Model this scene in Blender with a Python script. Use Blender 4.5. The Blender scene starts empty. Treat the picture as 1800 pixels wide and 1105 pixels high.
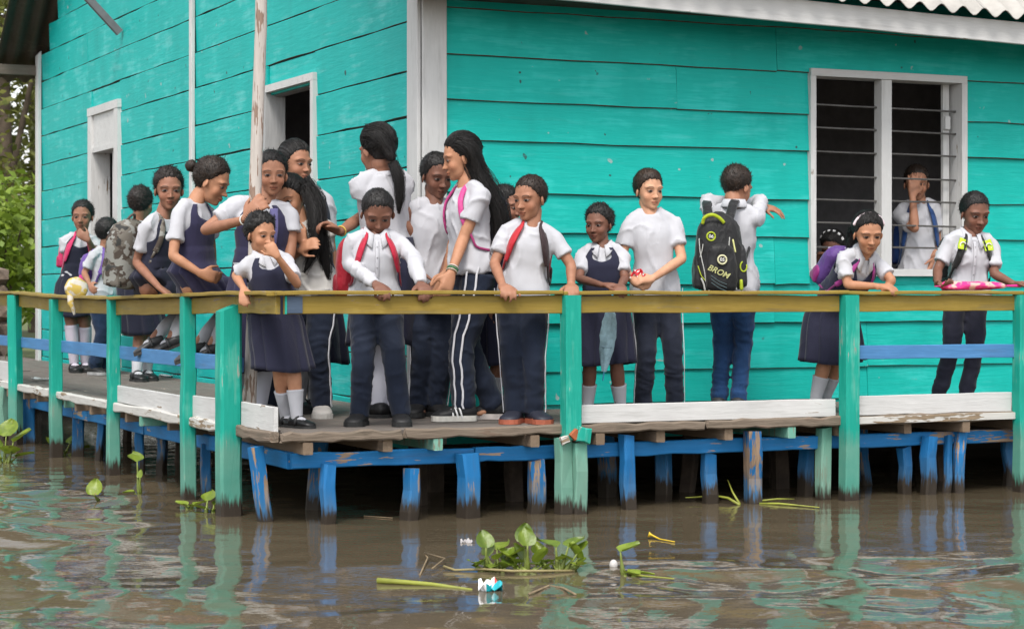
import bpy, bmesh, math, random
import numpy as np
from mathutils import Vector, Matrix
random.seed(7)
R = math.radians
scene = bpy.context.scene
COL = scene.collection

# ---------------------------------------------------------------- camera
FPX = 3660.0            # focal length in pixels of the 1800 px wide photograph
CX, CY = 900.0, 513.0   # optical axis / horizon in that photograph
EYE = 1.25              # eye height over the water (photographer sits in a boat)
cam_d = bpy.data.cameras.new('camera')
cam = bpy.data.objects.new('camera', cam_d); COL.objects.link(cam)
cam.location = (0, 0, EYE); cam.rotation_euler = (R(90), 0, 0)
cam_d.sensor_width = 36.0; cam_d.lens = 36.0 * FPX / 1800.0
cam_d.shift_y = -(552.5 - CY) / 1800.0
cam_d.clip_start = 0.1; cam_d.clip_end = 2000
cam_d.dof.use_dof = True; cam_d.dof.focus_distance = 12.0; cam_d.dof.aperture_fstop = 6.3
scene.camera = cam

# ---------------------------------------------------------------- light
SUN_EL, SUN_AZ = 56.0, 190.0        # high, behind the photographer; veiled by cloud
world = bpy.data.worlds.new('World'); scene.world = world; world.use_nodes = True
wn = world.node_tree; wn.nodes.clear()
sky = wn.nodes.new('ShaderNodeTexSky'); sky.sky_type = 'NISHITA'; sky.sun_disc = False
sky.sun_elevation = R(SUN_EL); sky.sun_rotation = R(SUN_AZ); sky.air_density = 1.2; sky.dust_density = 2.0; sky.ozone_density = 1.0
hs = wn.nodes.new('ShaderNodeHueSaturation'); hs.inputs['Saturation'].default_value = 0.22; hs.inputs['Value'].default_value = 1.0
tc = wn.nodes.new('ShaderNodeTexCoord'); cmap = wn.nodes.new('ShaderNodeMapping'); cmap.inputs['Scale'].default_value = (1, 1, 2.6)
cn = wn.nodes.new('ShaderNodeTexNoise'); cn.inputs['Scale'].default_value = 2.2; cn.inputs['Detail'].default_value = 7
cr = wn.nodes.new('ShaderNodeMapRange'); cr.inputs[1].default_value = 0.3; cr.inputs[2].default_value = 0.7
cr.inputs[3].default_value = 0.8; cr.inputs[4].default_value = 1.25
mulc = wn.nodes.new('ShaderNodeVectorMath'); mulc.operation = 'SCALE'
bg = wn.nodes.new('ShaderNodeBackground'); bg.inputs['Strength'].default_value = 0.15
wo = wn.nodes.new('ShaderNodeOutputWorld')
L_ = wn.links.new
L_(sky.outputs[0], hs.inputs['Color']); L_(tc.outputs['Generated'], cmap.inputs[0]); L_(cmap.outputs[0], cn.inputs['Vector'])
L_(cn.outputs[0], cr.inputs[0]); L_(hs.outputs[0], mulc.inputs[0]); L_(cr.outputs[0], mulc.inputs['Scale'])
L_(mulc.outputs[0], bg.inputs[0]); L_(bg.outputs[0], wo.inputs[0])
sun_d = bpy.data.lights.new('sun', 'SUN'); sun_d.energy = 1.5; sun_d.angle = R(18); sun_d.color = (1.0, 0.95, 0.88)
sun = bpy.data.objects.new('sun', sun_d); COL.objects.link(sun); sun.location = (-10, -10, 25)
# sky texture: rotation 0 = +Y, clockwise seen from above
_d = Vector((math.sin(R(SUN_AZ)) * math.cos(R(SUN_EL)), math.cos(R(SUN_AZ)) * math.cos(R(SUN_EL)), math.sin(R(SUN_EL))))
sun.rotation_euler = _d.to_track_quat('Z', 'Y').to_euler()
vs = scene.view_settings; vs.view_transform = 'Standard'; vs.look = 'None'; vs.gamma = 1.0; vs.use_curve_mapping = False
vs.exposure = 0.88
cy = scene.cycles
cy.max_bounces = 6; cy.diffuse_bounces = 3; cy.glossy_bounces = 3; cy.transmission_bounces = 3; cy.transparent_max_bounces = 6

# ---------------------------------------------------------------- frame of the building
# corner of the boardwalk; U runs along the front to the right, N along the side away from us
ANG = math.atan2(0.421, 0.907)
U = np.array([math.cos(ANG), math.sin(ANG), 0.0]); N = np.array([-math.sin(ANG), math.cos(ANG), 0.0])
C0 = np.array([-1.239, 11.06, 0.0])
def W(t, n, z=0.0):                       # boardwalk frame -> world
    return C0 + t * U + n * N + np.array([0, 0, z])
def at(px, py, Y):                        # photograph pixel at depth Y -> world
    return np.array([(px - CX) / FPX * Y, Y, EYE - (py - CY) / FPX * Y])
def t_of(px, n):                          # where along the front a pixel column falls at setback n
    k = (px - CX) / FPX; b = C0 + n * N
    return (k * b[1] - b[0]) / (U[0] - k * U[1])
def n_of(px, t):
    k = (px - CX) / FPX; b = C0 + t * U
    return (k * b[1] - b[0]) / (N[0] - k * N[1])
def z_of(py, t, n):
    return EYE - (py - CY) / FPX * W(t, n)[1]
DECK = 0.50

# ---------------------------------------------------------------- helpers
def S(r, g, b):
    f = lambda c: (c / 255 / 12.92) if c <= 10.3 else ((c / 255 + 0.055) / 1.055) ** 2.4
    return (f(r), f(g), f(b), 1.0)

def mesh_obj(name, verts, faces, mat=None, parent=None, loc=(0, 0, 0), rot=None, smooth=False):
    me = bpy.data.meshes.new(name)
    me.from_pydata([tuple(map(float, v)) for v in verts], [], faces if isinstance(faces, list) else [tuple(int(i) for i in f) for f in faces])
    if smooth: me.polygons.foreach_set('use_smooth', [True] * len(me.polygons))
    return link_mesh(name, me, mat, parent, loc, rot)

def link_mesh(name, me, mat=None, parent=None, loc=(0, 0, 0), rot=None):
    o = bpy.data.objects.new(name, me); COL.objects.link(o)
    if mat is not None and len(me.materials) == 0:
        for m in (mat if isinstance(mat, (list, tuple)) else [mat]): me.materials.append(m)
    o.location = tuple(map(float, loc))
    if rot is not None: o.rotation_euler = rot
    if parent is not None: o.parent = parent
    return o

def thing(name, loc, label=None, category=None, group=None, kind=None, rotz=0.0):
    o = bpy.data.objects.new(name, None); COL.objects.link(o); o.empty_display_size = 0.1
    o.location = tuple(map(float, loc)); o.rotation_euler = (0, 0, rotz)
    return tag(o, label, category, group, kind)

def tag(o, label=None, category=None, group=None, kind=None):
    if label: o['label'] = label
    if category: o['category'] = category
    if group: o['group'] = group
    if kind: o['kind'] = kind
    return o

def _hash(ix, iy, iz, seed):
    h = (ix.astype(np.int64) * 374761393 + iy.astype(np.int64) * 668265263 + iz.astype(np.int64) * 2147483647 + seed * 1274126177) & 0xffffffff
    h = ((h ^ (h >> 13)) * 1274126177) & 0xffffffff
    return ((h ^ (h >> 16)) & 0xffff) / 65535.0 * 2 - 1
def vnoise(p, seed=0):                    # smooth value noise in -1..1 for an (n,3) array
    p = np.asarray(p, float); i = np.floor(p).astype(np.int64); f = p - i; f = f * f * (3 - 2 * f); r = 0
    for dx in (0, 1):
        for dy in (0, 1):
            for dz in (0, 1):
                w = (f[:, 0] if dx else 1 - f[:, 0]) * (f[:, 1] if dy else 1 - f[:, 1]) * (f[:, 2] if dz else 1 - f[:, 2])
                r = r + w * _hash(i[:, 0] + dx, i[:, 1] + dy, i[:, 2] + dz, seed)
    return r
def fbm(p, seed=0, o=3):
    p = np.asarray(p, float); return sum(vnoise(p * 2 ** k, seed + k) / 2 ** k for k in range(o)) / 1.6

# a board with eased edges: length along X, width along Z, thickness along Y; centre at origin
def board_mesh(name, Lx, Wz, Ty, ch=0.004, seg=1, jit=0.0, ragged=0.0, under=False):
    prof = [(-Ty/2+ch, -Wz/2), (Ty/2-ch, -Wz/2), (Ty/2, -Wz/2+ch), (Ty/2, Wz/2-ch), (Ty/2-ch, Wz/2), (-Ty/2+ch, Wz/2), (-Ty/2, Wz/2-ch), (-Ty/2, -Wz/2+ch)]
    v = []; f = []
    for i in range(seg + 1):
        x = -Lx/2 + Lx * i / seg
        ex = random.uniform(-ragged, ragged) if i in (0, seg) else 0
        jy, jz = random.uniform(-jit, jit), random.uniform(-jit, jit); jw = random.uniform(-jit, jit)
        for (y, z) in prof:
            v.append((x + ex + (random.uniform(-ragged, ragged) * .5 if i in (0, seg) else 0), y + jy, z + jz + (jw if z > 0 else -jw)))
    for i in range(seg):
        a = i * 8
        for k in range(8):
            f.append((a + k, a + (k + 1) % 8, a + 8 + (k + 1) % 8, a + 8 + k))
    f.append(tuple(range(7, -1, -1))); f.append(tuple(seg * 8 + k for k in range(8)))
    me = bpy.data.meshes.new(name); me.from_pydata(v, [], f)
    if under:            # bare lower edge, coloured darker to stand for shade under the lap
        me.polygons.foreach_set('material_index', [1 if (i < seg * 8 and i % 8 in (0, 7)) else 0 for i in range(len(f))])
    return me

def board(name, a, b, Wz, Ty, mat, parent, ch=0.004, seg=1, jit=0.0, ragged=0.0, roll=0.0):
    """board from point a to point b (parent's coordinates); width stands up (Z) unless rolled"""
    a, b = Vector(a), Vector(b); d = b - a
    me = board_mesh(name, d.length, Wz, Ty, ch, seg, jit, ragged)
    o = link_mesh(name, me, mat, parent, (a + b) / 2)
    x = d.normalized(); zup = Vector((0, 0, 1)) if abs(x.z) < .95 else Vector((0, 1, 0))
    y = zup.cross(x).normalized(); z = x.cross(y)
    m = Matrix((x, y, z)).transposed()
    o.rotation_euler = (m @ Matrix.Rotation(roll, 3, 'X')).to_euler()
    return o

# a squared timber standing up: from bottom point to top point
def post(name, a, b, w, d, mat, parent, jit=0.006, seg=5, ch=0.012, twist=0.0, topcut=0.0):
    a, b = Vector(a), Vector(b); Ln = (b - a).length; v = []; f = []
    for i in range(seg + 1):
        k = i / seg; z = Ln * k
        jx, jy, js = random.uniform(-jit, jit), random.uniform(-jit, jit), 1 + random.uniform(-jit, jit) * 4
        pr = [(-w/2+ch, -d/2), (w/2-ch, -d/2), (w/2, -d/2+ch), (w/2, d/2-ch), (w/2-ch, d/2), (-w/2+ch, d/2), (-w/2, d/2-ch), (-w/2, -d/2+ch)]
        c, s = math.cos(twist * k), math.sin(twist * k)
        for (x, y) in pr:
            x, y = x * js + random.uniform(-jit, jit) * .4, y * js + random.uniform(-jit, jit) * .4
            v.append((x * c - y * s + jx, x * s + y * c + jy, z + (topcut * x / w if i == seg else 0)))
    for i in range(seg):
        q = i * 8
        for k in range(8): f.append((q + k, q + (k + 1) % 8, q + 8 + (k + 1) % 8, q + 8 + k))
    f.append(tuple(range(7, -1, -1))); f.append(tuple(seg * 8 + k for k in range(8)))
    me = bpy.data.meshes.new(name); me.from_pydata(v, [], f)
    o = link_mesh(name, me, mat, parent, a)
    o.rotation_euler = (b - a).to_track_quat('Z', 'Y').to_euler() if abs((b-a).normalized().z) < .9999 else (0, 0, 0)
    return o

# ---------------------------------------------------------------- materials
def new_mat(name):
    m = bpy.data.materials.new(name); m.use_nodes = True; nt = m.node_tree
    return m, nt, nt.nodes['Principled BSDF'], nt.links.new
def nd(nt, typ, **kw):
    n = nt.nodes.new(typ)
    for k, v in kw.items():
        if k.startswith('i_'):
            key = k[2:]; key = int(key) if key.isdigit() else key.replace('_', ' ')
            n.inputs[key].default_value = v
        else: setattr(n, k, v)
    return n
def mixc(nt, fac, a, b, blend='MIX'):
    m = nt.nodes.new('ShaderNodeMix'); m.data_type = 'RGBA'; m.blend_type = blend
    for sock, val in ((m.inputs[0], fac), (m.inputs[6], a), (m.inputs[7], b)):
        if hasattr(val, 'is_linked') or isinstance(val, bpy.types.NodeSocket): nt.links.new(val, sock)
        else: sock.default_value = val
    return m.outputs[2]
def ramp(nt, src, a, b):
    m = nd(nt, 'ShaderNodeMapRange', i_1=a, i_2=b, i_3=0.0, i_4=1.0); nt.links.new(src, m.inputs[0]); return m.outputs[0]
def coords(nt, scale, rnd=True, which='Object'):
    t = nt.nodes.new('ShaderNodeTexCoord'); m = nt.nodes.new('ShaderNodeMapping'); m.inputs['Scale'].default_value = scale
    if rnd:
        oi = nt.nodes.new('ShaderNodeObjectInfo'); a = nd(nt, 'ShaderNodeVectorMath', operation='ADD'); s = nd(nt, 'ShaderNodeMath', operation='MULTIPLY', i_1=37.0)
        nt.links.new(oi.outputs['Random'], s.inputs[0]); nt.links.new(t.outputs[which], a.inputs[0]); nt.links.new(s.outputs[0], a.inputs[1])
        nt.links.new(a.outputs[0], m.inputs[0])
    else: nt.links.new(t.outputs[which], m.inputs[0])
    return m.outputs[0]
def noise(nt, vec, scale, detail=4.0, rough=0.55):
    n = nd(nt, 'ShaderNodeTexNoise', i_Scale=scale, i_Detail=detail, i_Roughness=rough); nt.links.new(vec, n.inputs['Vector']); return n.outputs[0]

def painted_wood(name, col, wood=(0.16, 0.12, 0.085, 1), wear=0.3, axis='x', rough=0.55, var=0.16, waterline=False, bump=0.25, dirt=0.35, patch=None, specks=0):
    m, nt, bs, lk = new_mat(name)
    long = (0.9, 9, 9) if axis == 'x' else (9, 9, 0.9)
    g = coords(nt, long); c = coords(nt, (1, 1, 1))
    grain = noise(nt, g, 5.0, 3, .65); blot = noise(nt, c, 2.3, 4, .62); streak = noise(nt, g, 2.2, 3, .7)
    darkc = tuple(x * .80 for x in col[:3]) + (1,)
    lite = tuple(min(1, x * (1 + var) + .012) for x in col[:3]) + (1,)
    base = mixc(nt, ramp(nt, blot, .3, .72), darkc if var > .1 else col, lite)
    base = mixc(nt, ramp(nt, grain, .38, .72), tuple(x * .90 for x in col[:3]) + (1,), base)
    if specks:  # chips, nail heads and splashes
        sn_ = noise(nt, c, 11.0, 2, .5)
        base = mixc(nt, ramp(nt, sn_, .735, .76), base, (0.30, 0.42, 0.40, 1)); base = mixc(nt, ramp(nt, sn_, .262, .245), base, (0.03, 0.10, 0.09, 1))
        st_ = noise(nt, coords(nt, (1.6, 1.6, .35), False), 1.0, 3, .6)
        dk_ = nd(nt, 'ShaderNodeMath', operation='MULTIPLY', i_1=specks); lk(ramp(nt, st_, .5, .75), dk_.inputs[0]); base = mixc(nt, dk_.outputs[0], base, tuple(x * .5 for x in col[:3]) + (1,))
    if patch:   # sun-bleached rubbed areas
        pm = nd(nt, 'ShaderNodeMath', operation='ADD'); lk(blot, pm.inputs[0]); lk(streak, pm.inputs[1])
        base = mixc(nt, ramp(nt, pm.outputs[0], 1.06, 1.3), base, patch)
    dsoc = nd(nt, 'ShaderNodeMath', operation='MULTIPLY', i_1=dirt); lk(ramp(nt, streak, .55, .8), dsoc.inputs[0])
    base = mixc(nt, dsoc.outputs[0], base, (0.09, 0.08, 0.06, 1))
    mm = nd(nt, 'ShaderNodeMath', operation='ADD'); lk(grain, mm.inputs[0]); lk(blot, mm.inputs[1])
    lo = 1.36 - 0.36 * wear
    wmask = ramp(nt, mm.outputs[0], lo, lo + .035)
    woodc = mixc(nt, ramp(nt, grain, .35, .7), tuple(x * .55 for x in wood[:3]) + (1,), tuple(min(1, x * 1.5) for x in wood[:3]) + (1,))
    base = mixc(nt, wmask, base, woodc)
    if waterline:
        gp = nt.nodes.new('ShaderNodeNewGeometry'); sx = nt.nodes.new('ShaderNodeSeparateXYZ'); lk(gp.outputs['Position'], sx.inputs[0])
        ad = nd(nt, 'ShaderNodeMath', operation='MULTIPLY_ADD', i_1=-0.22); lk(grain, ad.inputs[0])
        oi_ = nt.nodes.new('ShaderNodeObjectInfo'); zr = nd(nt, 'ShaderNodeMath', operation='MULTIPLY_ADD', i_1=.09); lk(oi_.outputs['Random'], zr.inputs[0]); lk(sx.outputs[2], zr.inputs[2])
        zb = nd(nt, 'ShaderNodeMath', operation='MULTIPLY_ADD', i_1=-.10); lk(blot, zb.inputs[0]); lk(zr.outputs[0], zb.inputs[2]); lk(zb.outputs[0], ad.inputs[2])
        fade = nd(nt, 'ShaderNodeMath', operation='MULTIPLY', i_1=0.75); lk(ramp(nt, ad.outputs[0], .34 if col[1] > col[2] else .12, .22 if col[1] > col[2] else -.06), fade.inputs[0])
        base = mixc(nt, fade.outputs[0], base, mixc(nt, blot, tuple(x * .62 for x in col[:3]) + (1,), (0.24, 0.34, 0.27, 1) if col[1] > col[2] else (0.13, 0.19, 0.22, 1)))
        wet = ramp(nt, ad.outputs[0], 0.0, -0.055)
        base = mixc(nt, wet, base, (0.035, 0.027, 0.02, 1))
    lk(base, bs.inputs['Base Color']); bs.inputs['Roughness'].default_value = rough
    bs.inputs['Specular IOR Level'].default_value = 0.22
    bp = nd(nt, 'ShaderNodeBump', i_Strength=bump, i_Distance=0.01)
    lk(grain, bp.inputs['Height']); lk(bp.outputs[0], bs.inputs['Normal'])
    return m

def plain(name, col, rough=0.6, var=0.2, scale=8.0, bump=0.1, metal=0.0, spec=0.4, use_obj_color=False, bdist=0.004, dark=0.7):
    m, nt, bs, lk = new_mat(name); c = coords(nt, (1, 1, 1))
    n1 = noise(nt, c, scale, 3, .6)
    if use_obj_color:
        oi = nt.nodes.new('ShaderNodeObjectInfo'); src = oi.outputs['Color']
        dk = mixc(nt, 1.0, src, (dark, dark, dark, 1), 'MULTIPLY')
        base = mixc(nt, ramp(nt, n1, .3, .7), dk, src)
    else:
        base = mixc(nt, ramp(nt, n1, .3, .7), tuple(x * (1 - var) for x in col[:3]) + (1,), tuple(min(1, x * (1 + var)) for x in col[:3]) + (1,))
    lk(base, bs.inputs['Base Color']); bs.inputs['Roughness'].default_value = rough; bs.inputs['Metallic'].default_value = metal
    bs.inputs['Specular IOR Level'].default_value = spec
    if bump:
        bp = nd(nt, 'ShaderNodeBump', i_Strength=bump * 3, i_Distance=bdist); lk(noise(nt, c, scale * 4, 2, .6), bp.inputs['Height']); lk(bp.outputs[0], bs.inputs['Normal'])
    return m

TEAL = (0.004, 0.45, 0.388, 1)
M_wall = painted_wood('teal_wall_paint', TEAL, wear=0.0, wood=(0.20, 0.25, 0.23, 1), var=0.13, dirt=0.10, bump=0.3, patch=(0.03, 0.50, 0.455, 1), specks=.35)
M_wall2 = painted_wood('teal_side_wall_paint', (0.004, 0.45, 0.415, 1), wear=0.02, wood=(0.22, 0.27, 0.25, 1), var=0.15, dirt=0.12, bump=0.3, patch=(0.09, 0.52, 0.50, 1), specks=.3)
M_post = painted_wood('green_teal_post_paint', (0.010, 0.33, 0.25, 1), wear=0.35, wood=(0.2, 0.24, 0.2, 1), axis='z', var=0.2, waterline=True, patch=(0.10, 0.46, 0.36, 1))
M_oldpost = painted_wood('faded_green_post_paint', (0.14, 0.38, 0.29, 1), wear=0.6, axis='z', var=0.2, waterline=True, patch=(0.25, 0.45, 0.37, 1))
M_blue = painted_wood('blue_pile_paint', (0.015, 0.165, 0.41, 1), wear=0.7, axis='z', var=0.25, waterline=True, wood=(0.26, 0.18, 0.12, 1))
M_blue2 = painted_wood('blue_pile_paint_sound', (0.014, 0.15, 0.38, 1), wear=0.35, axis='z', var=0.3, waterline=True, wood=(0.2, 0.15, 0.11, 1), dirt=.6)
M_blue3 = painted_wood('blue_pile_paint_rotten', (0.012, 0.12, 0.30, 1), wear=.9, axis='z', var=0.3, waterline=True, wood=(0.22, 0.155, 0.105, 1), dirt=.6)
M_blueb = painted_wood('blue_beam_paint', (0.014, 0.165, 0.41, 1), wear=0.55, axis='x', var=0.25, wood=(0.24, 0.17, 0.12, 1))
M_bluer = painted_wood('blue_rail_paint', (0.075, 0.22, 0.45, 1), wear=0.12, axis='x', var=0.25)
M_white = painted_wood('white_trim_paint', (0.60, 0.595, 0.585, 1), wear=0.3, axis='x', var=0.12, dirt=0.3, rough=0.5)
M_whitez = painted_wood('white_upright_paint', (0.60, 0.595, 0.585, 1), wear=0.25, axis='z', var=0.12, dirt=0.3, rough=0.5)
M_whitew = painted_wood('worn_white_paint', (0.58, 0.565, 0.53, 1), wear=0.7, axis='x', var=0.12, dirt=0.45, wood=(0.2, 0.15, 0.1, 1))
M_yellow = painted_wood('ochre_rail_paint', (0.275, 0.19, 0.036, 1), wear=0.4, axis='x', var=0.3, dirt=0.8, patch=(0.36, 0.27, 0.07, 1))
M_deck = painted_wood('weathered_deck_wood', (0.15, 0.13, 0.115, 1), wear=0.3, axis='x', var=0.3, dirt=0.55, rough=0.85, wood=(0.22, 0.18, 0.15, 1))
M_rim = painted_wood('rotten_rim_wood', (0.19, 0.15, 0.115, 1), wear=0.55, axis='x', var=0.3, dirt=0.8, rough=0.85, bump=0.8, wood=(0.14, 0.10, 0.075, 1))
M_pole = painted_wood('whitewashed_pole', (0.52, 0.47, 0.43, 1), wear=0.85, axis='z', var=0.15, dirt=0.3, rough=0.8, wood=(0.19, 0.13, 0.10, 1), bump=.6)
M_bareshade = plain('bare_plank_edge_shade', (0.10, 0.062, 0.04), .95, .5, 9)  # bare wood, darkened to draw the shadow line under each plank
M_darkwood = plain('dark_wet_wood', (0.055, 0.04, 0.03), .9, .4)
M_dark = plain('dim_interior_paint', (0.26, 0.25, 0.26), .95, .15, spec=.05)
M_floor = plain('interior_floor', (0.06, 0.05, 0.045), .95, .2, spec=.05)
M_iron = plain('window_iron', (0.10, 0.095, 0.09), .6, .3, metal=.3)
# ================================================================ SETTING
# ---- water: a finely modelled surface where the picture sees it, flat beyond
wm, nt, bs, lk = new_mat('muddy_lagoon_water')
c = coords(nt, (1, 1, 1), rnd=False)
lk(mixc(nt, ramp(nt, noise(nt, c, .5, 3), .3, .7), (0.086, 0.068, 0.043, 1), (0.122, 0.097, 0.063, 1)), bs.inputs['Base Color'])
bs.inputs['Roughness'].default_value = 0.03; bs.inputs['IOR'].default_value = 1.33
bp = nd(nt, 'ShaderNodeBump', i_Strength=1.0, i_Distance=0.0012); lk(noise(nt, coords(nt, (12, 22, 1), rnd=False), 1.0, 2), bp.inputs['Height']); lk(bp.outputs[0], bs.inputs['Normal'])
gx, gy = np.arange(-5.0, 5.001, .03), np.arange(6.4, 17.5, .03)
GX, GY = np.meshgrid(gx, gy); rngw = np.random.default_rng(21); hz = np.zeros_like(GX); hs_ = np.zeros_like(GX)
for i in range(26):
    lam = rngw.uniform(.38, 1.3); a_ = rngw.normal(0, .75) + math.pi / 2; ph = rngw.uniform(0, 6.28); k = 2 * math.pi / lam
    hz += .0044 * lam ** 1.15 * np.sin(k * (GX * math.cos(a_) + GY * math.sin(a_)) + ph)
for i in range(16):
    lam = rngw.uniform(.14, .34); a_ = rngw.normal(0, .9) + math.pi / 2; ph = rngw.uniform(0, 6.28); k = 2 * math.pi / lam
    hs_ += .00065 * lam / .25 * np.sin(k * (GX * math.cos(a_) + GY * math.sin(a_)) + ph)
sm_ = lambda x, a, b: (lambda q: q * q * (3 - 2 * q))(np.clip((x - a) / (b - a), 0, 1))
pz = np.stack([GX.ravel() * .55, GY.ravel() * .5, np.zeros(GX.size)], 1)
paw = sm_(vnoise(pz + 3.3, 4).reshape(GX.shape), -.5, .45)                    # gusts come in patches
opn = np.maximum(sm_(GY, 10.3, 8.8), .8 * sm_(GX, -1.7, -2.6) * sm_(GY, 15.5, 12.0))   # sheltered water by the piles lies still
calm = 1 - .75 * np.exp(-(((GX + .7) / .8) ** 2 + ((GY - 9.0) / 1.0) ** 2))
edge = sm_(GX, -5, -4.6) * sm_(GX, 5, 4.6) * sm_(GY, 17.4, 16.8)
HZ = (hz * (.07 + opn * (.35 + .85 * paw)) + hs_ * (.25 + opn * (.3 + .9 * paw))) * calm * edge
nxw, nyw = len(gx), len(gy); wv = np.stack([GX.ravel(), GY.ravel(), HZ.ravel()], 1); ii = np.arange(nxw * nyw).reshape(nyw, nxw)
wf = np.stack([ii[:-1, :-1], ii[:-1, 1:], ii[1:, 1:], ii[1:, :-1]], -1).reshape(-1, 4)
x0_, x1_, y0_, y1_ = gx[0], gx[-1], gy[0], gy[-1]; n0_ = len(wv)
ring_v = [(-400, -60, 0), (400, -60, 0), (400, 500, 0), (-400, 500, 0), (x0_, y0_, 0), (x1_, y0_, 0), (x1_, y1_, 0), (x0_, y1_, 0)]
ring_f = [(0, 1, 5, 4), (1, 2, 6, 5), (2, 3, 7, 6), (3, 0, 4, 7)]
water = mesh_obj('water', np.concatenate([wv, ring_v]).tolist(), [tuple(q) for q in wf.tolist()] + [tuple(i + n0_ for i in q) for q in ring_f], wm, smooth=True)
tag(water, 'muddy brown lagoon water with soft ripples in front of the boardwalk', kind='structure')

# ---- ground: mud bed added under the house, grassy bank behind
def ground_h(t, n):
    a = np.clip((n - 2.4) / 1.6, 0, 1) * np.clip((t - 1.6) / 1.5, 0, 1)        # mud raised unseen under the house to keep the gap dark
    b = np.clip((n - 10.5) / 3.0, 0, 1)                                         # shore beyond the far corner
    k = np.maximum(a * .78, b); k = k * k * (3 - 2 * k)
    return -0.6 + k * 1.02
ts = np.concatenate([np.linspace(-120, -12, 14), np.linspace(-10, 14, 49), np.linspace(16, 140, 14)])
ns = np.concatenate([np.linspace(1.0, 22, 50), np.linspace(24, 60, 16), np.linspace(70, 300, 10)])
gv = []
for n in ns:
    for t in ts:
        p = W(t, n); h = ground_h(t, n)
        gv.append((p[0], p[1], h))
gv = np.array(gv); gv[:, 2] += np.where(gv[:, 2] > -.3, .09 * fbm(gv * .45, 3), 0)
nx = len(ts); gf = [(j * nx + i, j * nx + i + 1, (j + 1) * nx + i + 1, (j + 1) * nx + i) for j in range(len(ns) - 1) for i in range(nx - 1)]
gm, nt, bs, lk = new_mat('mud_and_grass_ground')
c = coords(nt, (1, 1, 1), rnd=False)
gp = nt.nodes.new('ShaderNodeNewGeometry'); sx = nt.nodes.new('ShaderNodeSeparateXYZ'); lk(gp.outputs['Position'], sx.inputs[0])
gr = mixc(nt, noise(nt, c, 6, 6), (0.055, 0.085, 0.02, 1), (0.12, 0.13, 0.045, 1))
mud = mixc(nt, noise(nt, c, 3, 6), (0.045, 0.033, 0.022, 1), (0.085, 0.065, 0.045, 1))
lk(mixc(nt, ramp(nt, sx.outputs[2], .26, .36), mud, gr), bs.inputs['Base Color']); bs.inputs['Roughness'].default_value = .95
bp = nd(nt, 'ShaderNodeBump', i_Strength=.6, i_Distance=.03); lk(noise(nt, c, 14, 6), bp.inputs['Height']); lk(bp.outputs[0], bs.inputs['Normal'])
ground = mesh_obj('ground', gv, gf, gm, smooth=True)
tag(ground, 'low grassy mud bank behind the house and its walkway', kind='structure')

# ================================================================ HOUSE
HT, HN = 1.418, 1.45                     # house corner in the boardwalk frame
house = thing('wooden_house', W(HT, HN, 0), 'turquoise plank schoolhouse on piles with white corner board, window and corrugated roof', 'house', rotz=ANG)
def Hc(t, n, z): return (t - HT, n - HN, z)   # house-local coordinates
T_END, N_END = 9.2, HN + 11.05
EAVE = 3.10
PITCH = 0.80
N_RIDGE = HN + 5.93; Z_RIDGE = EAVE + .05 + PITCH * 5.93
# openings on the front: window
wt0, wt1 = t_of(1424, HN), t_of(1694, HN); wz0, wz1 = 1.405, 2.725
# openings on the side: door (near) and tall framed door (far)
dn0, dn1 = n_of(553, HT), n_of(470, HT); dz1 = 2.73
fn0, fn1 = n_of(211, HT), n_of(160, HT); fz1 = 3.05; fzt = 2.68

front = mesh_obj('front_wall', [], [], M_dark, house)
side = mesh_obj('side_wall', [], [], M_dark, house)
def box_into(vl, fl, lo, hi):
    b = len(vl)
    vl += [(x, y, z) for z in (lo[2], hi[2]) for y in (lo[1], hi[1]) for x in (lo[0], hi[0])]
    fl += [tuple(b + i for i in q) for q in ((0, 2, 3, 1), (4, 5, 7, 6), (0, 1, 5, 4), (2, 6, 7, 3), (0, 4, 6, 2), (1, 3, 7, 5))]
# inner lining (what the dark room is made of), with the openings left free
def lining(o, boxes):
    vl, fl = [], []
    for lo, hi in boxes: box_into(vl, fl, lo, hi)
    o.data.from_pydata(vl, [], fl)
g = .05
lining(front, [(Hc(HT + .06, HN + g, .46), Hc(wt0, HN + .13, 3.25)), (Hc(wt1, HN + g, .46), Hc(T_END, HN + .13, 3.25)),
               (Hc(wt0, HN + g, .46), Hc(wt1, HN + .13, wz0)), (Hc(wt0, HN + g, wz1), Hc(wt1, HN + .13, 3.25))])
lining(side, [(Hc(HT + g, HN + .14, .46), Hc(HT + .13, dn0, 3.6)), (Hc(HT + g, dn0, dz1), Hc(HT + .13, dn1, 3.6)), (Hc(HT + g, dn1, .46), Hc(HT + .13, fn0, 3.6)),
              (Hc(HT + g, fn0, fzt), Hc(HT + .13, fn1, 3.6)), (Hc(HT + g, fn1, .46), Hc(HT + .13, N_END, 3.6))])
vl, fl = [], []
box_into(vl, fl, Hc(HT + .06, HN + .14, .40), Hc(T_END, N_END, .46)); mesh_obj('floor', vl, fl, M_floor, house)
vl, fl = [], []
box_into(vl, fl, Hc(HT + .14, HN + .14, 3.26), Hc(T_END - .01, N_END - .01, 3.32)); mesh_obj('ceiling', vl, fl, M_dark, house)
vl, fl = [], []
box_into(vl, fl, Hc(HT + .14, N_END - .12, .47), Hc(T_END, N_END, 3.25)); [box_into(vl, fl, Hc(T_END - .1, a_, c_), Hc(T_END, b_, d_)) for (a_, b_, c_, d_) in ((HN + .14, HN + .9, .47, 3.25), (HN + 3.6, N_END - .13, .47, 3.25), (HN + .9, HN + 3.6, .47, 1.2), (HN + .9, HN + 3.6, 2.8, 3.25))]  # unseen opening added in the end wall to brighten the room
box_into(vl, fl, Hc(HT + .14, HN + 4.6, .47), Hc(T_END - .11, HN + 4.7, 3.25))      # classroom partition
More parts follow.
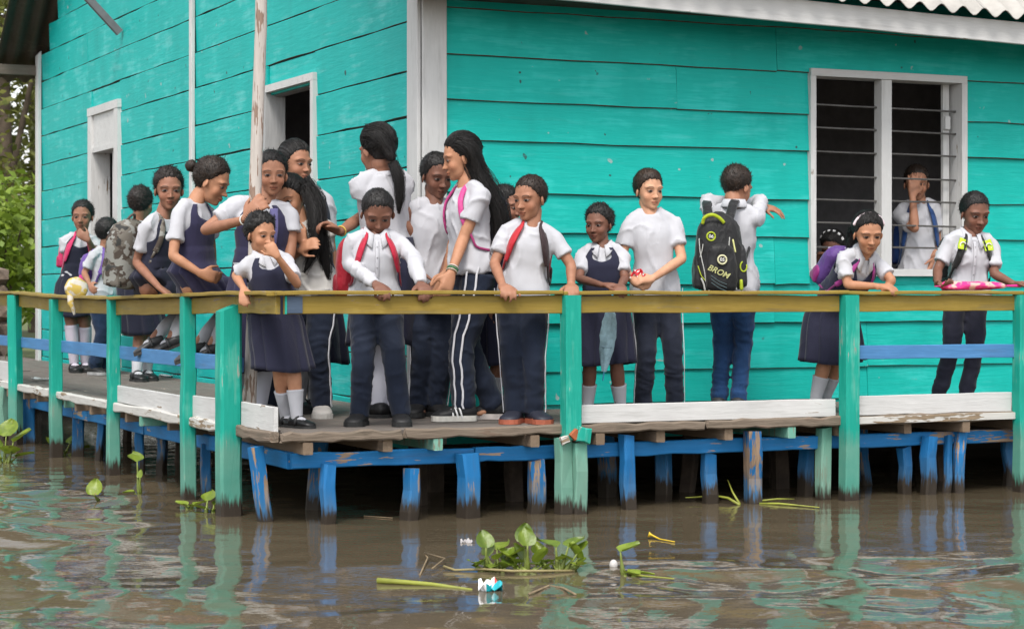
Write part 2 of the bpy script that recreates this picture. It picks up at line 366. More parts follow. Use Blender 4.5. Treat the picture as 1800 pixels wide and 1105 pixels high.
mesh_obj('back_wall', vl, fl, M_dark, house)

# ---- front siding: lapped planks, each its own
courses = [0.30, 0.52, .735, 1.04, 1.30, 1.62, 1.873, 2.20, 2.455, 2.74, 3.03, 3.24]
joints = {8: [t_of(1190, HN)], 9: [t_of(1365, HN)], 10: [t_of(1580, HN)], 3: [t_of(1360, HN)], 1: [t_of(1525, HN)], 2: [t_of(1525, HN)], 5: [], 6: [], 4: [t_of(1362, HN)], 7: [t_of(950, HN) - 9]}
t_left, t_right = HT + .158, T_END
for i in range(len(courses) - 1):
    z0, z1 = courses[i], courses[i + 1]
    spans = [(t_left, t_right)]
    if z1 > wz0 + .05 and z0 < wz1 - .05: spans = [(t_left, wt0 - .004), (wt1 + .004, t_right)]
    for (a, b) in spans:
        cuts = [a] + sorted(j for j in joints.get(i, []) if a + .1 < j < b - .1) + [b]
        # long right-hand runs break where no one in the picture can see
        if b == t_right and cuts[-1] - cuts[-2] > 3.4: cuts.insert(-1, 7.2 + random.uniform(-.5, .5))
        for q in range(len(cuts) - 1):
            x0, x1 = cuts[q] + (.002 if q else 0), cuts[q + 1] - .002
            zz0, zz1 = z0, z1 + .018
            if z0 < wz0 < z1 and x0 < wt1 and x1 > wt0 and (b - a) > 5: pass
            me = board_mesh('plank', x1 - x0, zz1 - zz0, .030, .004, max(2, int((x1 - x0) / .28)), .0032, .002, True)
            o = link_mesh('plank', me, [M_wall, M_bareshade], front, Hc((x0 + x1) / 2, HN + .018 + random.uniform(-.004, .004), (zz0 + zz1) / 2 + random.uniform(-.003, .003)))
            o.rotation_euler = (R(-4.2), R(random.uniform(-.12, .12)), 0)   # bottom edge laps out over the plank below
# fillers below / above the window where a course is cut by the frame
for (z0, z1) in ((1.30, wz0 - .045), (wz1 + .05, 2.74)):
    if z1 - z0 > .02:
        me = board_mesh('plank', wt1 - wt0, z1 - z0, .024, .003, 4, .001); link_mesh('plank', me, M_wall, front, Hc((wt0 + wt1) / 2, HN + .02, (z0 + z1) / 2))

# ---- side siding
s_courses = [0.24, .54, .84, 1.14, 1.44, 1.74, 2.04, 2.356, 2.645, 2.96, 3.26, 3.56, 3.86, 4.16, 4.46, 4.76, 5.06, 5.36, 5.7, 6.0, 6.3, 6.7, 7.1, 7.5]
n_strip = n_of(340, HT)
def verge_z(n): return Z_RIDGE - PITCH * abs(n - N_RIDGE) + (0 if n < N_RIDGE else 0)
for i in range(len(s_courses) - 1):
    z0, z1 = s_courses[i], s_courses[i + 1]
    # how far the gable reaches at this height
    dn = (Z_RIDGE - z1) / PITCH
    lo, hi = max(HN + .172, N_RIDGE - dn), min(N_END, N_RIDGE + dn)
    if hi - lo < .3: continue
    segs = [(lo, n_strip - .035), (n_strip + .035, hi)] if lo < n_strip < hi else [(lo, hi)]
    out = []
    for (a, b) in segs:
        for (h0, h1, hz) in ((dn0, dn1, dz1), (fn0, fn1, fz1)):
            if a < h0 and b > h1 and z0 < hz - .06: out.append((a, h0 - .004)); a = h1 + .004
        out.append((a, b))
    for (a, b) in out:
        if b - a < .03: continue
        cuts = [a, b]
        if b - a > 2.6: cuts = [a, a + (b - a) * random.uniform(.3, .7), b]
        for q in range(len(cuts) - 1):
            x0, x1 = cuts[q] + .0015, cuts[q + 1] - .0015
            me = board_mesh('plank', x1 - x0, z1 - z0 - .009, .024, .004, max(2, int((x1 - x0) / .3)), .0028, .002, True)
            o = link_mesh('plank', me, [M_wall2, M_bareshade], side, Hc(HT + .02 + random.uniform(-.004, .004), (x0 + x1) / 2, (z0 + z1) / 2))
            o.rotation_euler = (R(2.0), R(random.uniform(-.15, .15)), R(-90))
# planks over the door heads
for (h0, h1, hz) in ((dn0, dn1, dz1), (fn0, fn1, fz1)):
    zt = min(z for z in s_courses if z > hz - .06)
    if zt - hz > .02:
        me = board_mesh('plank', h1 - h0 - .01, zt - hz - .01, .022, .003); o = link_mesh('plank', me, M_wall2, side, Hc(HT + .03, (h0 + h1) / 2, (hz + zt) / 2)); o.rotation_euler = (0, 0, R(-90))

# ---- white trim
corner = post('corner_board', Hc(HT + .078, HN - .016, .30), Hc(HT + .078, HN - .016, 3.22), .164, .026, M_whitez, house, .001, 6, .004)
post('corner_board', Hc(HT - .016, HN + .088, .30), Hc(HT - .016, HN + .088, 3.30), .026, .176, M_whitez, house, .001, 6, .004)
post('cover_strip', Hc(HT - .012, n_strip, .30), Hc(HT - .012, n_strip, 7.4), .03, .085, M_whitez, house, .0015, 8, .004)
post('corner_board', Hc(HT - .02, N_END - .02, .1), Hc(HT - .02, N_END - .02, z_of(95, HT, N_END)), .04, .14, M_whitez, house, .002, 6, .004, topcut=.05)
# ---- front window
win = mesh_obj('window', [], [], M_whitez, house)
fw = .045
def wpart(nm, lo, hi, par=win, m=M_white):
    vl, fl = [], []; box_into(vl, fl, lo, hi); return mesh_obj(nm, vl, fl, m, par)
y0, y1 = HN - .03, HN + .145
vl, fl = [], []
box_into(vl, fl, Hc(wt0 - .01, y0, wz1 - .005), Hc(wt1 + .01, y1, wz1 + .045)); head = mesh_obj('frame_head', vl, fl, M_white, win)
vl, fl = [], []
box_into(vl, fl, Hc(wt0 - .01, y0 - .008, wz0 - .045), Hc(wt1 + .01, y1 + .002, wz0 + .004)); mesh_obj('sill', vl, fl, M_white, win)
for (a, b) in ((wt0 - .012, wt0 + .032), (wt1 - .035, wt1 + .012)): wpart('jamb', Hc(a, y0 + .002, wz0 + .003), Hc(b, y1 - .001, wz1 - .006), m=M_whitez)
mt = t_of(1556, HN)
wpart('mullion', Hc(mt - .042, HN - .018, wz0 + .003), Hc(mt + .042, HN + .07, wz1 - .006), m=M_whitez)
wpart('louvre_rail', Hc(wt1 - .115, HN + .085, wz0 + .003), Hc(wt1 - .062, HN + .11, wz1 - .006), m=M_whitez)
wpart('latch', Hc(wt1 - .112, HN + .06, 2.40), Hc(wt1 - .070, HN + .084, 2.49), m=M_whitez)
for k in range(7):
    z = wz1 - .19 - k * .163
    if z < wz0 + .04: break
    for (a, b) in ((wt0 + .03, mt - .04), (mt + .04, wt1 - .036)):
        z2 = z + random.uniform(-.006, .006)
        post('bar', Hc(a, HN + .045, z2), Hc(b, HN + .045, z2 - .004), .013, .013, M_iron, win, .001, 3, .003)
# ---- side door near the corner: jambs and head, open
door = mesh_obj('doorway', [], [], M_whitez, house)
M_jamb = painted_wood('grey_jamb_paint', (0.40, 0.40, 0.40, 1), wear=0, axis='z', var=.1)
for (a, b) in ((dn0 - .03, dn0 + .028), (dn1 - .028, dn1 + .03)):
    wpart('jamb', Hc(HT - .025, a, DECK), Hc(HT + .132, b, dz1 + .02), door, M_jamb if a > dn0 else M_whitez)
wpart('head', Hc(HT - .026, dn0 - .031, dz1 + .021), Hc(HT + .16, dn1 + .031, dz1 + .075), door, M_white)
wpart('threshold', Hc(HT - .02, dn0 + .029, .462), Hc(HT + .16, dn1 - .029, .495), door, M_darkwood)
# ---- far door with white panel above
fdoor = mesh_obj('doorway', [], [], M_whitez, house)
for (a, b) in ((fn0 - .02, fn0 + .13), (fn1 - .13, fn1 + .02)):
    wpart('jamb', Hc(HT - .03, a, DECK), Hc(HT + .16, b, fz1 - .05), fdoor, M_whitez)
wpart('head', Hc(HT - .034, fn0 - .03, fz1 - .049), Hc(HT + .16, fn1 + .03, fz1 + .03), fdoor, M_white)
wpart('transom_panel', Hc(HT - .008, fn0 + .131, fzt), Hc(HT + .04, fn1 - .131, fz1 - .05), fdoor, M_white)
wpart('transom_bar', Hc(HT - .02, fn0 + .131, fzt - .05), Hc(HT + .16, fn1 - .131, fzt - .001), fdoor, M_white)
for k in range(3):
    nn = fn0 + .2 + k * .17
    post('bar', Hc(HT + .08, nn, DECK), Hc(HT + .08, nn, fzt - .05), .03, .03, M_whitez, fdoor, .0, 2, .003)

# ---- roof: corrugated sheets over purlins, white fascia
M_sheet = plain('fibre_cement_sheet', (0.42, 0.40, 0.37), .85, .18, 5.0, .3)
M_soff = painted_wood('dark_brown_roof_edge', (0.13, 0.105, 0.085, 1), wear=0.3, axis='x', var=.3, dirt=.7, rough=.9)  # dark brown tone of the rear gable-end sheet and eave beam
roof = mesh_obj('roof', [], [], M_sheet, house)
OV = .46                                  # front overhang
VG = .46                                  # gable overhang
slope = math.atan(PITCH); per = .177
zfas_ = lambda t: 3.044 - .0265 * (t - t_of(1040, HN - OV))
def sheet(tA, tB, nA, zA, nB, zB):
    cols_ = int((tB - tA) / per * 8) + 1; v = []; f = []
    for i in range(cols_ + 1):
        t = tA + (tB - tA) * i / cols_; w = .028 * math.cos(2 * math.pi * (t / per))
        for (n, z, o) in ((nA, zA, 0), (nB, zB, 0), (nB, zB, -.008), (nA, zA, -.008)): v.append(Hc(t, n, z + w + o + (zfas_(t) + .150 + .032 - 3.243 if n < HN else 0)))
    for i in range(cols_):
        a = 4 * i
        for k in range(4): f.append((a + k, a + 4 + k, a + 4 + (k + 1) % 4, a + (k + 1) % 4))
    f.append((0, 1, 2, 3)); f.append(tuple(4 * cols_ + k for k in (3, 2, 1, 0)))
    return v, f
def rz(n):
    if n < N_RIDGE: return Z_RIDGE + .10 - (Z_RIDGE + .10 - 3.243) * (N_RIDGE - n) / (N_RIDGE - (HN - OV - .10))
    return Z_RIDGE + .10 - PITCH * (n - N_RIDGE)
zf = rz(HN - OV - .1)
tA = HT - VG
while tA < T_END + .3:
    tB = tA + per * 5
    for (nA, nB) in ((HN - OV - .10, HN + 2.6), (HN + 2.5, N_RIDGE)):
        v, f = sheet(tA, tB, nA, rz(nA), nB, rz(nB) + .012); mesh_obj('roof_sheet', v, f, M_sheet, roof, smooth=True)
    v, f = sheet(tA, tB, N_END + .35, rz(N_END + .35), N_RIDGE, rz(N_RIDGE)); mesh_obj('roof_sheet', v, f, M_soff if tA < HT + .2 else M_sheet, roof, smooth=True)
    tA = tB - .02
zfas = 2.99
board('fascia', Hc(HT - .30, HN - OV, zfas_(HT - .3) + .075), Hc(T_END, HN - OV, zfas_(T_END) + .075), .150, .028, M_white, house, .004, 20, .002)
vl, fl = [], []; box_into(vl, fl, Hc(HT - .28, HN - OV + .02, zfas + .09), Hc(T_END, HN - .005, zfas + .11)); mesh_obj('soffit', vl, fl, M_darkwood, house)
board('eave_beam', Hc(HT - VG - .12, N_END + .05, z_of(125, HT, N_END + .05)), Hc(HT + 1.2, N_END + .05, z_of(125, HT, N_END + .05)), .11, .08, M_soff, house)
# purlin ends and struts carrying the gable overhang
for n in (HN + 3.6, n_of(214, HT), HN + 9.3):
    zz = z_of(58, HT, n) if abs(n - n_of(214, HT)) < .01 else min(rz(n) - .7, 4.6)
    board('strut', Hc(HT - .02, n, zz), Hc(HT - .44, n - .02, zz + .42), .07, .05, plain('grey_strut', (0.16, .15, .16), .8), house)
# house piles
for t in np.arange(HT + .1, T_END, 1.25):
    for n in (HN + .05, HN + 2.2, HN + 4.6):
        a = W(t, n) - W(HT, HN)
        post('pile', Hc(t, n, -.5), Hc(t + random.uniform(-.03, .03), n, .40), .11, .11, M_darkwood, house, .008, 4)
# ================================================================ BOARDWALK
walk = thing('boardwalk', W(0, 0, 0), 'weathered plank boardwalk on blue and green piles with ochre handrail round the house', 'boardwalk', rotz=ANG)
NB = 15.0                                  # how far the side walkway runs back
TB = 9.2
# deck planks along the front
wd = .158; k = 0; n = .03
while n < HN - .02:
    w_ = wd * random.uniform(.88, 1.08); w_ = min(w_, HN + .06 - n)
    t = .03 + random.uniform(0, .05); cuts = [t]
    while cuts[-1] < TB: cuts.append(cuts[-1] + random.uniform(1.7, 3.1))
    for a, b in zip(cuts[:-1], cuts[1:]):
        board('deck_plank', (a + .004, n + w_ / 2, .482 + random.uniform(-.003, .003)), (min(b, TB) - .004, n + w_ / 2, .482 + random.uniform(-.003, .003)), w_ - .012, .034, M_deck, walk, .005, 4, .003, .012, roll=R(90))
    n += w_
# deck planks of the side walkway
t = .04
while t < HT - .02:
    w_ = min(wd * random.uniform(.88, 1.08), HT + .05 - t); cuts = [HN + .05 + random.uniform(0, .02)]
    while cuts[-1] < NB: cuts.append(cuts[-1] + random.uniform(1.8, 3.2))
    for a, b in zip(cuts[:-1], cuts[1:]):
        board('deck_plank', (t + w_ / 2, a + .004, .482 + random.uniform(-.003, .003)), (t + w_ / 2, min(b, NB) - .004, .482 + random.uniform(-.003, .003)), w_ - .012, .034, M_deck, walk, .005, 4, .003, .012, roll=R(90))
    t += w_
# walkway leading off to the left at the far end
for i in range(9):
    board('deck_plank', (-4.2, 10.55 + i * .17, .47), (.02, 10.55 + i * .17, .48), .155, .034, M_deck, walk, .005, 4, .003, .012, roll=R(90))
# rims: rotten bare wood on the front, white-edged along the side
tp = [0.0, t_of(705, 0), t_of(990, 0), t_of(1240, 0), t_of(1480, 0), 4.9, TB]
for a, b in zip(tp[:-1], tp[1:]):
    board('rim_board', (a + .006, -.012, .477), (b - .006, -.012,   .476), .052, .05, M_rim, walk, .008, 12, .005, .02)
nl = [0.03, .95, 1.8, 3.6, 5.4, 6.9, 9.0, 11.0, NB]
for a, b in zip(nl[:-1], nl[1:]):
    board('rim_board', (-.015, a, .474), (-.015, b - .006, .474), .058, .05, M_whitew if a > .5 else M_rim, walk, .008, 8, .005, .015)
# white kick boards
def kick(ta, tb, h, zb=.503, nn=.0):
    board('kick_board', (ta, nn, zb + h / 2), (tb, nn, zb + h / 2), h, .026, M_white, walk, .003, 6, .002, .004)
t1000, t1485, t1792 = t_of(1000, -.03), t_of(1485, -.03), t_of(1792, -.03)
kick(t1000 + .06, t1485 - .055, .105); kick(t1485 + .06, t1792 - .05, .118); kick(t1792 + .06, t1792 + 2.0, .11)
board('kick_board', (t1485 + .06, -.045, .475), (t1792 - .05, -.045, .478), .045, .012, M_whitew, walk, .002, 5, .002)
for (a, b, h) in ((.05, .62, .135), (.98, 1.66, .13), (1.80, 3.40, .115), (6.9, 9.4, .16)):
    board('kick_board', (.0, a, .503 + h / 2), (.0, b, .503 + h / 2), h, .026, M_white, walk, .003, 4, .002, .004)
# joists: their ends show under the rim
jm = painted_wood('old_joist_wood', (0.20, 0.145, 0.10, 1), wear=.5, axis='x', var=.3, dirt=.6, rough=.9)
for i, t in enumerate(np.arange(.12, TB, .43)):
    t = t + random.uniform(-.1, .1)
    board('joist', (t, -.03 + random.uniform(-.02, .05), .415), (t, HN + .3, .415), .066, .055, jm if i % 5 != 2 else M_oldpost, walk, .004, 1, 0, .004)
for i, n in enumerate(np.arange(1.75, NB, .47)):
    board('joist', (-.03 + random.uniform(-.02, .05), n, .415), (HT + .2, n, .415), .066, .055, jm if i % 5 != 2 else M_oldpost, walk, .004, 1, 0, .004)
# blue bearers
bt = [.1, t_of(830, .1), t_of(985, .1), t_of(1320, .1), t_of(1480, .1), 5.0, TB]
for a, b in zip(bt[:-1], bt[1:]):
    board('beam', (a + .004, .095, .343), (b - .004, .095, .340 + random.uniform(-.006, .006)), .082, .055, M_blueb, walk, .006, 7, .003, .01)
bn = [.12, 1.6, 3.1, 4.7, 6.6, 9.0, NB]
for a, b in zip(bn[:-1], bn[1:]):
    board('beam', (.12, a + .004, .340), (.12, b - .004, .343), .09, .055, M_blueb, walk, .006, 7, .003, .01)
# piles along the front: (px top, px bottom, width px, py of the top, setback, colour)
PILES = [(447, 474, 34, 785, .30, M_blue), (578, 577, 29, 816, .045, M_blue), (724, 720, 36, 823, .05, M_blue), (820, 826, 42, 796, .02, M_blue),
         (944, 943, 34, 808, .06, M_blue), (988, 989, 33, 768, -.03, M_oldpost), (1103, 1103, 30, 764, .03, M_blue), (1168, 1165, 32, 798, .36, M_blue),
         (1246, 1246, 31, 796, .12, M_blue), (1324, 1320, 36, 757, .02, M_blue), (1418, 1415, 31, 788, .26, M_blue), (1449, 1448, 29, 751, .06, M_oldpost),
         (1590, 1590, 25, 784, .12, M_blue), (1635, 1634, 28, 766, .03, M_blue), (1668, 1660, 17, 765, .05, M_blue), (1688, 1682, 24, 758, .04, M_blue), (1772, 1772, 24, 755, .3, M_blue)]
for (pt, pb, wpx, py, nn, m) in PILES:
    ta, tb = t_of(pb, nn), t_of(pt, nn); w_ = wpx / FPX * W(ta, nn)[1] / 1.25
    zt = min(z_of(py, tb, nn), .445)
    ex = (tb - ta) * .6
    post('pile', (ta - ex, nn, -.55), (tb, nn + random.uniform(-.01, .01), zt), w_, w_ * random.uniform(.75, 1.0), random.choice([M_blue, M_blue2, M_blue3]) if m is M_blue else m, walk, .010, 7, .010, random.uniform(-.25, .25), random.uniform(-.03, .03))
# piles of the side walkway
for (px, wpx, tt, zt, m) in ((52, 26, .10, .44, M_blue), (137, 26, .14, .44, M_blue), (178, 18, .2, .40, M_blue), (184, 22, .75, .40, M_blue), (246, 22, .16, .40, M_blue), (284, 22, .3, .33, M_blue),
                             (362, 22, .10, .33, M_blue), (385, 12, .12, .33, M_blue), (8, 26, -.02, .45, M_oldpost), (315, 20, .7, .40, M_darkwood), (225, 18, .9, .40, M_darkwood)):
    nn = n_of(px, tt); w_ = wpx / FPX * W(tt, nn)[1] / 1.25
    post('pile', (tt + random.uniform(-.03, .03), nn + random.uniform(-.03, .03), -.55), (tt, nn, zt), w_, w_ * .9, random.choice([M_blue, M_blue2, M_blue3]) if m is M_blue else m, walk, .009, 6, .010, random.uniform(-.2, .2))
# second rows lost in the dark below
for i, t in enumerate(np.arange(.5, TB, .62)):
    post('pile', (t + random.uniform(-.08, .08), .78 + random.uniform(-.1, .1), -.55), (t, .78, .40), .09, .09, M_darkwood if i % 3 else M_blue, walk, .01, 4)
# hand-rail posts on the front
post('rail_post', (t1000, -.055, .42), (t1000 + .005, -.050, 1.232), .098, .085, M_post, walk, .002, 6, .006)
post('pile', (t1000 + .045, -.06, -.55), (t1000 + .045, -.055, .40), .078, .075, M_oldpost, walk, .006, 6, .008, .1)
post('rail_post', (t1485 + .01, -.06, -.55), (t1485, -.052, 1.232), .098, .085, M_post, walk, .0035, 8, .006)
post('rail_post', (t1792, -.06, -.55), (t1792, -.052, 1.232), .098, .085, M_post, walk, .0035, 8, .006)
post('rail_post', (t1792 + 2.1, -.06, -.55), (t1792 + 2.1, -.052, 1.232), .098, .085, M_post, walk, .0035, 8, .006)
# splice where the short post meets its pile
sp = board('splice_block', (t1000 + .01, -.112, .455), (t1000 + .10, -.112, .44), .085, .03, M_post, walk, .006, 2, .004, .01)
board('splice_wedge', (t1000 - .02, -.106, .43), (t1000 + .02, -.106, .47), .05, .026, plain('rusty_splice', (.35, .10, .04), .8), walk, .004, 2, .003, .006)
board('splice_wedge', (t1000 - .075, -.085, .415), (t1000 - .03, -.09, .43), .04, .03, M_whitew, walk, .004, 2, .003, .006)
# rail posts of the side walkway
side_n = [n_of(405, -.05), n_of(330, -.03), n_of(200, -.03), n_of(98, -.03), n_of(30, -.03), n_of(-50, -.03)]
post('rail_post', (-.06, side_n[0], -.55), (-.055, side_n[0], 1.165), .125, .125, M_post, walk, .004, 9, .016, 0, .05)
for i, n_ in enumerate(side_n[1:]):
    w_ = .082 if i < 2 else .09
    post('rail_post', (-.03, n_ + random.uniform(-.02, .02), -.55), (-.05, n_, 1.225 - (.03 if i == 2 else 0)), w_, w_, M_post, walk, .004, 8, .008)
# hand rail: flat cap and ochre face board
caps = [(-.03, -.005), (t_of(985, -.03), -.03), (t1485, -.03), (t1792, -.03), (TB, -.03)]
for a, b in zip(caps[:-1], caps[1:]):
    board('rail_cap', (a[0], -.012, 1.244), (b[0] - .003, -.012, 1.246), .125, .022, M_yellow, walk, .004, 10, .003, .004, roll=R(90))
for a, b in ((.02, t1000 - .05), (t1000 + .05, t1485 - .05), (t1485 + .05, t1792 - .05), (t1792 + .05, TB)):
    board('rail_face', (a, -.03, 1.181), (b, -.03, 1.181), .100, .026, M_yellow, walk, .003, 8, .0025, .002)
sag = [0, .0, -.012, -.035, -.028, .0, .0]
ends = [-.02] + side_n + [NB]
ends = sorted(ends)
for i, (a, b) in enumerate(zip(ends[:-1], ends[1:])):
    za, zb = (sag[i] if i < len(sag) else 0), (sag[i + 1] if i + 1 < len(sag) else 0)
    board('rail_cap', (-.012, a, 1.243 + za), (-.012, b - .003, 1.243 + zb), .125, .022, M_yellow, walk, .004, 6, .003, .004, roll=R(90))
    board('rail_face', (-.008, a + .01, 1.180 + za), (-.008, b - .008, 1.180 + zb), .098, .026, M_yellow, walk, .003, 5, .003, .002)
M_patch = painted_wood('scuffed_blue_patch', (0.07, 0.10, 0.15, 1), wear=.4, axis='x', var=.3, dirt=.6)
# a repaired stretch of the face near the corner
board('rail_patch', (.03, -.048, 1.181), (.115, -.048, 1.181), .090, .008, M_patch, walk, .002)
board('rail_patch', (.018, -.049, 1.181), (.028, -.049, 1.181), .098, .009, M_post, walk, .002)
# blue mid rails
board('mid_rail', (t1485 + .05, -.03, .885), (t1792 - .05, -.03, .883), .085, .024, M_bluer, walk, .003, 6, .002, .003)
for a, b in zip(ends[1:-1], ends[2:]):
    board('mid_rail', (.012, a, .838), (.012, b - .003, .840), .088, .024, M_bluer, walk, .003, 5, .003, .003)
# rail of the landing at the far left
for z in (1.19, .86): board('mid_rail', (-4.2, 12.3, z), (.3, 12.3, z), .085, .03, M_bluer if z < 1 else M_yellow, walk, .003, 4, .003)
for t in (-3.6, -2.2, -.8): post('rail_post', (t, 12.34, -.3), (t, 12.34, 1.2), .08, .08, M_post, walk, .004, 5)

# ---- whitewashed pole the tall girl holds
pn = n_of(439, .10); pb_ = W(.10, pn, DECK - .02)
ptop = at(461, -70, pb_[1] + .02)
pole = thing('wooden_pole', pb_, 'tall peeling whitewashed wooden pole standing by the corner of the rail', 'pole')
v = []; f = []; NS = 14; NR = 22
d = ptop - pb_
for i in range(NR):
    k = i / (NR - 1); c = d * k; r = .037 - .003 * k
    for j in range(NS):
        a = 2 * math.pi * j / NS; v.append((c[0] + r * math.cos(a), c[1] + r * math.sin(a), c[2]))
v = np.array(v); v[:, :2] += .006 * np.stack([fbm(v * (3, 3, 2.2), 5), fbm(v * (3, 3, 2.2), 9)], 1) * 1.2
for i in range(NR - 1):
    for j in range(NS): f.append((i * NS + j, i * NS + (j + 1) % NS, (i + 1) * NS + (j + 1) % NS, (i + 1) * NS + j))
f.append(tuple(range(NS - 1, -1, -1))); f.append(tuple((NR - 1) * NS + j for j in range(NS)))
mesh_obj('shaft', v, f, M_pole, pole, smooth=True)

# ================================================================ VEGETATION ON THE BANK
def leaf_mat(name, a, b, trans=.25):
    m, nt, bs, lk = new_mat(name)
    at_ = nd(nt, 'ShaderNodeAttribute', attribute_name='tint')
    lk(mixc(nt, at_.outputs['Fac'], a, b), bs.inputs['Base Color']); bs.inputs['Roughness'].default_value = .55
    tr = nt.nodes.new('ShaderNodeBsdfTranslucent'); lk(mixc(nt, at_.outputs['Fac'], a, b), tr.inputs[0])
    mx = nd(nt, 'ShaderNodeMixShader', i_0=trans); lk(bs.outputs[0], mx.inputs[1]); lk(tr.outputs[0], mx.inputs[2])
    lk(mx.outputs[0], nt.nodes['Material Output'].inputs[0]); return m
def leaves_mesh(name, pts, size, rng, up=.35, aspect=.5):
    n = len(pts); d = rng.normal(size=(n, 3)); d[:, 2] = d[:, 2] * .6 - .15; d /= np.linalg.norm(d, axis=1)[:, None]
    q = rng.normal(size=(n, 3)); q[:, 2] += up * 2; s = np.cross(d, q); s /= np.linalg.norm(s, axis=1)[:, None]; nn = np.cross(s, d)
    L = size * rng.uniform(.6, 1.3, n)[:, None]; w = L * aspect
    v = np.stack([pts, pts + d * L * .5 + s * w * .5 + nn * L * .06, pts + d * L - nn * L * .10, pts + d * L * .5 - s * w * .5 + nn * L * .06], 1).reshape(-1, 3)
    me = bpy.data.meshes.new(name)
    me.vertices.add(4 * n); me.vertices.foreach_set('co', v.ravel())
    me.loops.add(4 * n); me.loops.foreach_set('vertex_index', np.arange(4 * n)); me.polygons.add(n); me.polygons.foreach_set('loop_start', np.arange(n) * 4)
    me.update(calc_edges=True); me.validate()
    return me, n
def crown(parent, base, blobs, count, size, mat, seed, aspect=.5, name='crown', up=.35):
    rng = np.random.default_rng(seed); pts = []; tint = []
    wsum = sum(b[3] * b[4] * b[5] for b in blobs)
    for (x, y, z, rx, ry, rzz) in blobs:
        n = int(count * rx * ry * rzz / wsum)
        d = rng.normal(size=(n, 3)); d /= np.linalg.norm(d, axis=1)[:, None]
        rad = rng.uniform(.35, 1, n) ** .5
        lump = 1 + .22 * fbm(d * 2.3 + seed, seed)
        p = d * (rad * lump)[:, None] * (rx, ry, rzz) + (x, y, z)
        keep = vnoise(p * (1.6 / max(rx, .6)) * 2 + seed * 3.1, seed + 5) > -.28
        pts.append(p[keep])
    pts = np.concatenate(pts)
    me, n = leaves_mesh(name, pts, size, rng, up, aspect)
    tint = np.clip(.5 + .35 * fbm(pts * 1.3, seed + 2) + rng.uniform(-.3, .3, n), 0, 1)
    at_ = me.attributes.new('tint', 'FLOAT', 'POINT'); at_.data.foreach_set('value', np.repeat(tint, 4))
    return link_mesh(name, me, mat, parent)
def trunk(parent, pts, r0, mat, limbs=()):
    v = []; f = []
    def tube_(P, ra, rb, ns=8):
        P = np.array(P, float); b = len(v)
        for i, p in enumerate(P):
            r = ra + (rb - ra) * i / (len(P) - 1); t = P[min(i + 1, len(P) - 1)] - P[max(i - 1, 0)]; t /= np.linalg.norm(t)
            s = np.cross(t, (.3, 1, .1)); s /= np.linalg.norm(s); q = np.cross(t, s)
            for j in range(ns): a = 2 * math.pi * j / ns; v.append(p + r * (math.cos(a) * s + math.sin(a) * q))
        for i in range(len(P) - 1):
            for j in range(ns): f.append((b + i * ns + j, b + i * ns + (j + 1) % ns, b + (i + 1) * ns + (j + 1) % ns, b + (i + 1) * ns + j))
    tube_(pts, r0, r0 * .5)
    for l in limbs: tube_(l, r0 * .45, r0 * .12, 6)
    return mesh_obj('trunk', v, f, mat, parent, smooth=True)
M_bark = plain('grey_brown_bark', (0.10, 0.075, 0.055), .95, .35, 6, .5)
M_leafd = leaf_mat('dark_tree_leaves', (0.07, 0.09, 0.018, 1), (0.26, 0.26, 0.055, 1))
M_leafb = leaf_mat('bright_bush_leaves', (0.11, 0.19, 0.02, 1), (0.30, 0.40, 0.05, 1), .35)
def tree(px, Y, h, blobs, count, size, mat, seed, label, name='tree', category='tree', aspect=.5, r0=.16):
    p = at(px, CY, Y); base = np.array([p[0], p[1], .30])
    o = thing(name, base, label, category, 'trees and bushes on the bank')
    crown(o, base, blobs, count, size, mat, seed, aspect)
    tops = [(b[0] * .8, b[1] * .8, b[2]) for b in blobs[:5]]
    trunk(o, [(0, 0, -.2), (.04, .02, h * .3), (-.03, 0, h * .6), (0, 0, h * .8)], r0, M_bark, [[(0, 0, h * .35), (a * .5, b * .5, c * .75), (a, b, c)] for a, b, c in tops])
    return o
tree(10, 35, 7, [(0, 0, 4.2, 2.6, 2, 2.2), (-1.5, .5, 6, 2, 2, 1.8), (1.2, 0, 6.3, 2.2, 2, 2), (.2, .4, 2.3, 2.2, 1.6, 1.3), (-2.5, 0, 3, 1.6, 1.5, 1.5), (.6, 0, 8.3, 2, 2, 1.6)], 15000, .17, M_leafd, 11, 'tall dark green tree behind the far corner of the house')
tree(-130, 38, 8, [(0, 0, 5, 3, 2.5, 2.5), (1.5, 0, 7.5, 2.4, 2, 2), (-1, 0, 3, 2.4, 2, 1.6), (1.5, 0, 3, 2, 1.6, 1.6)], 9000, .19, M_leafd, 12, 'broad dark tree at the far left edge of the picture')
tree(62, 41, 8, [(0, 0, 4, 2.4, 2.4, 2.8), (1, 0, 7, 2.4, 2, 2), (-.6, 0, 2, 1.9, 1.6, 1.3)], 8000, .19, M_leafd, 17, 'dark tree whose crown shows in the gap beside the white corner board')
tree(12, 26.2, 1.9, [(0, 0, 1.55, .62, .6, .55), (.32, 0, 2.05, .3, .3, .34), (-.35, .1, 1.7, .5, .5, .5), (.05, -.1, .95, .62, .6, .4), (-.5, .1, 1.1, .5, .5, .4)], 2600, .15, M_leafb, 13, 'bright yellow-green leafy bush left of the house', 'bush', 'bush', .62, .045)
tree(-55, 28, 2.2, [(0, 0, 1.4, .9, .8, .8), (.3, 0, 2.1, .6, .5, .5)], 2000, .15, M_leafb, 15, 'bright bush cut by the left edge of the picture', 'bush', 'bush', .62, .05)
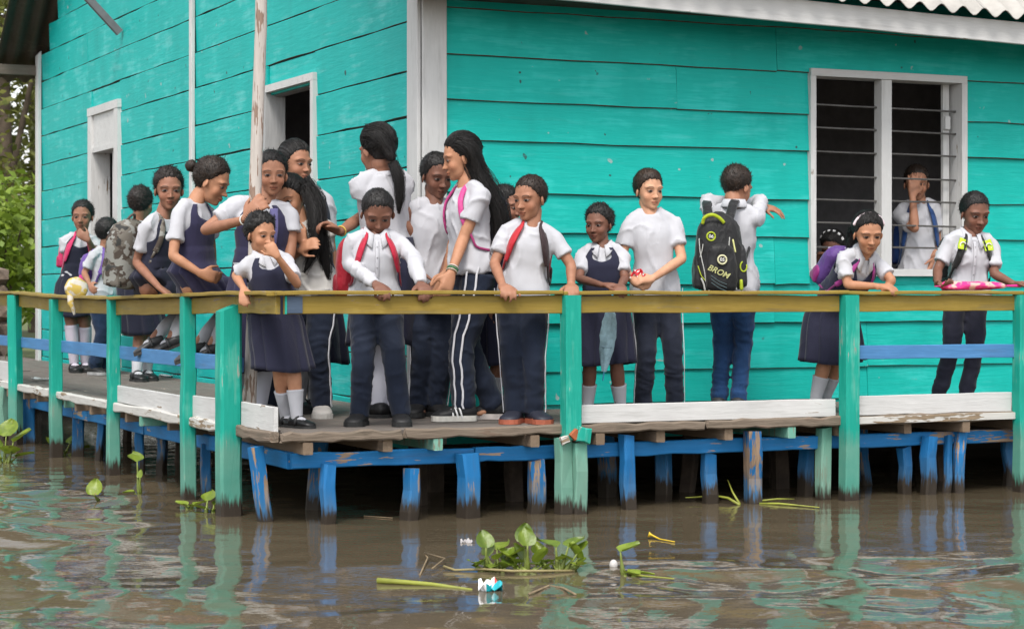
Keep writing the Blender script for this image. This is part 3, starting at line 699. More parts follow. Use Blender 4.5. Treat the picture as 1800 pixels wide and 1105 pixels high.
# more trees round the lagoon, out of the picture to the left and behind the house
# ---- rubble wall on the bank
rub = thing('rubble_wall', W(-1.5, 14.2, .3), 'low brown rubble wall under the bush at the far left', 'wall', rotz=ANG)
M_stone = [plain('rubble_stone_%d' % i, c, .95, .3, 5, .5) for i, c in enumerate([(0.16, .12, .09), (.11, .085, .07), (.2, .15, .115)])]
srng = np.random.default_rng(4)
def stone_mesh(seed):
    bm = bmesh.new(); bmesh.ops.create_icosphere(bm, subdivisions=1, radius=.5)
    for vv in bm.verts: vv.co *= 1 + .22 * random.uniform(-1, 1)
    me = bpy.data.meshes.new('stone'); bm.to_mesh(me); bm.free(); return me
stones = []
for k in range(4): stones.append(stone_mesh(k))
SM = [[None] * 3 for _ in range(4)]
for row in range(6):
    x = -3.2 + (row % 2) * .12
    while x < 2.9:
        w_ = srng.uniform(.2, .42); h_ = .25
        a, b = srng.integers(4), srng.integers(3)
        if SM[a][b] is None: SM[a][b] = stones[a].copy(); SM[a][b].materials.append(M_stone[b])
        o = link_mesh('stone', SM[a][b], None, rub, (x + w_ / 2, srng.uniform(-.05, .05), row * .21 + .08)); o.scale = (w_ * 1.12, .38, h_ * 1.15); o.rotation_euler = (srng.uniform(-.3, .3), srng.uniform(-.15, .15), srng.uniform(-.2, .2))
        x += w_
# ---- grass on the bank
rng = np.random.default_rng(8)
gp_ = []
for i in range(9000):
    t, n = rng.uniform(-9, 1.2), rng.uniform(11.6, 20)
    p = W(t, n); gp_.append((p[0], p[1], float(ground_h(t, n)) - .02))
gp_ = np.array(gp_); gp_ = gp_[gp_[:, 2] > .1]
ng = len(gp_); lean = rng.normal(size=(ng, 3)) * .35; lean[:, 2] = 1; Lg = rng.uniform(.12, .36, ng)[:, None]; sd = rng.normal(size=(ng, 3)); sd[:, 2] = 0; sd /= np.linalg.norm(sd, axis=1)[:, None]
gvv = np.stack([gp_ - sd * .012, gp_ + sd * .012, gp_ + lean * Lg], 1).reshape(-1, 3)
gme = bpy.data.meshes.new('grass'); gme.from_pydata(gvv.tolist(), [], [(3 * i, 3 * i + 1, 3 * i + 2) for i in range(ng)])
ta_ = gme.attributes.new('tint', 'FLOAT', 'POINT'); ta_.data.foreach_set('value', np.repeat(rng.uniform(0, 1, ng), 3))
grass = link_mesh('grass', gme, leaf_mat('bank_grass', (.06, .10, .015, 1), (.20, .24, .05, 1)))
tag(grass, 'short green grass on the bank behind the walkway', 'grass', kind='stuff')

# ================================================================ THINGS ON THE WATER
M_hy, nt, bs, lk = new_mat('hyacinth_leaf')
at_ = nd(nt, 'ShaderNodeAttribute', attribute_name='tint'); c = coords(nt, (1, 1, 1))
hcol = mixc(nt, at_.outputs['Fac'], (0.085, 0.15, 0.014, 1), (0.29, 0.37, 0.04, 1))
hcol = mixc(nt, ramp(nt, noise(nt, c, 18, 3), .35, .7), mixc(nt, 1.0, hcol, (.55, .62, .5, 1), 'MULTIPLY'), hcol)
hcol = mixc(nt, ramp(nt, noise(nt, c, 30, 3), .68, .74), hcol, (.22, .15, .04, 1))
lk(hcol, bs.inputs['Base Color']); bs.inputs['Roughness'].default_value = .38
bp = nd(nt, 'ShaderNodeBump', i_Strength=.5, i_Distance=.006); lk(noise(nt, c, 40, 3), bp.inputs['Height']); lk(bp.outputs[0], bs.inputs['Normal'])
tr = nt.nodes.new('ShaderNodeBsdfTranslucent'); lk(hcol, tr.inputs[0]); mx = nd(nt, 'ShaderNodeMixShader', i_0=.25); lk(bs.outputs[0], mx.inputs[1]); lk(tr.outputs[0], mx.inputs[2]); lk(mx.outputs[0], nt.nodes['Material Output'].inputs[0])
M_hyp = plain('hyacinth_stalk', (0.16, 0.20, 0.04), .5, .3, 12)
def tube_mesh(pts, rad, ns=7):
    P = np.array(pts, float); v = []; f = []
    for i, p in enumerate(P):
        r = rad[i] if hasattr(rad, '__len__') else rad
        t = P[min(i + 1, len(P) - 1)] - P[max(i - 1, 0)]; t = t / (np.linalg.norm(t) + 1e-9)
        s = np.cross(t, (.31, .9, .17)); s /= np.linalg.norm(s); q = np.cross(t, s)
        for j in range(ns): a = 2 * math.pi * j / ns; v.append(p + r * (math.cos(a) * s + math.sin(a) * q))
    for i in range(len(P) - 1):
        for j in range(ns): f.append((i * ns + j, i * ns + (j + 1) % ns, (i + 1) * ns + (j + 1) % ns, (i + 1) * ns + j))
    f.append(tuple(range(ns - 1, -1, -1))); f.append(tuple((len(P) - 1) * ns + j for j in range(ns)))
    return v, f
def hy_leaf(parent, base, tip, size, facing, tint):
    """a bladder stalk from base to tip with a rounded cupped blade"""
    b, tp_ = np.array(base, float), np.array(tip, float); mid = (b + tp_) / 2 + np.array([0, 0, -.1 * np.linalg.norm(tp_ - b)])
    P = [b * (1 - k) ** 2 + 2 * mid * k * (1 - k) + tp_ * k * k for k in np.linspace(0, 1, 7)]
    L = np.linalg.norm(tp_ - b); v, f = tube_mesh(P, [.007, .011, .012, .009, .006, .005, .004]); nst = len(v)
    fd = np.array(facing, float); fd /= np.linalg.norm(fd); s = np.cross(fd, (0, 0, 1)); s /= np.linalg.norm(s) + 1e-9; up = np.cross(s, fd)
    rows = 7; cols = 7; curl_ = random.uniform(-1, 1)
    for i in range(rows):
        k = i / (rows - 1); w = size * .52 * math.sin(math.pi * min(1, .12 + .88 * k) ** .8) ** .7 if i < rows - 1 else .004
        for j in range(cols):
            a = j / (cols - 1) * 2 - 1
            v.append(tp_ + fd * size * k * 1.05 + s * w * a + up * (size * .16 * a * a * (1 - k * .4) - size * .12 * k * k + size * .035 * math.sin(5 * a + 4 * k + tint * 9) + size * .10 * curl_ * a * k))
    for i in range(rows - 1):
        for j in range(cols - 1): q = nst + i * cols + j; f.append((q, q + 1, q + 1 + cols, q + cols))
    o = mesh_obj('leaf', v, f, [M_hy, M_hyp], parent, smooth=True)
    o.data.polygons.foreach_set('material_index', [1] * (len(f) - (rows - 1) * (cols - 1)) + [0] * ((rows - 1) * (cols - 1)))
    at_ = o.data.attributes.new('tint', 'FLOAT', 'POINT'); at_.data.foreach_set('value', [float(np.clip(tint + random.uniform(-.1, .1), 0, 1))] * len(v))
    return o
def on_water(px, py): return at(px, py, FPX * EYE / (py - CY))
def hyacinth(px, py, leaves, label, sc=1.0):
    p = on_water(px, py); o = thing('water_hyacinth', p, label, 'water plant', 'water hyacinths'); Y = p[1]
    for (dx, dy, size, ang, tilt, tint) in leaves:      # offsets in photo pixels from the root
        q = np.array([dx / FPX * Y, random.uniform(-.05, .05), -dy / FPX * Y])
        b = np.array([q[0] * .35 + random.uniform(-.02, .02), random.uniform(-.03, .03), -.012])
        hy_leaf(o, b, (q[0], q[1], max(q[2], .012)), size * sc, (math.cos(R(ang)) * math.cos(R(tilt)), math.sin(R(ang)) * math.cos(R(tilt)), math.sin(R(tilt))), tint)
    return o
def raft(px, py, n, wpx, hpx, label, seed, extra=()):
    rg = random.Random(seed); L = list(extra)
    for i in range(n):
        a = rg.uniform(0, 360); dx = wpx * rg.uniform(-1, 1); dy = -hpx * rg.uniform(.05, 1) ** 1.4
        L.append((dx, dy, rg.uniform(.05, .085), a, rg.uniform(-5, 45) + 25 * (dy < -hpx * .6), rg.uniform(.15, 1)))
    return hyacinth(px, py, L, label)
raft(868, 1000, 8, 34, 34, 'left clump of water hyacinth in the floating raft', 1, [(-14, -38, .085, 110, 62, .4), (6, -34, .085, 55, 25, .6), (24, -22, .09, 10, 30, .7)])
raft(925, 1001, 7, 34, 22, 'middle clump of water hyacinth with one tall folded leaf', 2, [(-4, -48, .085, 70, 72, .35), (2, -44, .085, 110, 66, .5), (-22, -20, .09, 150, 32, .7)])
raft(985, 1001, 9, 40, 32, 'right clump of water hyacinth at the end of the raft', 3, [(-8, -40, .10, 150, 22, .3), (14, -40, .10, 40, 26, .35), (30, -28, .07, 20, 50, .6)])
hyacinth(1096, 1012, [(-5, -42, .095, 20, 25, .8), (4, -6, .07, 330, 5, .9), (30, 2, .06, 0, 0, .9)], 'single small water hyacinth floating right of the raft')
hyacinth(367, 900, [(-3, -20, .085, 80, 40, .7), (8, -12, .09, 20, 30, .8), (-8, -6, .085, 200, 20, .6), (4, -2, .08, 280, 10, .9)], 'small water hyacinth against the corner post')
hyacinth(332, 893, [(-6, -5, .075, 150, 20, .9), (8, -5, .08, 20, 20, .8), (0, -3, .07, 270, 10, .7)], 'flat little water hyacinth by the second green post')
hyacinth(10, 812, [(-2, -45, .16, 80, 50, .8), (12, -35, .15, 20, 40, .9), (-14, -25, .15, 170, 40, .7), (6, -14, .15, 280, 30, .9), (16, -8, .13, 0, 20, .8), (-12, -4, .14, 220, 15, .9)], 'large water hyacinth at the left edge by the rear post')
hyacinth(112, 800, [(-12, -14, .13, 150, 40, .2), (8, -20, .13, 40, 40, .25), (18, -6, .12, 0, 25, .3), (-4, -4, .11, 260, 15, .3)], 'dull dark green water hyacinth between two rear posts')
hyacinth(168, 876, [(0, -8, .10, 80, 70, .8)], 'lone round water hyacinth leaf standing in open water')
hyacinth(244, 868, [(-2, -58, .10, 120, 30, .6), (-8, -1, .07, 200, 5, .9), (4, -30, .05, 60, 80, .9)], 'tall thin water hyacinth stalk in front of the blue piles')
M_reed = plain('yellow_green_reed', (0.24, 0.26, 0.04), .5, .3, 10)
M_twig = plain('pale_brown_twig', (0.20, 0.15, 0.09), .8, .35, 12)
def stalk(name, pts, rad, mat, label, cat, lift=.004):
    P = [on_water(px, py) for (px, py, h) in pts]; P = [p + np.array([0, 0, h + lift]) for p, (px, py, h) in zip(P, pts)]
    o = P[0].copy(); Q = [p - o for p in P]; v, f = tube_mesh(Q, rad); ob = mesh_obj(name, v, f, mat, loc=o, smooth=True); return tag(ob, label, cat)
stalk('floating_reed', [(664, 1024, .006), (700, 1026, .006), (760, 1030, .004), (830, 1036, -.004)], [.014, .012, .010, .006], M_reed, 'thick yellow-green reed stem floating left of the raft', 'stem')
stalk('twig', [(738, 1012, 0), (752, 985, .01), (746, 984, .03), (782, 990, .02), (760, 1004, .01)], .004, M_twig, 'bent pale twig sticking up left of the raft', 'twig')
stalk('twig', [(930, 1045, 0), (965, 1032, .004), (990, 1036, .004), (1012, 1046, 0)], .005, M_twig, 'curved brown twig floating below the raft', 'twig')
stalk('twig', [(780, 1000, .01), (800, 1003, .0), (850, 1001, .0), (900, 1006, .004), (1010, 1004, 0)], .006, plain('dead_stalk', (.24, .20, .09), .7), 'straw-coloured dead stalk lying under the hyacinth raft', 'stalk')
stalk('floating_reed', [(1105, 1010, .002), (1130, 1014, .002), (1185, 1018, 0)], [.006, .005, .003], M_reed, 'thin yellow stem trailing from the small hyacinth', 'stem')
stalk('floating_reed', [(1300, 886, 0), (1288, 884, .06), (1279, 882, .13)], [.008, .006, .002], M_reed, 'upright green reed blade among the front piles', 'reed')
stalk('floating_reed', [(1300, 888, 0), (1280, 885, .03), (1255, 882, .035), (1220, 882, .025), (1205, 884, .03)], [.008, .008, .006, .005, .002], M_reed, 'reed blade bent over the water towards the left', 'reed')
stalk('floating_reed', [(1335, 886, 0), (1370, 887, .004), (1440, 893, .002)], [.008, .007, .003], M_reed, 'long reed blade floating in front of the blue piles', 'reed')
stalk('floating_reed', [(1335, 884, .01), (1365, 883, .018), (1396, 881, .012)], [.006, .006, .002], M_reed, 'short reed blade over the longer floating one', 'reed')
stalk('floating_reed', [(640, 908, 0), (690, 911, .0)], [.005, .003], M_twig, 'dry blade at the foot of the dark piles', 'reed')
fl_ = stalk('trumpet_flower', [(1140, 945, .015), (1146, 945, .01), (1160, 949, .002), (1186, 953, 0)], [.016, .006, .004, .003], plain('yellow_petal', (.55, .38, .02), .5), 'small yellow trumpet flower floating right of the raft', 'flower')
# foam lump
bm = bmesh.new(); bmesh.ops.create_icosphere(bm, subdivisions=3, radius=.019)
for v_ in bm.verts: v_.co.z *= 1.25; v_.co *= 1 + .06 * math.sin(90 * v_.co.x + 50 * v_.co.y)
me = bpy.data.meshes.new('foam_lump'); bm.to_mesh(me); bm.free(); me.polygons.foreach_set('use_smooth', [True] * len(me.polygons))
p = on_water(1078, 999); tag(link_mesh('foam_lump', me, plain('white_foam', (.5, .48, .47), .7, .05), None, p + np.array([0, 0, .018])), 'white rounded foam lump beside the small hyacinth', 'litter')
# crumpled wrapper
bm = bmesh.new(); bmesh.ops.create_grid(bm, x_segments=9, y_segments=7, size=.5)
for v_ in bm.verts:
    x, y = v_.co.x, v_.co.y; v_.co = Vector((x * .10, y * .07 + .01 * math.sin(9 * x), .022 + .018 * math.sin(8 * x + 5 * y) + .014 * math.cos(13 * y - 7 * x) + random.uniform(-.006, .006)))
me = bpy.data.meshes.new('snack_wrapper'); bm.to_mesh(me); bm.free()
for i, m in enumerate((plain('wrapper_white', (.8, .8, .8), .3, .05), plain('wrapper_teal', (.01, .36, .42), .3, .1), plain('wrapper_red', (.5, .06, .05), .3, .1))): me.materials.append(m)
for pl in me.polygons:
    c = pl.center; pl.material_index = 1 if (c.x > .012 or (c.x > -.02 and c.y < -.005)) else 0
    if abs(c.x - .022) < .008 and abs(c.y) < .012: pl.material_index = 2
p = on_water(862, 1038); tag(link_mesh('snack_wrapper', me, None, None, p + np.array([0, 0, .0])), 'crumpled white and turquoise snack wrapper floating below the raft', 'litter')
me2 = me.copy(); me2.materials.clear(); me2.materials.append(plain('grey_plastic', (.4, .38, .38), .4, .1)); me2.polygons.foreach_set('material_index', [0] * len(me2.polygons))
p = on_water(820, 953); o = link_mesh('plastic_scrap', me2, None, None, p + np.array([0, 0, -.012])); o.scale = (.6, .6, .6); tag(o, 'dull grey plastic scrap floating above the raft', 'litter')
# ================================================================ FIGURES: builder
def nrm(v):
    v = np.asarray(v, float); return v / (np.linalg.norm(v) + 1e-12)
class Soup:
    """vertices and faces of closed shells; turned into one skin by voxel remeshing"""
    def __init__(s): s.v = []; s.f = []; s.n = 0
    def add(s, v, f):
        v = np.asarray(v, float); s.v.append(v); s.f += [tuple(i + s.n for i in q) for q in f]; s.n += len(v)
    def verts(s): return np.concatenate(s.v) if s.v else np.zeros((0, 3))
def spline(P, m):
    P = np.asarray(P, float); n = len(P); out = []
    if n < 3:
        return np.array([P[0] + (P[-1] - P[0]) * k for k in np.linspace(0, 1, m)])
    for u in np.linspace(0, n - 1, m):
        i = min(int(u), n - 2); k = u - i
        p0, p1, p2, p3 = P[max(i - 1, 0)], P[i], P[i + 1], P[min(i + 2, n - 1)]
        out.append(.5 * ((2 * p1) + (-p0 + p2) * k + (2 * p0 - 5 * p1 + 4 * p2 - p3) * k * k + (-p0 + 3 * p1 - 3 * p2 + p3) * k ** 3))
    return np.array(out)
def loft(rings, ns=14, ex=2.0, cap=True):
    """rings: (centre, vector a, vector b). Superellipse rings joined and capped"""
    v = []; f = []; th = np.arange(ns) / ns * 2 * math.pi; c, s = np.cos(th), np.sin(th)
    c = np.sign(c) * np.abs(c) ** (2 / ex); s = np.sign(s) * np.abs(s) ** (2 / ex)
    for (ce, a, b) in rings: v.append(np.asarray(ce)[None] + c[:, None] * np.asarray(a)[None] + s[:, None] * np.asarray(b)[None])
    m = len(rings)
    for i in range(m - 1):
        for j in range(ns): f.append((i * ns + j, i * ns + (j + 1) % ns, (i + 1) * ns + (j + 1) % ns, (i + 1) * ns + j))
    if cap: f.append(tuple(range(ns - 1, -1, -1))); f.append(tuple((m - 1) * ns + j for j in range(ns)))
    return np.concatenate(v), f
def limb(P, Rr, ns=12, m=None, ref=None, flat=1.0, round_ends=True):
    """tapering round limb through points P with radii Rr"""
    P = np.asarray(P, float); m = m or (len(P) - 1) * 5 + 1
    Q = np.concatenate([spline(P, m), ], 0); rr = np.interp(np.linspace(0, len(P) - 1, m), np.arange(len(P)), Rr)
    if round_ends:
        d0, d1 = nrm(Q[0] - Q[1]), nrm(Q[-1] - Q[-2])
        Q = np.concatenate([[Q[0] + d0 * rr[0] * .75], [Q[0] + d0 * rr[0] * .45], Q, [Q[-1] + d1 * rr[-1] * .45], [Q[-1] + d1 * rr[-1] * .75]])
        rr = np.concatenate([[rr[0] * .4, rr[0] * .82], rr, [rr[-1] * .82, rr[-1] * .4]])
    rings = []; s = np.asarray(ref, float) if ref is not None else np.array([.23, .95, .17])
    for i in range(len(Q)):
        t = nrm(Q[min(i + 1, len(Q) - 1)] - Q[max(i - 1, 0)])
        s = nrm(s - t * np.dot(s, t)); q = np.cross(t, s)
        rings.append((Q[i], s * rr[i], q * rr[i] * flat))
    return loft(rings, ns)
def ellipsoid(c, r, axes=None, ns=12, nr=8):
    axes = np.eye(3) if axes is None else axes; rings = []
    for i in range(nr + 1):
        a = -math.pi / 2 + math.pi * (i + .02) / (nr + .04); k = math.cos(a)
        rings.append((np.asarray(c) + axes[2] * r[2] * math.sin(a), axes[0] * r[0] * k, axes[1] * r[1] * k))
    return loft(rings, ns)

JOBS = []      # (object, voxel, post) remeshed together in one evaluation
def remesh_job(name, soup, voxel, mat, parent, base, post=None, color=None):
    me = bpy.data.meshes.new(name); me.from_pydata((soup.verts() - base).tolist(), [], soup.f)
    o = link_mesh(name, me, mat, parent)
    md = o.modifiers.new('r', 'REMESH'); md.mode = 'VOXEL'; md.voxel_size = voxel; md.use_smooth_shade = True
    sm = o.modifiers.new('s', 'SMOOTH'); sm.factor = .5; sm.iterations = 3
    if color is not None: o.color = color
    JOBS.append((o, post, base)); return o
def run_jobs():
    dg = bpy.context.evaluated_depsgraph_get(); dg.update()
    new = []
    for (o, post, base) in JOBS: new.append(bpy.data.meshes.new_from_object(o.evaluated_get(dg)))
    for (o, post, base), me in zip(JOBS, new):
        old = o.data; o.modifiers.clear(); o.data = me; me.name = o.name
        bpy.data.meshes.remove(old)
        n = len(me.vertices); co = np.empty(n * 3); me.vertices.foreach_get('co', co); co = co.reshape(-1, 3)
        no = np.empty(n * 3); me.vertices.foreach_get('normal', no); no = no.reshape(-1, 3)
        if post is not None:
            co2 = post(co + base, no) - base; me.vertices.foreach_set('co', co2.ravel())
        me.polygons.foreach_set('use_smooth', [True] * len(me.polygons)); me.update()

# ---------------------------------------------------------------- materials of people
def M_(nt, op, a, b=None, c=None, clamp=False):
    n = nd(nt, 'ShaderNodeMath', operation=op); n.use_clamp = clamp
    for i, x in enumerate((a, b, c)):
        if x is None: continue
        if isinstance(x, (int, float)): n.inputs[i].default_value = x
        else: nt.links.new(x, n.inputs[i])
    return n.outputs[0]
skin, nt, bs, lk = new_mat('skin')
oi = nt.nodes.new('ShaderNodeObjectInfo'); hcn = nd(nt, 'ShaderNodeAttribute', attribute_name='hc'); sp_ = nt.nodes.new('ShaderNodeSeparateXYZ'); lk(hcn.outputs['Vector'], sp_.inputs[0])
X, Y_, Z = sp_.outputs; AX = M_(nt, 'ABSOLUTE', X)
c = coords(nt, (1, 1, 1)); sn = noise(nt, c, 22, 3)
skc = oi.outputs['Color']
base = mixc(nt, ramp(nt, sn, .3, .7), mixc(nt, 1.0, skc, (.84, .80, .78, 1), 'MULTIPLY'), skc)
frontm = ramp(nt, Y_, .12, .2)
# lips
lx = M_(nt, 'DIVIDE', AX, .095); lz = M_(nt, 'DIVIDE', M_(nt, 'SUBTRACT', Z, .197), .042)
ld = M_(nt, 'ADD', M_(nt, 'MULTIPLY', lx, lx), M_(nt, 'MULTIPLY', lz, lz))
lipm = M_(nt, 'MULTIPLY', ramp(nt, ld, 1.1, .75), frontm)
base = mixc(nt, M_(nt, 'MULTIPLY', lipm, .75), base, mixc(nt, 1.0, skc, (.82, .55, .55, 1), 'MULTIPLY'))
mouth = M_(nt, 'MULTIPLY', M_(nt, 'MULTIPLY', ramp(nt, M_(nt, 'ABSOLUTE', M_(nt, 'SUBTRACT', Z, M_(nt, 'MULTIPLY_ADD', M_(nt, 'MULTIPLY', AX, AX), -.55, .197))), .011, .004), ramp(nt, AX, .10, .085)), frontm)
base = mixc(nt, M_(nt, 'MULTIPLY', mouth, .85), base, (.03, .010, .008, 1))
# redder cheeks and nose, darker lids with eye-socket shadow painted in
chx = M_(nt, 'DIVIDE', M_(nt, 'SUBTRACT', AX, .16), .13); chz = M_(nt, 'DIVIDE', M_(nt, 'SUBTRACT', Z, .33), .12)
chm = M_(nt, 'MULTIPLY', ramp(nt, M_(nt, 'ADD', M_(nt, 'MULTIPLY', chx, chx), M_(nt, 'MULTIPLY', chz, chz)), 1.2, .1), frontm)
base = mixc(nt, M_(nt, 'MULTIPLY', chm, .35), base, mixc(nt, 1.0, skc, (1.12, .88, .82, 1), 'MULTIPLY'))
eyeshx = M_(nt, 'DIVIDE', M_(nt, 'SUBTRACT', AX, .138), .12); eyeshz = M_(nt, 'DIVIDE', M_(nt, 'SUBTRACT', Z, .485), .075)
eyeshade = M_(nt, 'MULTIPLY', ramp(nt, M_(nt, 'ADD', M_(nt, 'MULTIPLY', eyeshx, eyeshx), M_(nt, 'MULTIPLY', eyeshz, eyeshz)), 1.1, .3), frontm)
base = mixc(nt, M_(nt, 'MULTIPLY', eyeshade, .5), base, mixc(nt, 1.0, skc, (.66, .60, .60, 1), 'MULTIPLY'))
# nostrils
nx_ = M_(nt, 'DIVIDE', M_(nt, 'SUBTRACT', AX, .032), .018); nz_ = M_(nt, 'DIVIDE', M_(nt, 'SUBTRACT', Z, .302), .012)
nm = M_(nt, 'MULTIPLY', ramp(nt, M_(nt, 'ADD', M_(nt, 'MULTIPLY', nx_, nx_), M_(nt, 'MULTIPLY', nz_, nz_)), 1.2, .5), frontm)
base = mixc(nt, M_(nt, 'MULTIPLY', nm, .7), base, (.03, .012, .008, 1))
# brows
bx = M_(nt, 'SUBTRACT', AX, .145); bzc = M_(nt, 'MULTIPLY_ADD', M_(nt, 'MULTIPLY', bx, bx), -3.0, .588)
bm_ = M_(nt, 'MULTIPLY', ramp(nt, M_(nt, 'ABSOLUTE', M_(nt, 'SUBTRACT', Z, bzc)), .020, .006), ramp(nt, M_(nt, 'ABSOLUTE', bx), .095, .07))
bm_ = M_(nt, 'MULTIPLY', bm_, frontm)
base = mixc(nt, M_(nt, 'MULTIPLY', bm_, .72), base, (.012, .009, .008, 1))
# eyes (almond opening on the modelled eyeball)
ex = M_(nt, 'DIVIDE', M_(nt, 'SUBTRACT', AX, .138), .068); ez = M_(nt, 'DIVIDE', M_(nt, 'SUBTRACT', Z, .477), .0265)
ed = M_(nt, 'ADD', M_(nt, 'MULTIPLY', ex, ex), M_(nt, 'ABSOLUTE', ez))
lash = M_(nt, 'MULTIPLY', ramp(nt, ed, 1.55, 1.15), frontm); almond = M_(nt, 'MULTIPLY', ramp(nt, ed, 1.0, .85), frontm)
base = mixc(nt, M_(nt, 'MULTIPLY', lash, .85), base, mixc(nt, 1.0, skc, (.12, .10, .10, 1), 'MULTIPLY'))
base = mixc(nt, almond, base, (.22, .19, .175, 1))
irx = M_(nt, 'SUBTRACT', AX, .138); irz = M_(nt, 'SUBTRACT', Z, .482)
ird = M_(nt, 'SQRT', M_(nt, 'ADD', M_(nt, 'MULTIPLY', irx, irx), M_(nt, 'MULTIPLY', irz, irz)))
base = mixc(nt, M_(nt, 'MULTIPLY', ramp(nt, ird, .044, .036), almond), base, (.012, .007, .005, 1))
lk(base, bs.inputs['Base Color']); bs.inputs['Specular IOR Level'].default_value = .32
ro = nd(nt, 'ShaderNodeMix', data_type='FLOAT'); lk(almond, ro.inputs[0]); ro.inputs[2].default_value = .56; ro.inputs[3].default_value = .12; lk(ro.outputs[0], bs.inputs['Roughness'])
bs.inputs['Subsurface Weight'].default_value = 0.0
bp = nd(nt, 'ShaderNodeBump', i_Strength=.15, i_Distance=.003); lk(noise(nt, c, 90, 2), bp.inputs['Height']); lk(bp.outputs[0], bs.inputs['Normal'])

def cloth(name, rough=.85, wr=6.0, bstr=.45, dist=.008, weave=240.0, dark=.95):
    m, nt, bs, lk = new_mat(name); c = coords(nt, (1, 1, .55))
    oi = nt.nodes.new('ShaderNodeObjectInfo'); n1 = noise(nt, c, wr, 3, .5)
    lk(mixc(nt, ramp(nt, noise(nt, c, 5, 2), .3, .7), mixc(nt, 1.0, oi.outputs['Color'], (dark, dark, dark, 1), 'MULTIPLY'), oi.outputs['Color']), bs.inputs['Base Color'])
    bs.inputs['Roughness'].default_value = rough; bs.inputs['Specular IOR Level'].default_value = .2
    bs.inputs['Sheen Weight'].default_value = .12
    # creases: ridged noise
    rid = M_(nt, 'ABSOLUTE', M_(nt, 'SUBTRACT', n1, .5)); rid = M_(nt, 'POWER', M_(nt, 'SUBTRACT', 1.0, M_(nt, 'MULTIPLY', rid, 4.0), None, True), 2.0)
    h = M_(nt, 'ADD', rid, M_(nt, 'MULTIPLY', n1, 1.2))
    bp = nd(nt, 'ShaderNodeBump', i_Strength=bstr, i_Distance=dist); lk(h, bp.inputs['Height']); lk(bp.outputs[0], bs.inputs['Normal'])
    return m
M_cloth = cloth('cotton_cloth'); M_heavy = cloth('school_serge', .82, 6.0, .35, .010, dark=.88); M_denim = cloth('denim', .9, 9.0, .5, .01, dark=.5)
M_nylon = cloth('bag_nylon', .5, 9.0, .5, .012)
M_camo, nt, bs, lk = new_mat('camouflage_cloth'); c = coords(nt, (1, 1, 1)); n1 = noise(nt, c, 9, 3, .55); n2 = noise(nt, coords(nt, (1, 1, 1.3)), 14, 2, .5)
cb = mixc(nt, ramp(nt, n1, .47, .50), (.055, .040, .030, 1), (.13, .115, .095, 1)); cb = mixc(nt, ramp(nt, n2, .55, .57), cb, (.24, .24, .22, 1)); lk(mixc(nt, ramp(nt, n2, .40, .38), cb, (.022, .022, .020, 1)), bs.inputs['Base Color']); bs.inputs['Roughness'].default_value = .75
bp = nd(nt, 'ShaderNodeBump', i_Strength=.6, i_Distance=.012); lk(n1, bp.inputs['Height']); lk(bp.outputs[0], bs.inputs['Normal'])
M_leather = plain('shoe_leather', (.02, .02, .02), .4, .3, 20, .1, use_obj_color=True)
M_rubber = plain('shoe_sole', (.5, .5, .5), .7, .2, 20, .1, use_obj_color=True)
M_trim = plain('coloured_trim', (.5, .5, .5), .55, .1, 14, .05, use_obj_color=True, dark=.88)
hairm, nt, bs, lk = new_mat('hair')
oi = nt.nodes.new('ShaderNodeObjectInfo'); c = coords(nt, (60, 60, 14)); hn = noise(nt, c, 1.6, 3, .6)
lk(mixc(nt, ramp(nt, hn, .3, .75), mixc(nt, 1.0, oi.outputs['Color'], (.35, .35, .35, 1), 'MULTIPLY'), mixc(nt, 1.0, oi.outputs['Color'], (1.7, 1.6, 1.5, 1), 'MULTIPLY')), bs.inputs['Base Color'])
bs.inputs['Roughness'].default_value = .5; bs.inputs['Specular IOR Level'].default_value = .35
bp = nd(nt, 'ShaderNodeBump', i_Strength=.9, i_Distance=.006); lk(hn, bp.inputs['Height']); lk(bp.outputs[0], bs.inputs['Normal'])

# ---------------------------------------------------------------- head
NU, NV = 84, 66
_u = np.linspace(0, 2 * math.pi, NU, endpoint=False); _u = _u - .45 * np.sin(_u)        # denser towards the face
_v = np.linspace(-math.pi / 2 + .02, math.pi / 2 - .02, NV)
UU, VV = np.meshgrid(_u, _v)
HD = np.stack([np.sin(UU) * np.cos(VV), np.cos(UU) * np.cos(VV), np.sin(VV)], -1).reshape(-1, 3)   # +y is the face
HF = [(i * NU + j, i * NU + (j + 1) % NU, (i + 1) * NU + (j + 1) % NU, (i + 1) * NU + j) for i in range(NV - 1) for j in range(NU)] + [tuple(range(NU - 1, -1, -1)), tuple((NV - 1) * NU + j for j in range(NU))]
HCEN = np.array([0, .02, .50])
def sd_ell(p, c, r):
    q = (p - c) / r; k = np.linalg.norm(q, axis=1); return (k - 1) * min(r) * 1.0
def smin(a, b, k): h = np.clip(.5 + .5 * (b - a) / k, 0, 1); return b + (a - b) * h - k * h * (1 - h)
def smax(a, b, k): return -smin(-a, -b, k)
def sd_cap(p, a, b, r):
    a, b = np.array(a), np.array(b); pa = p - a; ba = b - a; h = np.clip(pa @ ba / (ba @ ba), 0, 1); return np.linalg.norm(pa - h[:, None] * ba, axis=1) - r
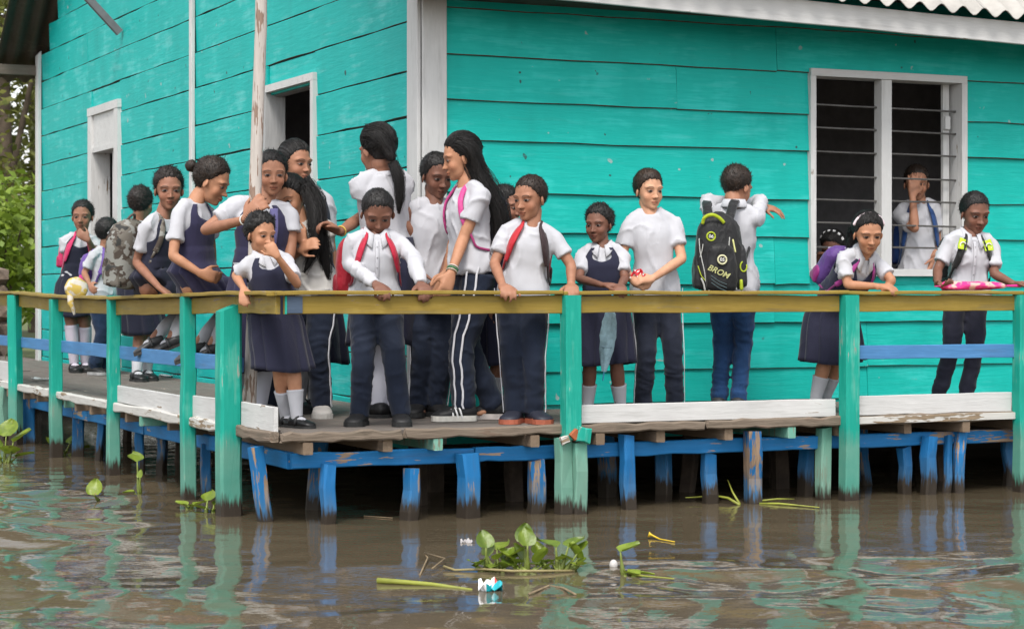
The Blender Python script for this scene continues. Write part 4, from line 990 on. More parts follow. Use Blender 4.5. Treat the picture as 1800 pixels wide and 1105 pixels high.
def head_sdf(p, g):
    q = p.copy(); q[:, 0] = np.abs(q[:, 0]); w = g.get('wide', 1.0)
    d = sd_ell(p, (0, -.055, .62), (.325 * w, .405, .38))
    d = smin(d, sd_ell(p, (0, .10, .42), (.262 * w, .265, .34)), .08)
    d = smin(d, sd_ell(p, (0, .13, .18), (.19 * w * g['jaw'], .19, .165)), .10)
    d = smin(d, sd_ell(p, (0, .265, .075), (.085 * g['jaw'], .075 * g['chin'], .065)), .06)
    d = smin(d, sd_ell(q, (.15 * w, .235, .335), (.105, .09 * g['cheek'], .10)), .07)
    d = smin(d, sd_ell(q, (.125, .295, .575), (.12, .065 * g['brow'], .045)), .05)
    d = smax(d, -sd_ell(q, (.140, .425, .480), (.095, .085, .052)), .045)            # eye sockets
    d = smin(d, sd_ell(q, (.138, .285, .478), (.070, .070, .062)), .012)              # eyeballs under the lids
    d = smin(d, sd_cap(p, (0, .325, .52), (0, .405, .345), .028), .04)
    d = smin(d, sd_ell(p, (0, .415, .33), (.052 * g['nose'], .055 * g['nose'], .042)), .025)
    d = smin(d, sd_ell(q, (.048, .375, .322), (.036 * g['nose'], .042, .032)), .02)
    d = smin(d, sd_ell(p, (0, .345, .222), (.085, .052 * g['lip'], .028)), .02)
    d = smin(d, sd_ell(p, (0, .338, .170), (.074, .052 * g['lip'], .028)), .02)
    return d
def head_radius(wide, g):
    if hasattr(g, 'hr_'): return g.hr_
    rg = random.Random(int(g.q['hip'][0] * 13)); fv = dict(wide=wide, jaw=rg.uniform(.92, 1.12), nose=rg.uniform(.85, 1.18), chin=rg.uniform(.85, 1.15), cheek=rg.uniform(.85, 1.15), lip=rg.uniform(.85, 1.2), brow=rg.uniform(.8, 1.2)); fv.update(g.q.get('face', {}))
    lo, hi = np.full(len(HD), .1), np.full(len(HD), .75)
    for _ in range(20):
        mid = (lo + hi) / 2; inside = head_sdf(HCEN + HD * mid[:, None], fv) < 0
        lo = np.where(inside, mid, lo); hi = np.where(inside, hi, mid)
    g.hr_ = (lo + hi) / 2; return g.hr_
def rotm(yaw, pitch=0, roll=0):
    """rows: person's left, forward, up (world). yaw 0 looks at the camera, positive to the viewer's right; pitch positive looks down; roll positive tips head to viewer's right (when facing us)"""
    y = R(yaw); f = np.array([math.sin(y), -math.cos(y), 0]); l = np.array([math.cos(y), math.sin(y), 0]); u = np.array([0, 0, 1.0])
    p = R(pitch); f, u = f * math.cos(p) - u * math.sin(p), u * math.cos(p) + f * math.sin(p)
    r = R(roll); l, u = l * math.cos(r) - u * math.sin(r), u * math.cos(r) + l * math.sin(r)
    return np.stack([l, f, u])
def hairline(x, y, style):
    phi = np.degrees(np.abs(np.arctan2(x, y)))
    if style == 'boy': return np.interp(phi, [0, 28, 45, 62, 78, 92, 115, 150, 180], [.815, .80, .76, .66, .53, .50, .40, .27, .24])
    return np.interp(phi, [0, 28, 45, 62, 78, 92, 115, 150, 180], [.83, .81, .76, .67, .55, .50, .36, .18, .14])

def hand_parts(sp, w, d, n, side, H, curl=.35, spread=.12, big=1.0, thumb=None):
    """palm and five fingers. d: wrist to knuckles; n: palm normal (palm side); side: unit vector towards the thumb"""
    d = nrm(d); n = nrm(np.asarray(n) - d * np.dot(n, d)); t = nrm(np.cross(d, n));
    if np.dot(t, side) < 0: t = -t
    L = .062 * H * big; wd = .026 * H * big
    r = max(.0062 * H * big, .0068)
    k = w + d * L
    v, f = loft([(w - d * .01, t * .017 * H * big, n * .013 * H * big), (w + d * L * .3, t * wd * .9, n * .013 * H * big), (w + d * L * .75, t * wd * 1.08, n * .0125 * H * big), (k, t * wd, n * .010 * H * big), (k + d * .008, t * wd * .8, n * .006 * H)], 12, 2.6); sp.add(v, f)
    lens = (.052, .058, .054, .042)
    for i in range(4):
        o = (1.5 - i) / 1.5; b = k + t * wd * .78 * o - d * .006; dd = nrm(d + t * spread * o); P = [b]; a = 0
        for j, fr in enumerate((.45, .31, .24)):
            a += curl * (1.0 if j else .8) * (1 + .12 * i); q = dd * math.cos(a) + n * math.sin(a); P.append(P[-1] + q * lens[i] * H * big * fr)
        v, f = limb(P, [r * 1.12, r * 1.05, r * .95, r * .8], 8, 8); sp.add(v, f)
    tb = w + d * L * .28 + t * wd * .7; td = nrm(d * .75 + t * .8 + n * .35) if thumb is None else nrm(thumb)
    P = [tb, tb + td * .024 * H * big, tb + td * .024 * H * big + nrm(td * .6 + d * .7 + n * .3) * .022 * H * big, tb + td * .024 * H * big + nrm(td * .5 + d * .8 + n * .4) * .042 * H * big]
    v, f = limb(P, [r * 1.5, r * 1.3, r * 1.1, r * .85], 8, 8); sp.add(v, f)

TORSO = np.array([  # s, half width, half depth, forward offset  (fractions of height)
    (0.00, .050, .046, .000), (0.06, .080, .062, -.004), (0.18, .090, .070, -.006), (0.30, .084, .063, .000), (0.44, .074, .056, .006), (0.60, .081, .061, .008),
    (0.74, .088, .064, .006), (0.84, .087, .056, .000), (0.91, .068, .046, -.004), (0.965, .046, .040, -.006), (1.0, .036, .036, -.006)])
class Figure: pass

def skeleton(q):
    """joint positions in the world from a figure's description"""
    g = Figure(); Yp = q['Y']; H = q['H']; g.H = H; g.q = q; g.b = q.get('build', 1.0)
    P = lambda t: at(t[0], t[1], Yp + (t[2] if len(t) > 2 else 0))
    g.P = P; floor = q.get('floor', DECK); yaw = q.get('yaw', 0); pyaw = q.get('pyaw', yaw)
    g.RC = rotm(yaw); g.RP = rotm(pyaw)
    hp = q['hip']
    if len(hp) == 1 or hp[1] is None:
        z = floor + .505 * H; Yh = Yp + (hp[2] if len(hp) > 2 else 0); g.pelvis = np.array([(hp[0] - CX) / FPX * Yh, Yh, z])
    else: g.pelvis = P(hp)
    g.neck = P(q['neck']); g.up = nrm(g.neck - g.pelvis)
    # chest axes perpendicular to the spine
    def axes(Rm):
        l = nrm(Rm[0] - g.up * np.dot(Rm[0], g.up)); f = np.cross(g.up, l)
        if np.dot(f, Rm[1]) < 0: f = -f
        return l, f
    g.lc, g.fc = axes(g.RC); g.lp, g.fp = axes(g.RP)
    g.base0 = g.pelvis - g.up * .05 * H
    g.len = np.linalg.norm(g.neck - g.base0)
    def ring(s, add=0.0, sc=1.0):
        a = np.interp(s, TORSO[:, 0], TORSO[:, 1]) * H * g.b; b = np.interp(s, TORSO[:, 0], TORSO[:, 2]) * H * g.b; o = np.interp(s, TORSO[:, 0], TORSO[:, 3]) * H
        k = np.clip((s - .15) / .5, 0, 1); l = nrm(g.lp * (1 - k) + g.lc * k); f = nrm(g.fp * (1 - k) + g.fc * k)
        bow = math.sin(math.pi * s) * q.get('hunch', 0.0)
        c = g.base0 + g.up * g.len * s + f * o - g.fc * bow
        return c, l * (a * sc + add), f * (b * sc + add)
    g.ring = ring
    sc = g.base0 + g.up * g.len * .865 - g.fc * math.sin(math.pi * .865) * q.get('hunch', 0.0)
    hw = .094 * H * g.b
    g.sh = {'L': sc + g.lc * hw, 'R': sc - g.lc * hw}
    if 'shoulder' in q:
        for k, v in q['shoulder'].items(): g.sh[k] = P(v)
    g.arm = {}
    for s in 'LR':
        sg = 1 if s == 'L' else -1
        if s in q.get('arms', {}): e, w = [P(t) for t in q['arms'][s][:2]]
        else: e = g.sh[s] + np.array([0, 0, -.165 * H]) + g.lc * sg * .02 * H; w = e + np.array([0, 0, -.14 * H]) + g.fc * .035 * H
        g.arm[s] = (g.sh[s], e, w)
    g.leg = {}
    for s in 'LR':
        sg = 1 if s == 'L' else -1
        h = g.pelvis + g.lp * sg * .047 * H - np.array([0, 0, .01 * H])
        fx, fd = q['feet'][s][:2]; lift = q['feet'][s][2] if len(q['feet'][s]) > 2 else 0.0
        Yf = Yp + fd; an = np.array([(fx - CX) / FPX * Yf, Yf, floor + .048 * H + lift])
        if s in q.get('knees', {}): kn = P(q['knees'][s])
        else:
            l1 = l2 = .245 * H; dv = an - h; D = np.linalg.norm(dv); D2 = min(D, (l1 + l2) * .999); a_ = D / 2
            hgt = math.sqrt(max(l1 * l1 - (D2 / 2) ** 2, 0)); fw = nrm(g.fp - nrm(dv) * np.dot(g.fp, nrm(dv))); kn = h + dv * .5 + fw * hgt * q.get('kneebend', .6)
        g.leg[s] = (h, kn, an)
    hd = q['head']; g.hc = P(hd); g.hh = .985 * q.get('hh', 78) / FPX * (Yp + (hd[2] if len(hd) > 2 else 0)); g.RH = rotm(q.get('hy', yaw), q.get('hp', 5), q.get('hr', 0))
    floor_c = (g.leg['L'][2] + g.leg['R'][2]) / 2
    g.base = np.array([floor_c[0], floor_c[1], floor])
    return g
def head_pt(g, p): return g.hc + (np.asarray(p, float) - HCEN) @ g.RH * g.hh

def make_body(g, root):
    H = g.H; b = g.b; q = g.q; sp = Soup()
    v, f = loft([g.ring(s, 0, .88) for s in np.linspace(0, 1, 16)], 20, 2.3); sp.add(v, f)
    nk = head_pt(g, (0, -.08, .22)); v, f = limb([g.neck - g.up * .03 * H, g.neck + (nk - g.neck) * .5, nk], [.040 * H, .0345 * H * b ** .5, .036 * H * b ** .5], 14); sp.add(v, f)
    for s in 'LR':
        a, e, w = g.arm[s]; sg = 1 if s == 'L' else -1
        v, f = limb([a - g.lc * sg * .03 * H, a, a + (e - a) * .45, e], [.024 * H * b, .0255 * H * b, .0250 * H * b, .0212 * H], 12); sp.add(v, f)
        v, f = limb([e, e + (w - e) * .3, w], [.0212 * H, .0225 * H * b ** .5, .0145 * H], 12); sp.add(v, f)
        hs = q.get('hands', {}).get(s)
        fa = nrm(w - e); pal = -g.lc * sg
        kw = dict(d=fa, n=pal, side=g.fc, curl=.35)
        if hs: kw.update({k: (np.array(x, float) if k in ('d', 'n', 'side', 'thumb') and x is not None else x) for k, x in hs.items()})
        hand_parts(sp, w, kw['d'], kw['n'], kw['side'], H, kw.get('curl', .35), kw.get('spread', .12), kw.get('big', 1.0), kw.get('thumb'))
        h, kn, an = g.leg[s]; tk = q.get('thin', 1.0)
        v, f = limb([h, h + (kn - h) * .5, kn], [.054 * H * b * tk, .047 * H * b * tk, .034 * H * b ** .5 * tk], 12); sp.add(v, f)
        v, f = limb([kn, kn + (an - kn) * .3, an], [.034 * H * b ** .5 * tk, .036 * H * b ** .5 * tk, .021 * H], 12); sp.add(v, f)
        ft = nrm(np.array(list(g.RP[1][:2]) + [0])) if s not in q.get('toes', {}) else nrm(q['toes'][s])
        v, f = limb([an, an + ft * .040 * H - np.array([0, 0, .022 * H]), an + ft * .065 * H - np.array([0, 0, .028 * H])], [.020 * H, .012 * H, .008 * H], 10); sp.add(v, f)
    o = remesh_job('body', sp, q.get('vox', .0084), skin, root, g.base, None, q['skin']); g.body = o
    # the head (own fine grid, joined to the same mesh afterwards)
    wide = q.get('wide', 1.0); r = head_radius(wide, g); hp = HCEN + HD * r[:, None]; V = [hp]; F = list(HF); n = len(hp)
    for sx_ in (-1, 1):
        axm = np.array([[.93 * sx_, -.36, 0], [.34 * sx_, .90, -.12], [.05, .12, .98]])
        v, f = ellipsoid((sx_ * .325 * wide, -.015, .425), (.030, .068, .108), axm, 10, 8); V.append(v); F += [tuple(i + n for i in qq) for qq in f]; n += len(v)
        v, f = ellipsoid((sx_ * .345 * wide, .005, .43), (.022, .045, .075), axm, 10, 6); V.append(v); F += [tuple(i + n for i in qq) for qq in f]; n += len(v)
    hp = np.concatenate(V); g.headV = hp; g.headF = F
    return o
def finish_body(g):
    """join the head into the remeshed body and store head coordinates for the face shader"""
    o = g.body; me = o.data; n0 = len(me.vertices); co = np.empty(n0 * 3); me.vertices.foreach_get('co', co); co = co.reshape(-1, 3)
    np0 = len(me.polygons); nl = len(me.loops)
    ls = np.empty(np0, int); me.polygons.foreach_get('loop_start', ls); vi = np.empty(nl, int); me.loops.foreach_get('vertex_index', vi)
    hw = g.hc + (g.headV - HCEN) @ g.RH * g.hh - g.base
    hf_idx = np.concatenate([np.array(x) for x in g.headF]) + n0; hls = np.cumsum([0] + [len(x) for x in g.headF[:-1]]) + nl
    new = bpy.data.meshes.new('body'); V = np.concatenate([co, hw])
    new.vertices.add(len(V)); new.vertices.foreach_set('co', V.ravel()); new.loops.add(nl + len(hf_idx)); new.loops.foreach_set('vertex_index', np.concatenate([vi, hf_idx]))
    new.polygons.add(np0 + len(g.headF)); new.polygons.foreach_set('loop_start', np.concatenate([ls, hls]))
    new.update(calc_edges=True); new.validate(); new.polygons.foreach_set('use_smooth', [True] * len(new.polygons))
    at_ = new.attributes.new('hc', 'FLOAT_VECTOR', 'POINT'); at_.data.foreach_set('vector', np.concatenate([np.full((n0, 3), -9.0), g.headV]).ravel())
    new.materials.append(skin); o.data = new; bpy.data.meshes.remove(me)

def make_hair(g, root):
    q = g.q; st = q.get('hair', {}); style = st.get('style', 'boy'); th = st.get('th', .045); curly = st.get('curly', 0.0); r = head_radius(q.get('wide', 1.0), g); seed = st.get('seed', int(q['hip'][0]))
    p = HCEN + HD * r[:, None]
    hl = hairline(p[:, 0], p[:, 1], style) + st.get('line', 0.0) - .035 + .022 * vnoise(HD * 9, seed)
    phi_ = np.degrees(np.abs(np.arctan2(p[:, 0], p[:, 1]))); hl = hl + .02 * vnoise(HD * 24, seed + 31) + .012 * vnoise(HD * 50, seed + 32)
    k = np.clip((p[:, 2] - hl - .022) / .03, 0, 1); k = k * k * (3 - 2 * k)
    grow = np.clip((p[:, 2] - hl) / st.get('taper', .26), 0, 1) ** .7
    top = np.clip((p[:, 2] - .55) / .4, 0, 1); back = np.clip(-p[:, 1] / .4, 0, 1)
    t = th * (.75 + .5 * top + st.get('back', 0) * back + st.get('quiff', 0) * top * np.clip(p[:, 1] / .3, 0, 1))
    if curly: t = t + curly * (.5 * vnoise(p * 9, seed) + .35 * vnoise(p * 19, seed + 1) + .25 * vnoise(p * 36, seed + 2))
    else: t = t + .010 * vnoise(p * (12, 12, 8), seed) + .006 * vnoise(p * (34, 34, 20), seed + 3) + .007 * vnoise(p * 75, seed + 4)
    rr = r * .985 + k * (r * .015 + .010 + t * grow)
    V = [HCEN + HD * rr[:, None]]; F = list(HF); V[0] = head_pt(g, V[0]); n = len(V[0])
    rng = np.random.default_rng(seed)
    def addv(v, f):
        nonlocal n
        V.append(v); F.extend(tuple(i + n for i in x) for x in f); n += len(v)
    for blob in st.get('blobs', []):            # buns and tufts in head coordinates: centre, radius
        c, rad = blob[:2]; v, f = ellipsoid(c, rad, None, 16, 12); v = v + .12 * min(rad) * np.stack([vnoise(v * 22, seed), vnoise(v * 22, seed + 4), vnoise(v * 22, seed + 8)], 1); addv(head_pt(g, v), f)
    for lock in st.get('locks', []):            # strands that follow a guide: points in photo pixels (+depth), spread, number
        P = np.array([g.P(t) for t in lock['pts']]); m = lock.get('n', 40); sp = np.array(lock.get('spread', [.02] * len(P))); sp = np.interp(np.linspace(0, 1, 12), np.linspace(0, 1, len(sp)), sp)
        G = spline(P, 12); wave = lock.get('wave', .006); r0 = lock.get('r', .0014); m = int(m * 2.8)
        side = nrm(np.cross(nrm(P[-1] - P[0]), (0, 1, .01)))
        # solid core so that no light shines through
        cs = sp * .78; rings = []; s = side
        for i in range(12):
            tt = nrm(G[min(i + 1, 11)] - G[max(i - 1, 0)]); s = nrm(s - tt * np.dot(s, tt)); rings.append((G[i], s * cs[i] * (1 if i < 11 else .3), np.cross(tt, s) * cs[i] * .6 * (1 if i < 11 else .3)))
        addv(*loft(rings, 12))
        for a in range(m):
            th_ = rng.uniform(0, 2 * math.pi); rad = rng.uniform(.6, 1.12) ; ph = rng.uniform(0, 6.28); lw = rng.uniform(.75, 1.08)
            Q = []
            for i in range(12):
                tt = nrm(G[min(i + 1, 11)] - G[max(i - 1, 0)]); s2 = nrm(side - tt * np.dot(side, tt)); u2 = np.cross(tt, s2)
                wv = wave * math.sin(ph + i * 1.35 * lock.get('freq', 1.0))
                Q.append(G[i] + s2 * (sp[i] * rad * math.cos(th_) + wv) + u2 * (sp[i] * rad * math.sin(th_) * .7 + wv * .5))
            Q = np.array(Q[:max(5, int(12 * min(1, lw)))])
            v, f = limb(Q, np.linspace(r0, r0 * .35, len(Q)), 5, len(Q), round_ends=False); addv(v, f)
    bun = nrm(np.array(st.get('to', (0, -.95, .18))))
    for a in range(st.get('comb', 130 if style == 'girl' and not curly else 0)):   # strands combed back from the hairline
        ph_ = R(rng.uniform(-115, 115)); zz = hairline(np.array([math.sin(ph_)]), np.array([math.cos(ph_)]), style)[0] + st.get('line', 0) - .03 + rng.uniform(0, .2)
        d0 = nrm(np.array([.33 * math.sin(ph_), .37 * math.cos(ph_) - .02, zz - .5])); Q = []
        for x in np.linspace(0, 1, 9):
            dd = nrm(d0 * (1 - x) + bun * x + np.array([0, 0, .35 * math.sin(math.pi * x)]) * (abs(math.cos(ph_)))); i = np.argmax(HD @ dd); Q.append(HCEN + dd * (rr[i] + .004 + .010 * math.sin(math.pi * x) + rng.uniform(-.002, .003)))
        addv(*limb(head_pt(g, np.array(Q)), [.0006] + [.0013] * 7 + [.0010], 4, 12, round_ends=False))
    # short hairs all over: they soften the hairline and break the outline
    NH = st.get('hairs', 3600); D = rng.normal(size=(NH, 3)); D /= np.linalg.norm(D, axis=1)[:, None]; D = D[D[:, 2] > -.75]
    ix = np.argmax(D @ HD.T, axis=1); ps = p[ix]; hh_ = hl[ix]; pr = np.clip((ps[:, 2] - hh_ + .018) / .05, 0, 1); ok = rng.uniform(size=len(D)) < pr; D, ix, ps, pr = D[ok], ix[ok], ps[ok], pr[ok]
    P0 = HCEN + D * (np.maximum(rr[ix], r[ix] * 1.0) - .006)[:, None]; crown_ = nrm(np.array([.05, -.35, .93]))
    if curly: T = D * .55 + rng.normal(size=D.shape) * .6; Lh = rng.uniform(.04, .09, len(D)) * (1 + curly * 8)
    elif style == 'girl': T = bun[None] - D * (D @ bun)[:, None]; T = T / (np.linalg.norm(T, axis=1)[:, None] + 1e-6) + D * .16 + rng.normal(size=D.shape) * .16; Lh = rng.uniform(.08, .17, len(D))
    else: T = D * (D @ crown_)[:, None] - crown_[None]; T = T / (np.linalg.norm(T, axis=1)[:, None] + 1e-6) * .8 + D * .55 + rng.normal(size=D.shape) * .35; Lh = rng.uniform(.035, .065, len(D))
    T /= np.linalg.norm(T, axis=1)[:, None]; Sd = np.cross(T, D); Sd /= np.linalg.norm(Sd, axis=1)[:, None] + 1e-9; Lh = Lh * (.45 + .55 * pr)
    tri = np.stack([P0 - Sd * .0055, P0 + Sd * .0055, P0 + T * Lh[:, None]], 1).reshape(-1, 3)
    addv(head_pt(g, tri), [(3 * i, 3 * i + 1, 3 * i + 2) for i in range(len(D))])
    for fr in range(st.get('frizz', 0)):        # loose hairs that break the outline
        d = HD[rng.integers(len(HD))]; i = np.argmax(HD @ d)
        if k[i] < .6: continue
        p0 = HCEN + HD[i] * (rr[i] - .01); dv = nrm(HD[i] * .45 + rng.normal(size=3) * .7); L = rng.uniform(.04, .11) * st.get('fl', 1.0)
        Q = head_pt(g, np.array([p0, p0 + dv * L * .5, p0 + dv * L + rng.normal(size=3) * .03])); addv(*limb(Q, [.0016, .0013, .0006], 4, 4, round_ends=False))
    V = np.concatenate(V) - g.base
    o = mesh_obj('hair', V, F, hairm, root, smooth=True); o.color = st.get('color', (.012, .010, .009, 1)); return o

def wrinkle(amp, freq, seed, aniso=(1, 1, 1)):
    A = np.array(aniso)
    def fn(p, no):
        a = 1 - np.abs(vnoise(p * A * freq + 3 * vnoise(p * freq * .4, seed + 7)[:, None], seed)); b = vnoise(p * A * freq * 2.1, seed + 3)
        return p + no * (amp * (a ** 3 - .45) + amp * .35 * b)[:, None]
    return fn
def folds(amp, seed, freq=7.0):
    """soft hanging folds: broad swell plus slanting creases"""
    def fn(p, no):
        sl = p[:, 2] + .5 * vnoise(p * 2.5, seed + 9); q = np.stack([p[:, 0] + .25 * sl, p[:, 1] + .25 * sl, p[:, 2] * .45], 1)
        a = vnoise(q * freq, seed); r1 = 1 - np.abs(vnoise(q * freq * 1.7 + 5, seed + 3))
        return p + no * (amp * .7 * a + amp * 1.9 * (r1 ** 8 - .15) + amp * .25 * vnoise(p * 24, seed + 5))[:, None]
    return fn
WHITE = (.46, .46, .49, 1); NAVY = (.018, .019, .040, 1); PANT = (.012, .018, .036, 1)
def make_shirt(g, root, kind='tee', color=WHITE, hem=.20, ease=.010, sleeve=.62, collar=False, name='shirt', vox=.0095):
    H = g.H; sp = Soup(); b = g.b; q = g.q
    ss = np.linspace(hem, .965, 18); low = kind == 'tank'
    rings = [g.ring(s, ease + .014 * H * min(1, max(0, (.5 - s)) * 4), 1.0) for s in ss]
    v, f = loft(rings, 24, 2.3); sp.add(v, f)
    for s in 'LR':
        a, e, w = g.arm[s]; sg = 1 if s == 'L' else -1
        if kind == 'tank': continue
        yk = g.ring(.95)[0] + g.lc * sg * .030 * H
        v, f = limb([yk, yk * .5 + a * .5 + g.up * .006 * H, a], [.033 * H, .032 * H * b, .0325 * H * b], 12); sp.add(v, f)
        if kind == 'long': 
            v, f = limb([a - g.lc * sg * .03 * H, a, e], [.033 * H * b, .0345 * H * b, .031 * H * b], 14, round_ends=True); sp.add(v, f)
            v, f = limb([e, e + (w - e) * .5, w + (e - w) * .04], [.031 * H * b, .0285 * H, .0245 * H], 14, round_ends=False)
        else:
            v, f = limb([a - g.lc * sg * .03 * H, a, a + (e - a) * sleeve * .6, a + (e - a) * sleeve], [.032 * H * b, .0335 * H * b, .0355 * H * b, .039 * H * b], 14, round_ends=False)
        sp.add(v, f)
    if kind == 'tank':
        for sg in (-1, 1):
            yk = g.ring(.95)[0] + g.lc * sg * .034 * H; a = g.sh['L' if sg > 0 else 'R']
            v, f = limb([yk, yk + (a - yk) * .62], [.037 * H, .037 * H], 12); sp.add(v, f)
    seed = int(q['hip'][0]) % 97
    o = remesh_job(name, sp, vox, M_cloth, root, g.base, folds(.0046 * H, seed), color)
    if kind != 'tank': neckband(g, root, color, collar, o)
    if collar and q.get('buttons'):
        pts = [on_chest(g, s_, 0.0, .003)[0] for s_ in (.90, .80, .68, .56, .44, .32, .22)]
        pk = ribbon(o, pts, .022, .004, M_cloth, color, 'placket', g.fc, g.base, None, 20)
        for s_ in (.84, .72, .60, .48, .36): v, f = ellipsoid(on_chest(g, s_, 0.0, .008)[0], (.005, .005, .003), np.stack([g.lc, g.up, g.fc]), 8, 4); bt = mesh_obj('button', v - g.base, f, M_trim, o, smooth=True); bt.color = (.35, .35, .36, 1)
    return o
def neckband(g, root, color, collar, shirt):
    H = g.H; th = np.linspace(0, 2 * math.pi, 25)[:-1]
    c0 = g.ring(.975)[0]; V = []; F = []
    if not collar:
        rr = .046 * H * g.b ** .5
        for k, (dr, dz) in enumerate(((.006, -.020), (.004, .004), (-.004, .006), (-.004, -.02))):
            for a in th: V.append(c0 + g.lc * (rr + dr) * math.cos(a) + g.fc * ((rr + dr) * math.sin(a)) + g.up * (dz + .004 * H - .022 * H * max(0, math.sin(a))))
        n = 24
        for k in range(3):
            for j in range(n): F.append((k * n + j, k * n + (j + 1) % n, (k + 1) * n + (j + 1) % n, (k + 1) * n + j))
        o = mesh_obj('neckband', V, F, M_cloth, shirt, smooth=True)
    else:       # shirt collar: two pointed leaves
        n = 24
        prof = ((.000, .030), (.010, .034), (.026, .004), (.024, -.002), (.004, .012))
        for k, (dr, dz) in enumerate(prof):
            for a in th:
                front = max(0, math.sin(a)); rr = .036 * H * g.b ** .5
                gap = max(0, 1 - abs(a - math.pi / 2) / .30)
                ext = 1 + (1.1 * front ** 2 if 2 <= k <= 3 else 0)
                r_ = rr + dr * H * .9 * ext
                z_ = dz * H * (1 if k < 2 else 1.0) - (.030 * H * front ** 2) - (.030 * H * front ** 4 if 2 <= k <= 3 else 0)
                V.append(c0 + g.lc * r_ * math.cos(a) * (1 + .15 * gap) + g.fc * (r_ * math.sin(a) * 1.1 - gap * .004) + g.up * z_)
        for k in range(4):
            for j in range(n):
                if abs(th[j] + .13 - math.pi / 2) < .16: continue
                F.append((k * n + j, k * n + (j + 1) % n, (k + 1) * n + (j + 1) % n, (k + 1) * n + j))
        o = mesh_obj('collar', V, F, M_cloth, shirt, smooth=True)
        o.modifiers.new('t', 'SOLIDIFY').thickness = .003
    o.data.transform(Matrix.Translation(Vector(tuple(-g.base)))); o.color = color
def make_pants(g, root, color=PANT, stripe=0, mat=None, width=1.0, name='trousers', vox=.0105, amp=.007, side_out=None):
    H = g.H; sp = Soup(); b = g.b
    v, f = loft([g.ring(s, .007 if s < .2 else .003, 1.0) for s in np.linspace(.0, .30, 8)], 22, 2.3); sp.add(v, f); out = []
    for s in 'LR':
        h, kn, an = g.leg[s]; an2 = an + (kn - an) * -.02
        v, f = limb([h + (0, 0, .02 * H), h + (kn - h) * .5, kn, kn + (an2 - kn) * .55, an2], [.063 * H * b, .059 * H * b * width, .049 * H * b * width, .046 * H * b * width, .044 * H * b * width], 14, round_ends=False); sp.add(v, f)
    seed = int(g.q['hip'][0]) % 89
    anks = [g.leg[s][2][2] for s in 'LR']; zk = [g.leg[s][1][2] for s in 'LR']
    base = wrinkle(amp * .8 * H, 9.0, seed, (1, 1, 1.6))
    def post(p, no):
        z0 = np.clip((np.mean(zk) - p[:, 2]) / (np.mean(zk) - np.mean(anks) + 1e-6), 0, 1)
        p2 = base(p, no); return p2 + no * (.006 * H * z0 ** 2 * vnoise(p * (6, 6, 26), seed + 1))[:, None]
    o = remesh_job(name, sp, vox, mat or M_heavy, root, g.base, post, color)
    # sewn stripes down the outer seams
    if stripe:
        for s in 'LR':
            sg = 1 if s == 'L' else -1; h, kn, an = g.leg[s]
            Q = spline([h + (0, 0, .04 * H), h + (kn - h) * .5, kn, kn + (an - kn) * .55, an + (kn - an) * .0], 18); rad = np.interp(np.linspace(0, 4, 18), range(5), [.063, .059 * width, .049 * width, .046 * width, .044 * width]) * H * b + .0045
            outd = nrm(g.lp * sg + g.fp * g.q.get('stripe_fwd', .25)) if side_out is None else nrm(side_out[s])
            for off in ([0] if stripe == 1 else [-.016, .016]):
                V = []; F = []
                for i in range(18):
                    t = nrm(Q[min(i + 1, 17)] - Q[max(i - 1, 0)]); od = nrm(outd - t * np.dot(outd, t)); sd = np.cross(t, od)
                    od2 = nrm(od + sd * off / .05); sd2 = np.cross(t, od2); wv = .004 * math.sin(i * 2.1 + seed)
                    for (a, bb) in ((-.006, 0), (-.006, .004), (.006, .004), (.006, 0)): V.append(Q[i] + od2 * (rad[i] + bb) + sd2 * (a + wv) - g.base)
                for i in range(17):
                    for k in range(4): F.append((4 * i + k, 4 * i + (k + 1) % 4, 4 * i + 4 + (k + 1) % 4, 4 * i + 4 + k))
                st = mesh_obj('stripe', V, F, M_cloth, o, smooth=True); st.color = (.62, .62, .66, 1)
    return o
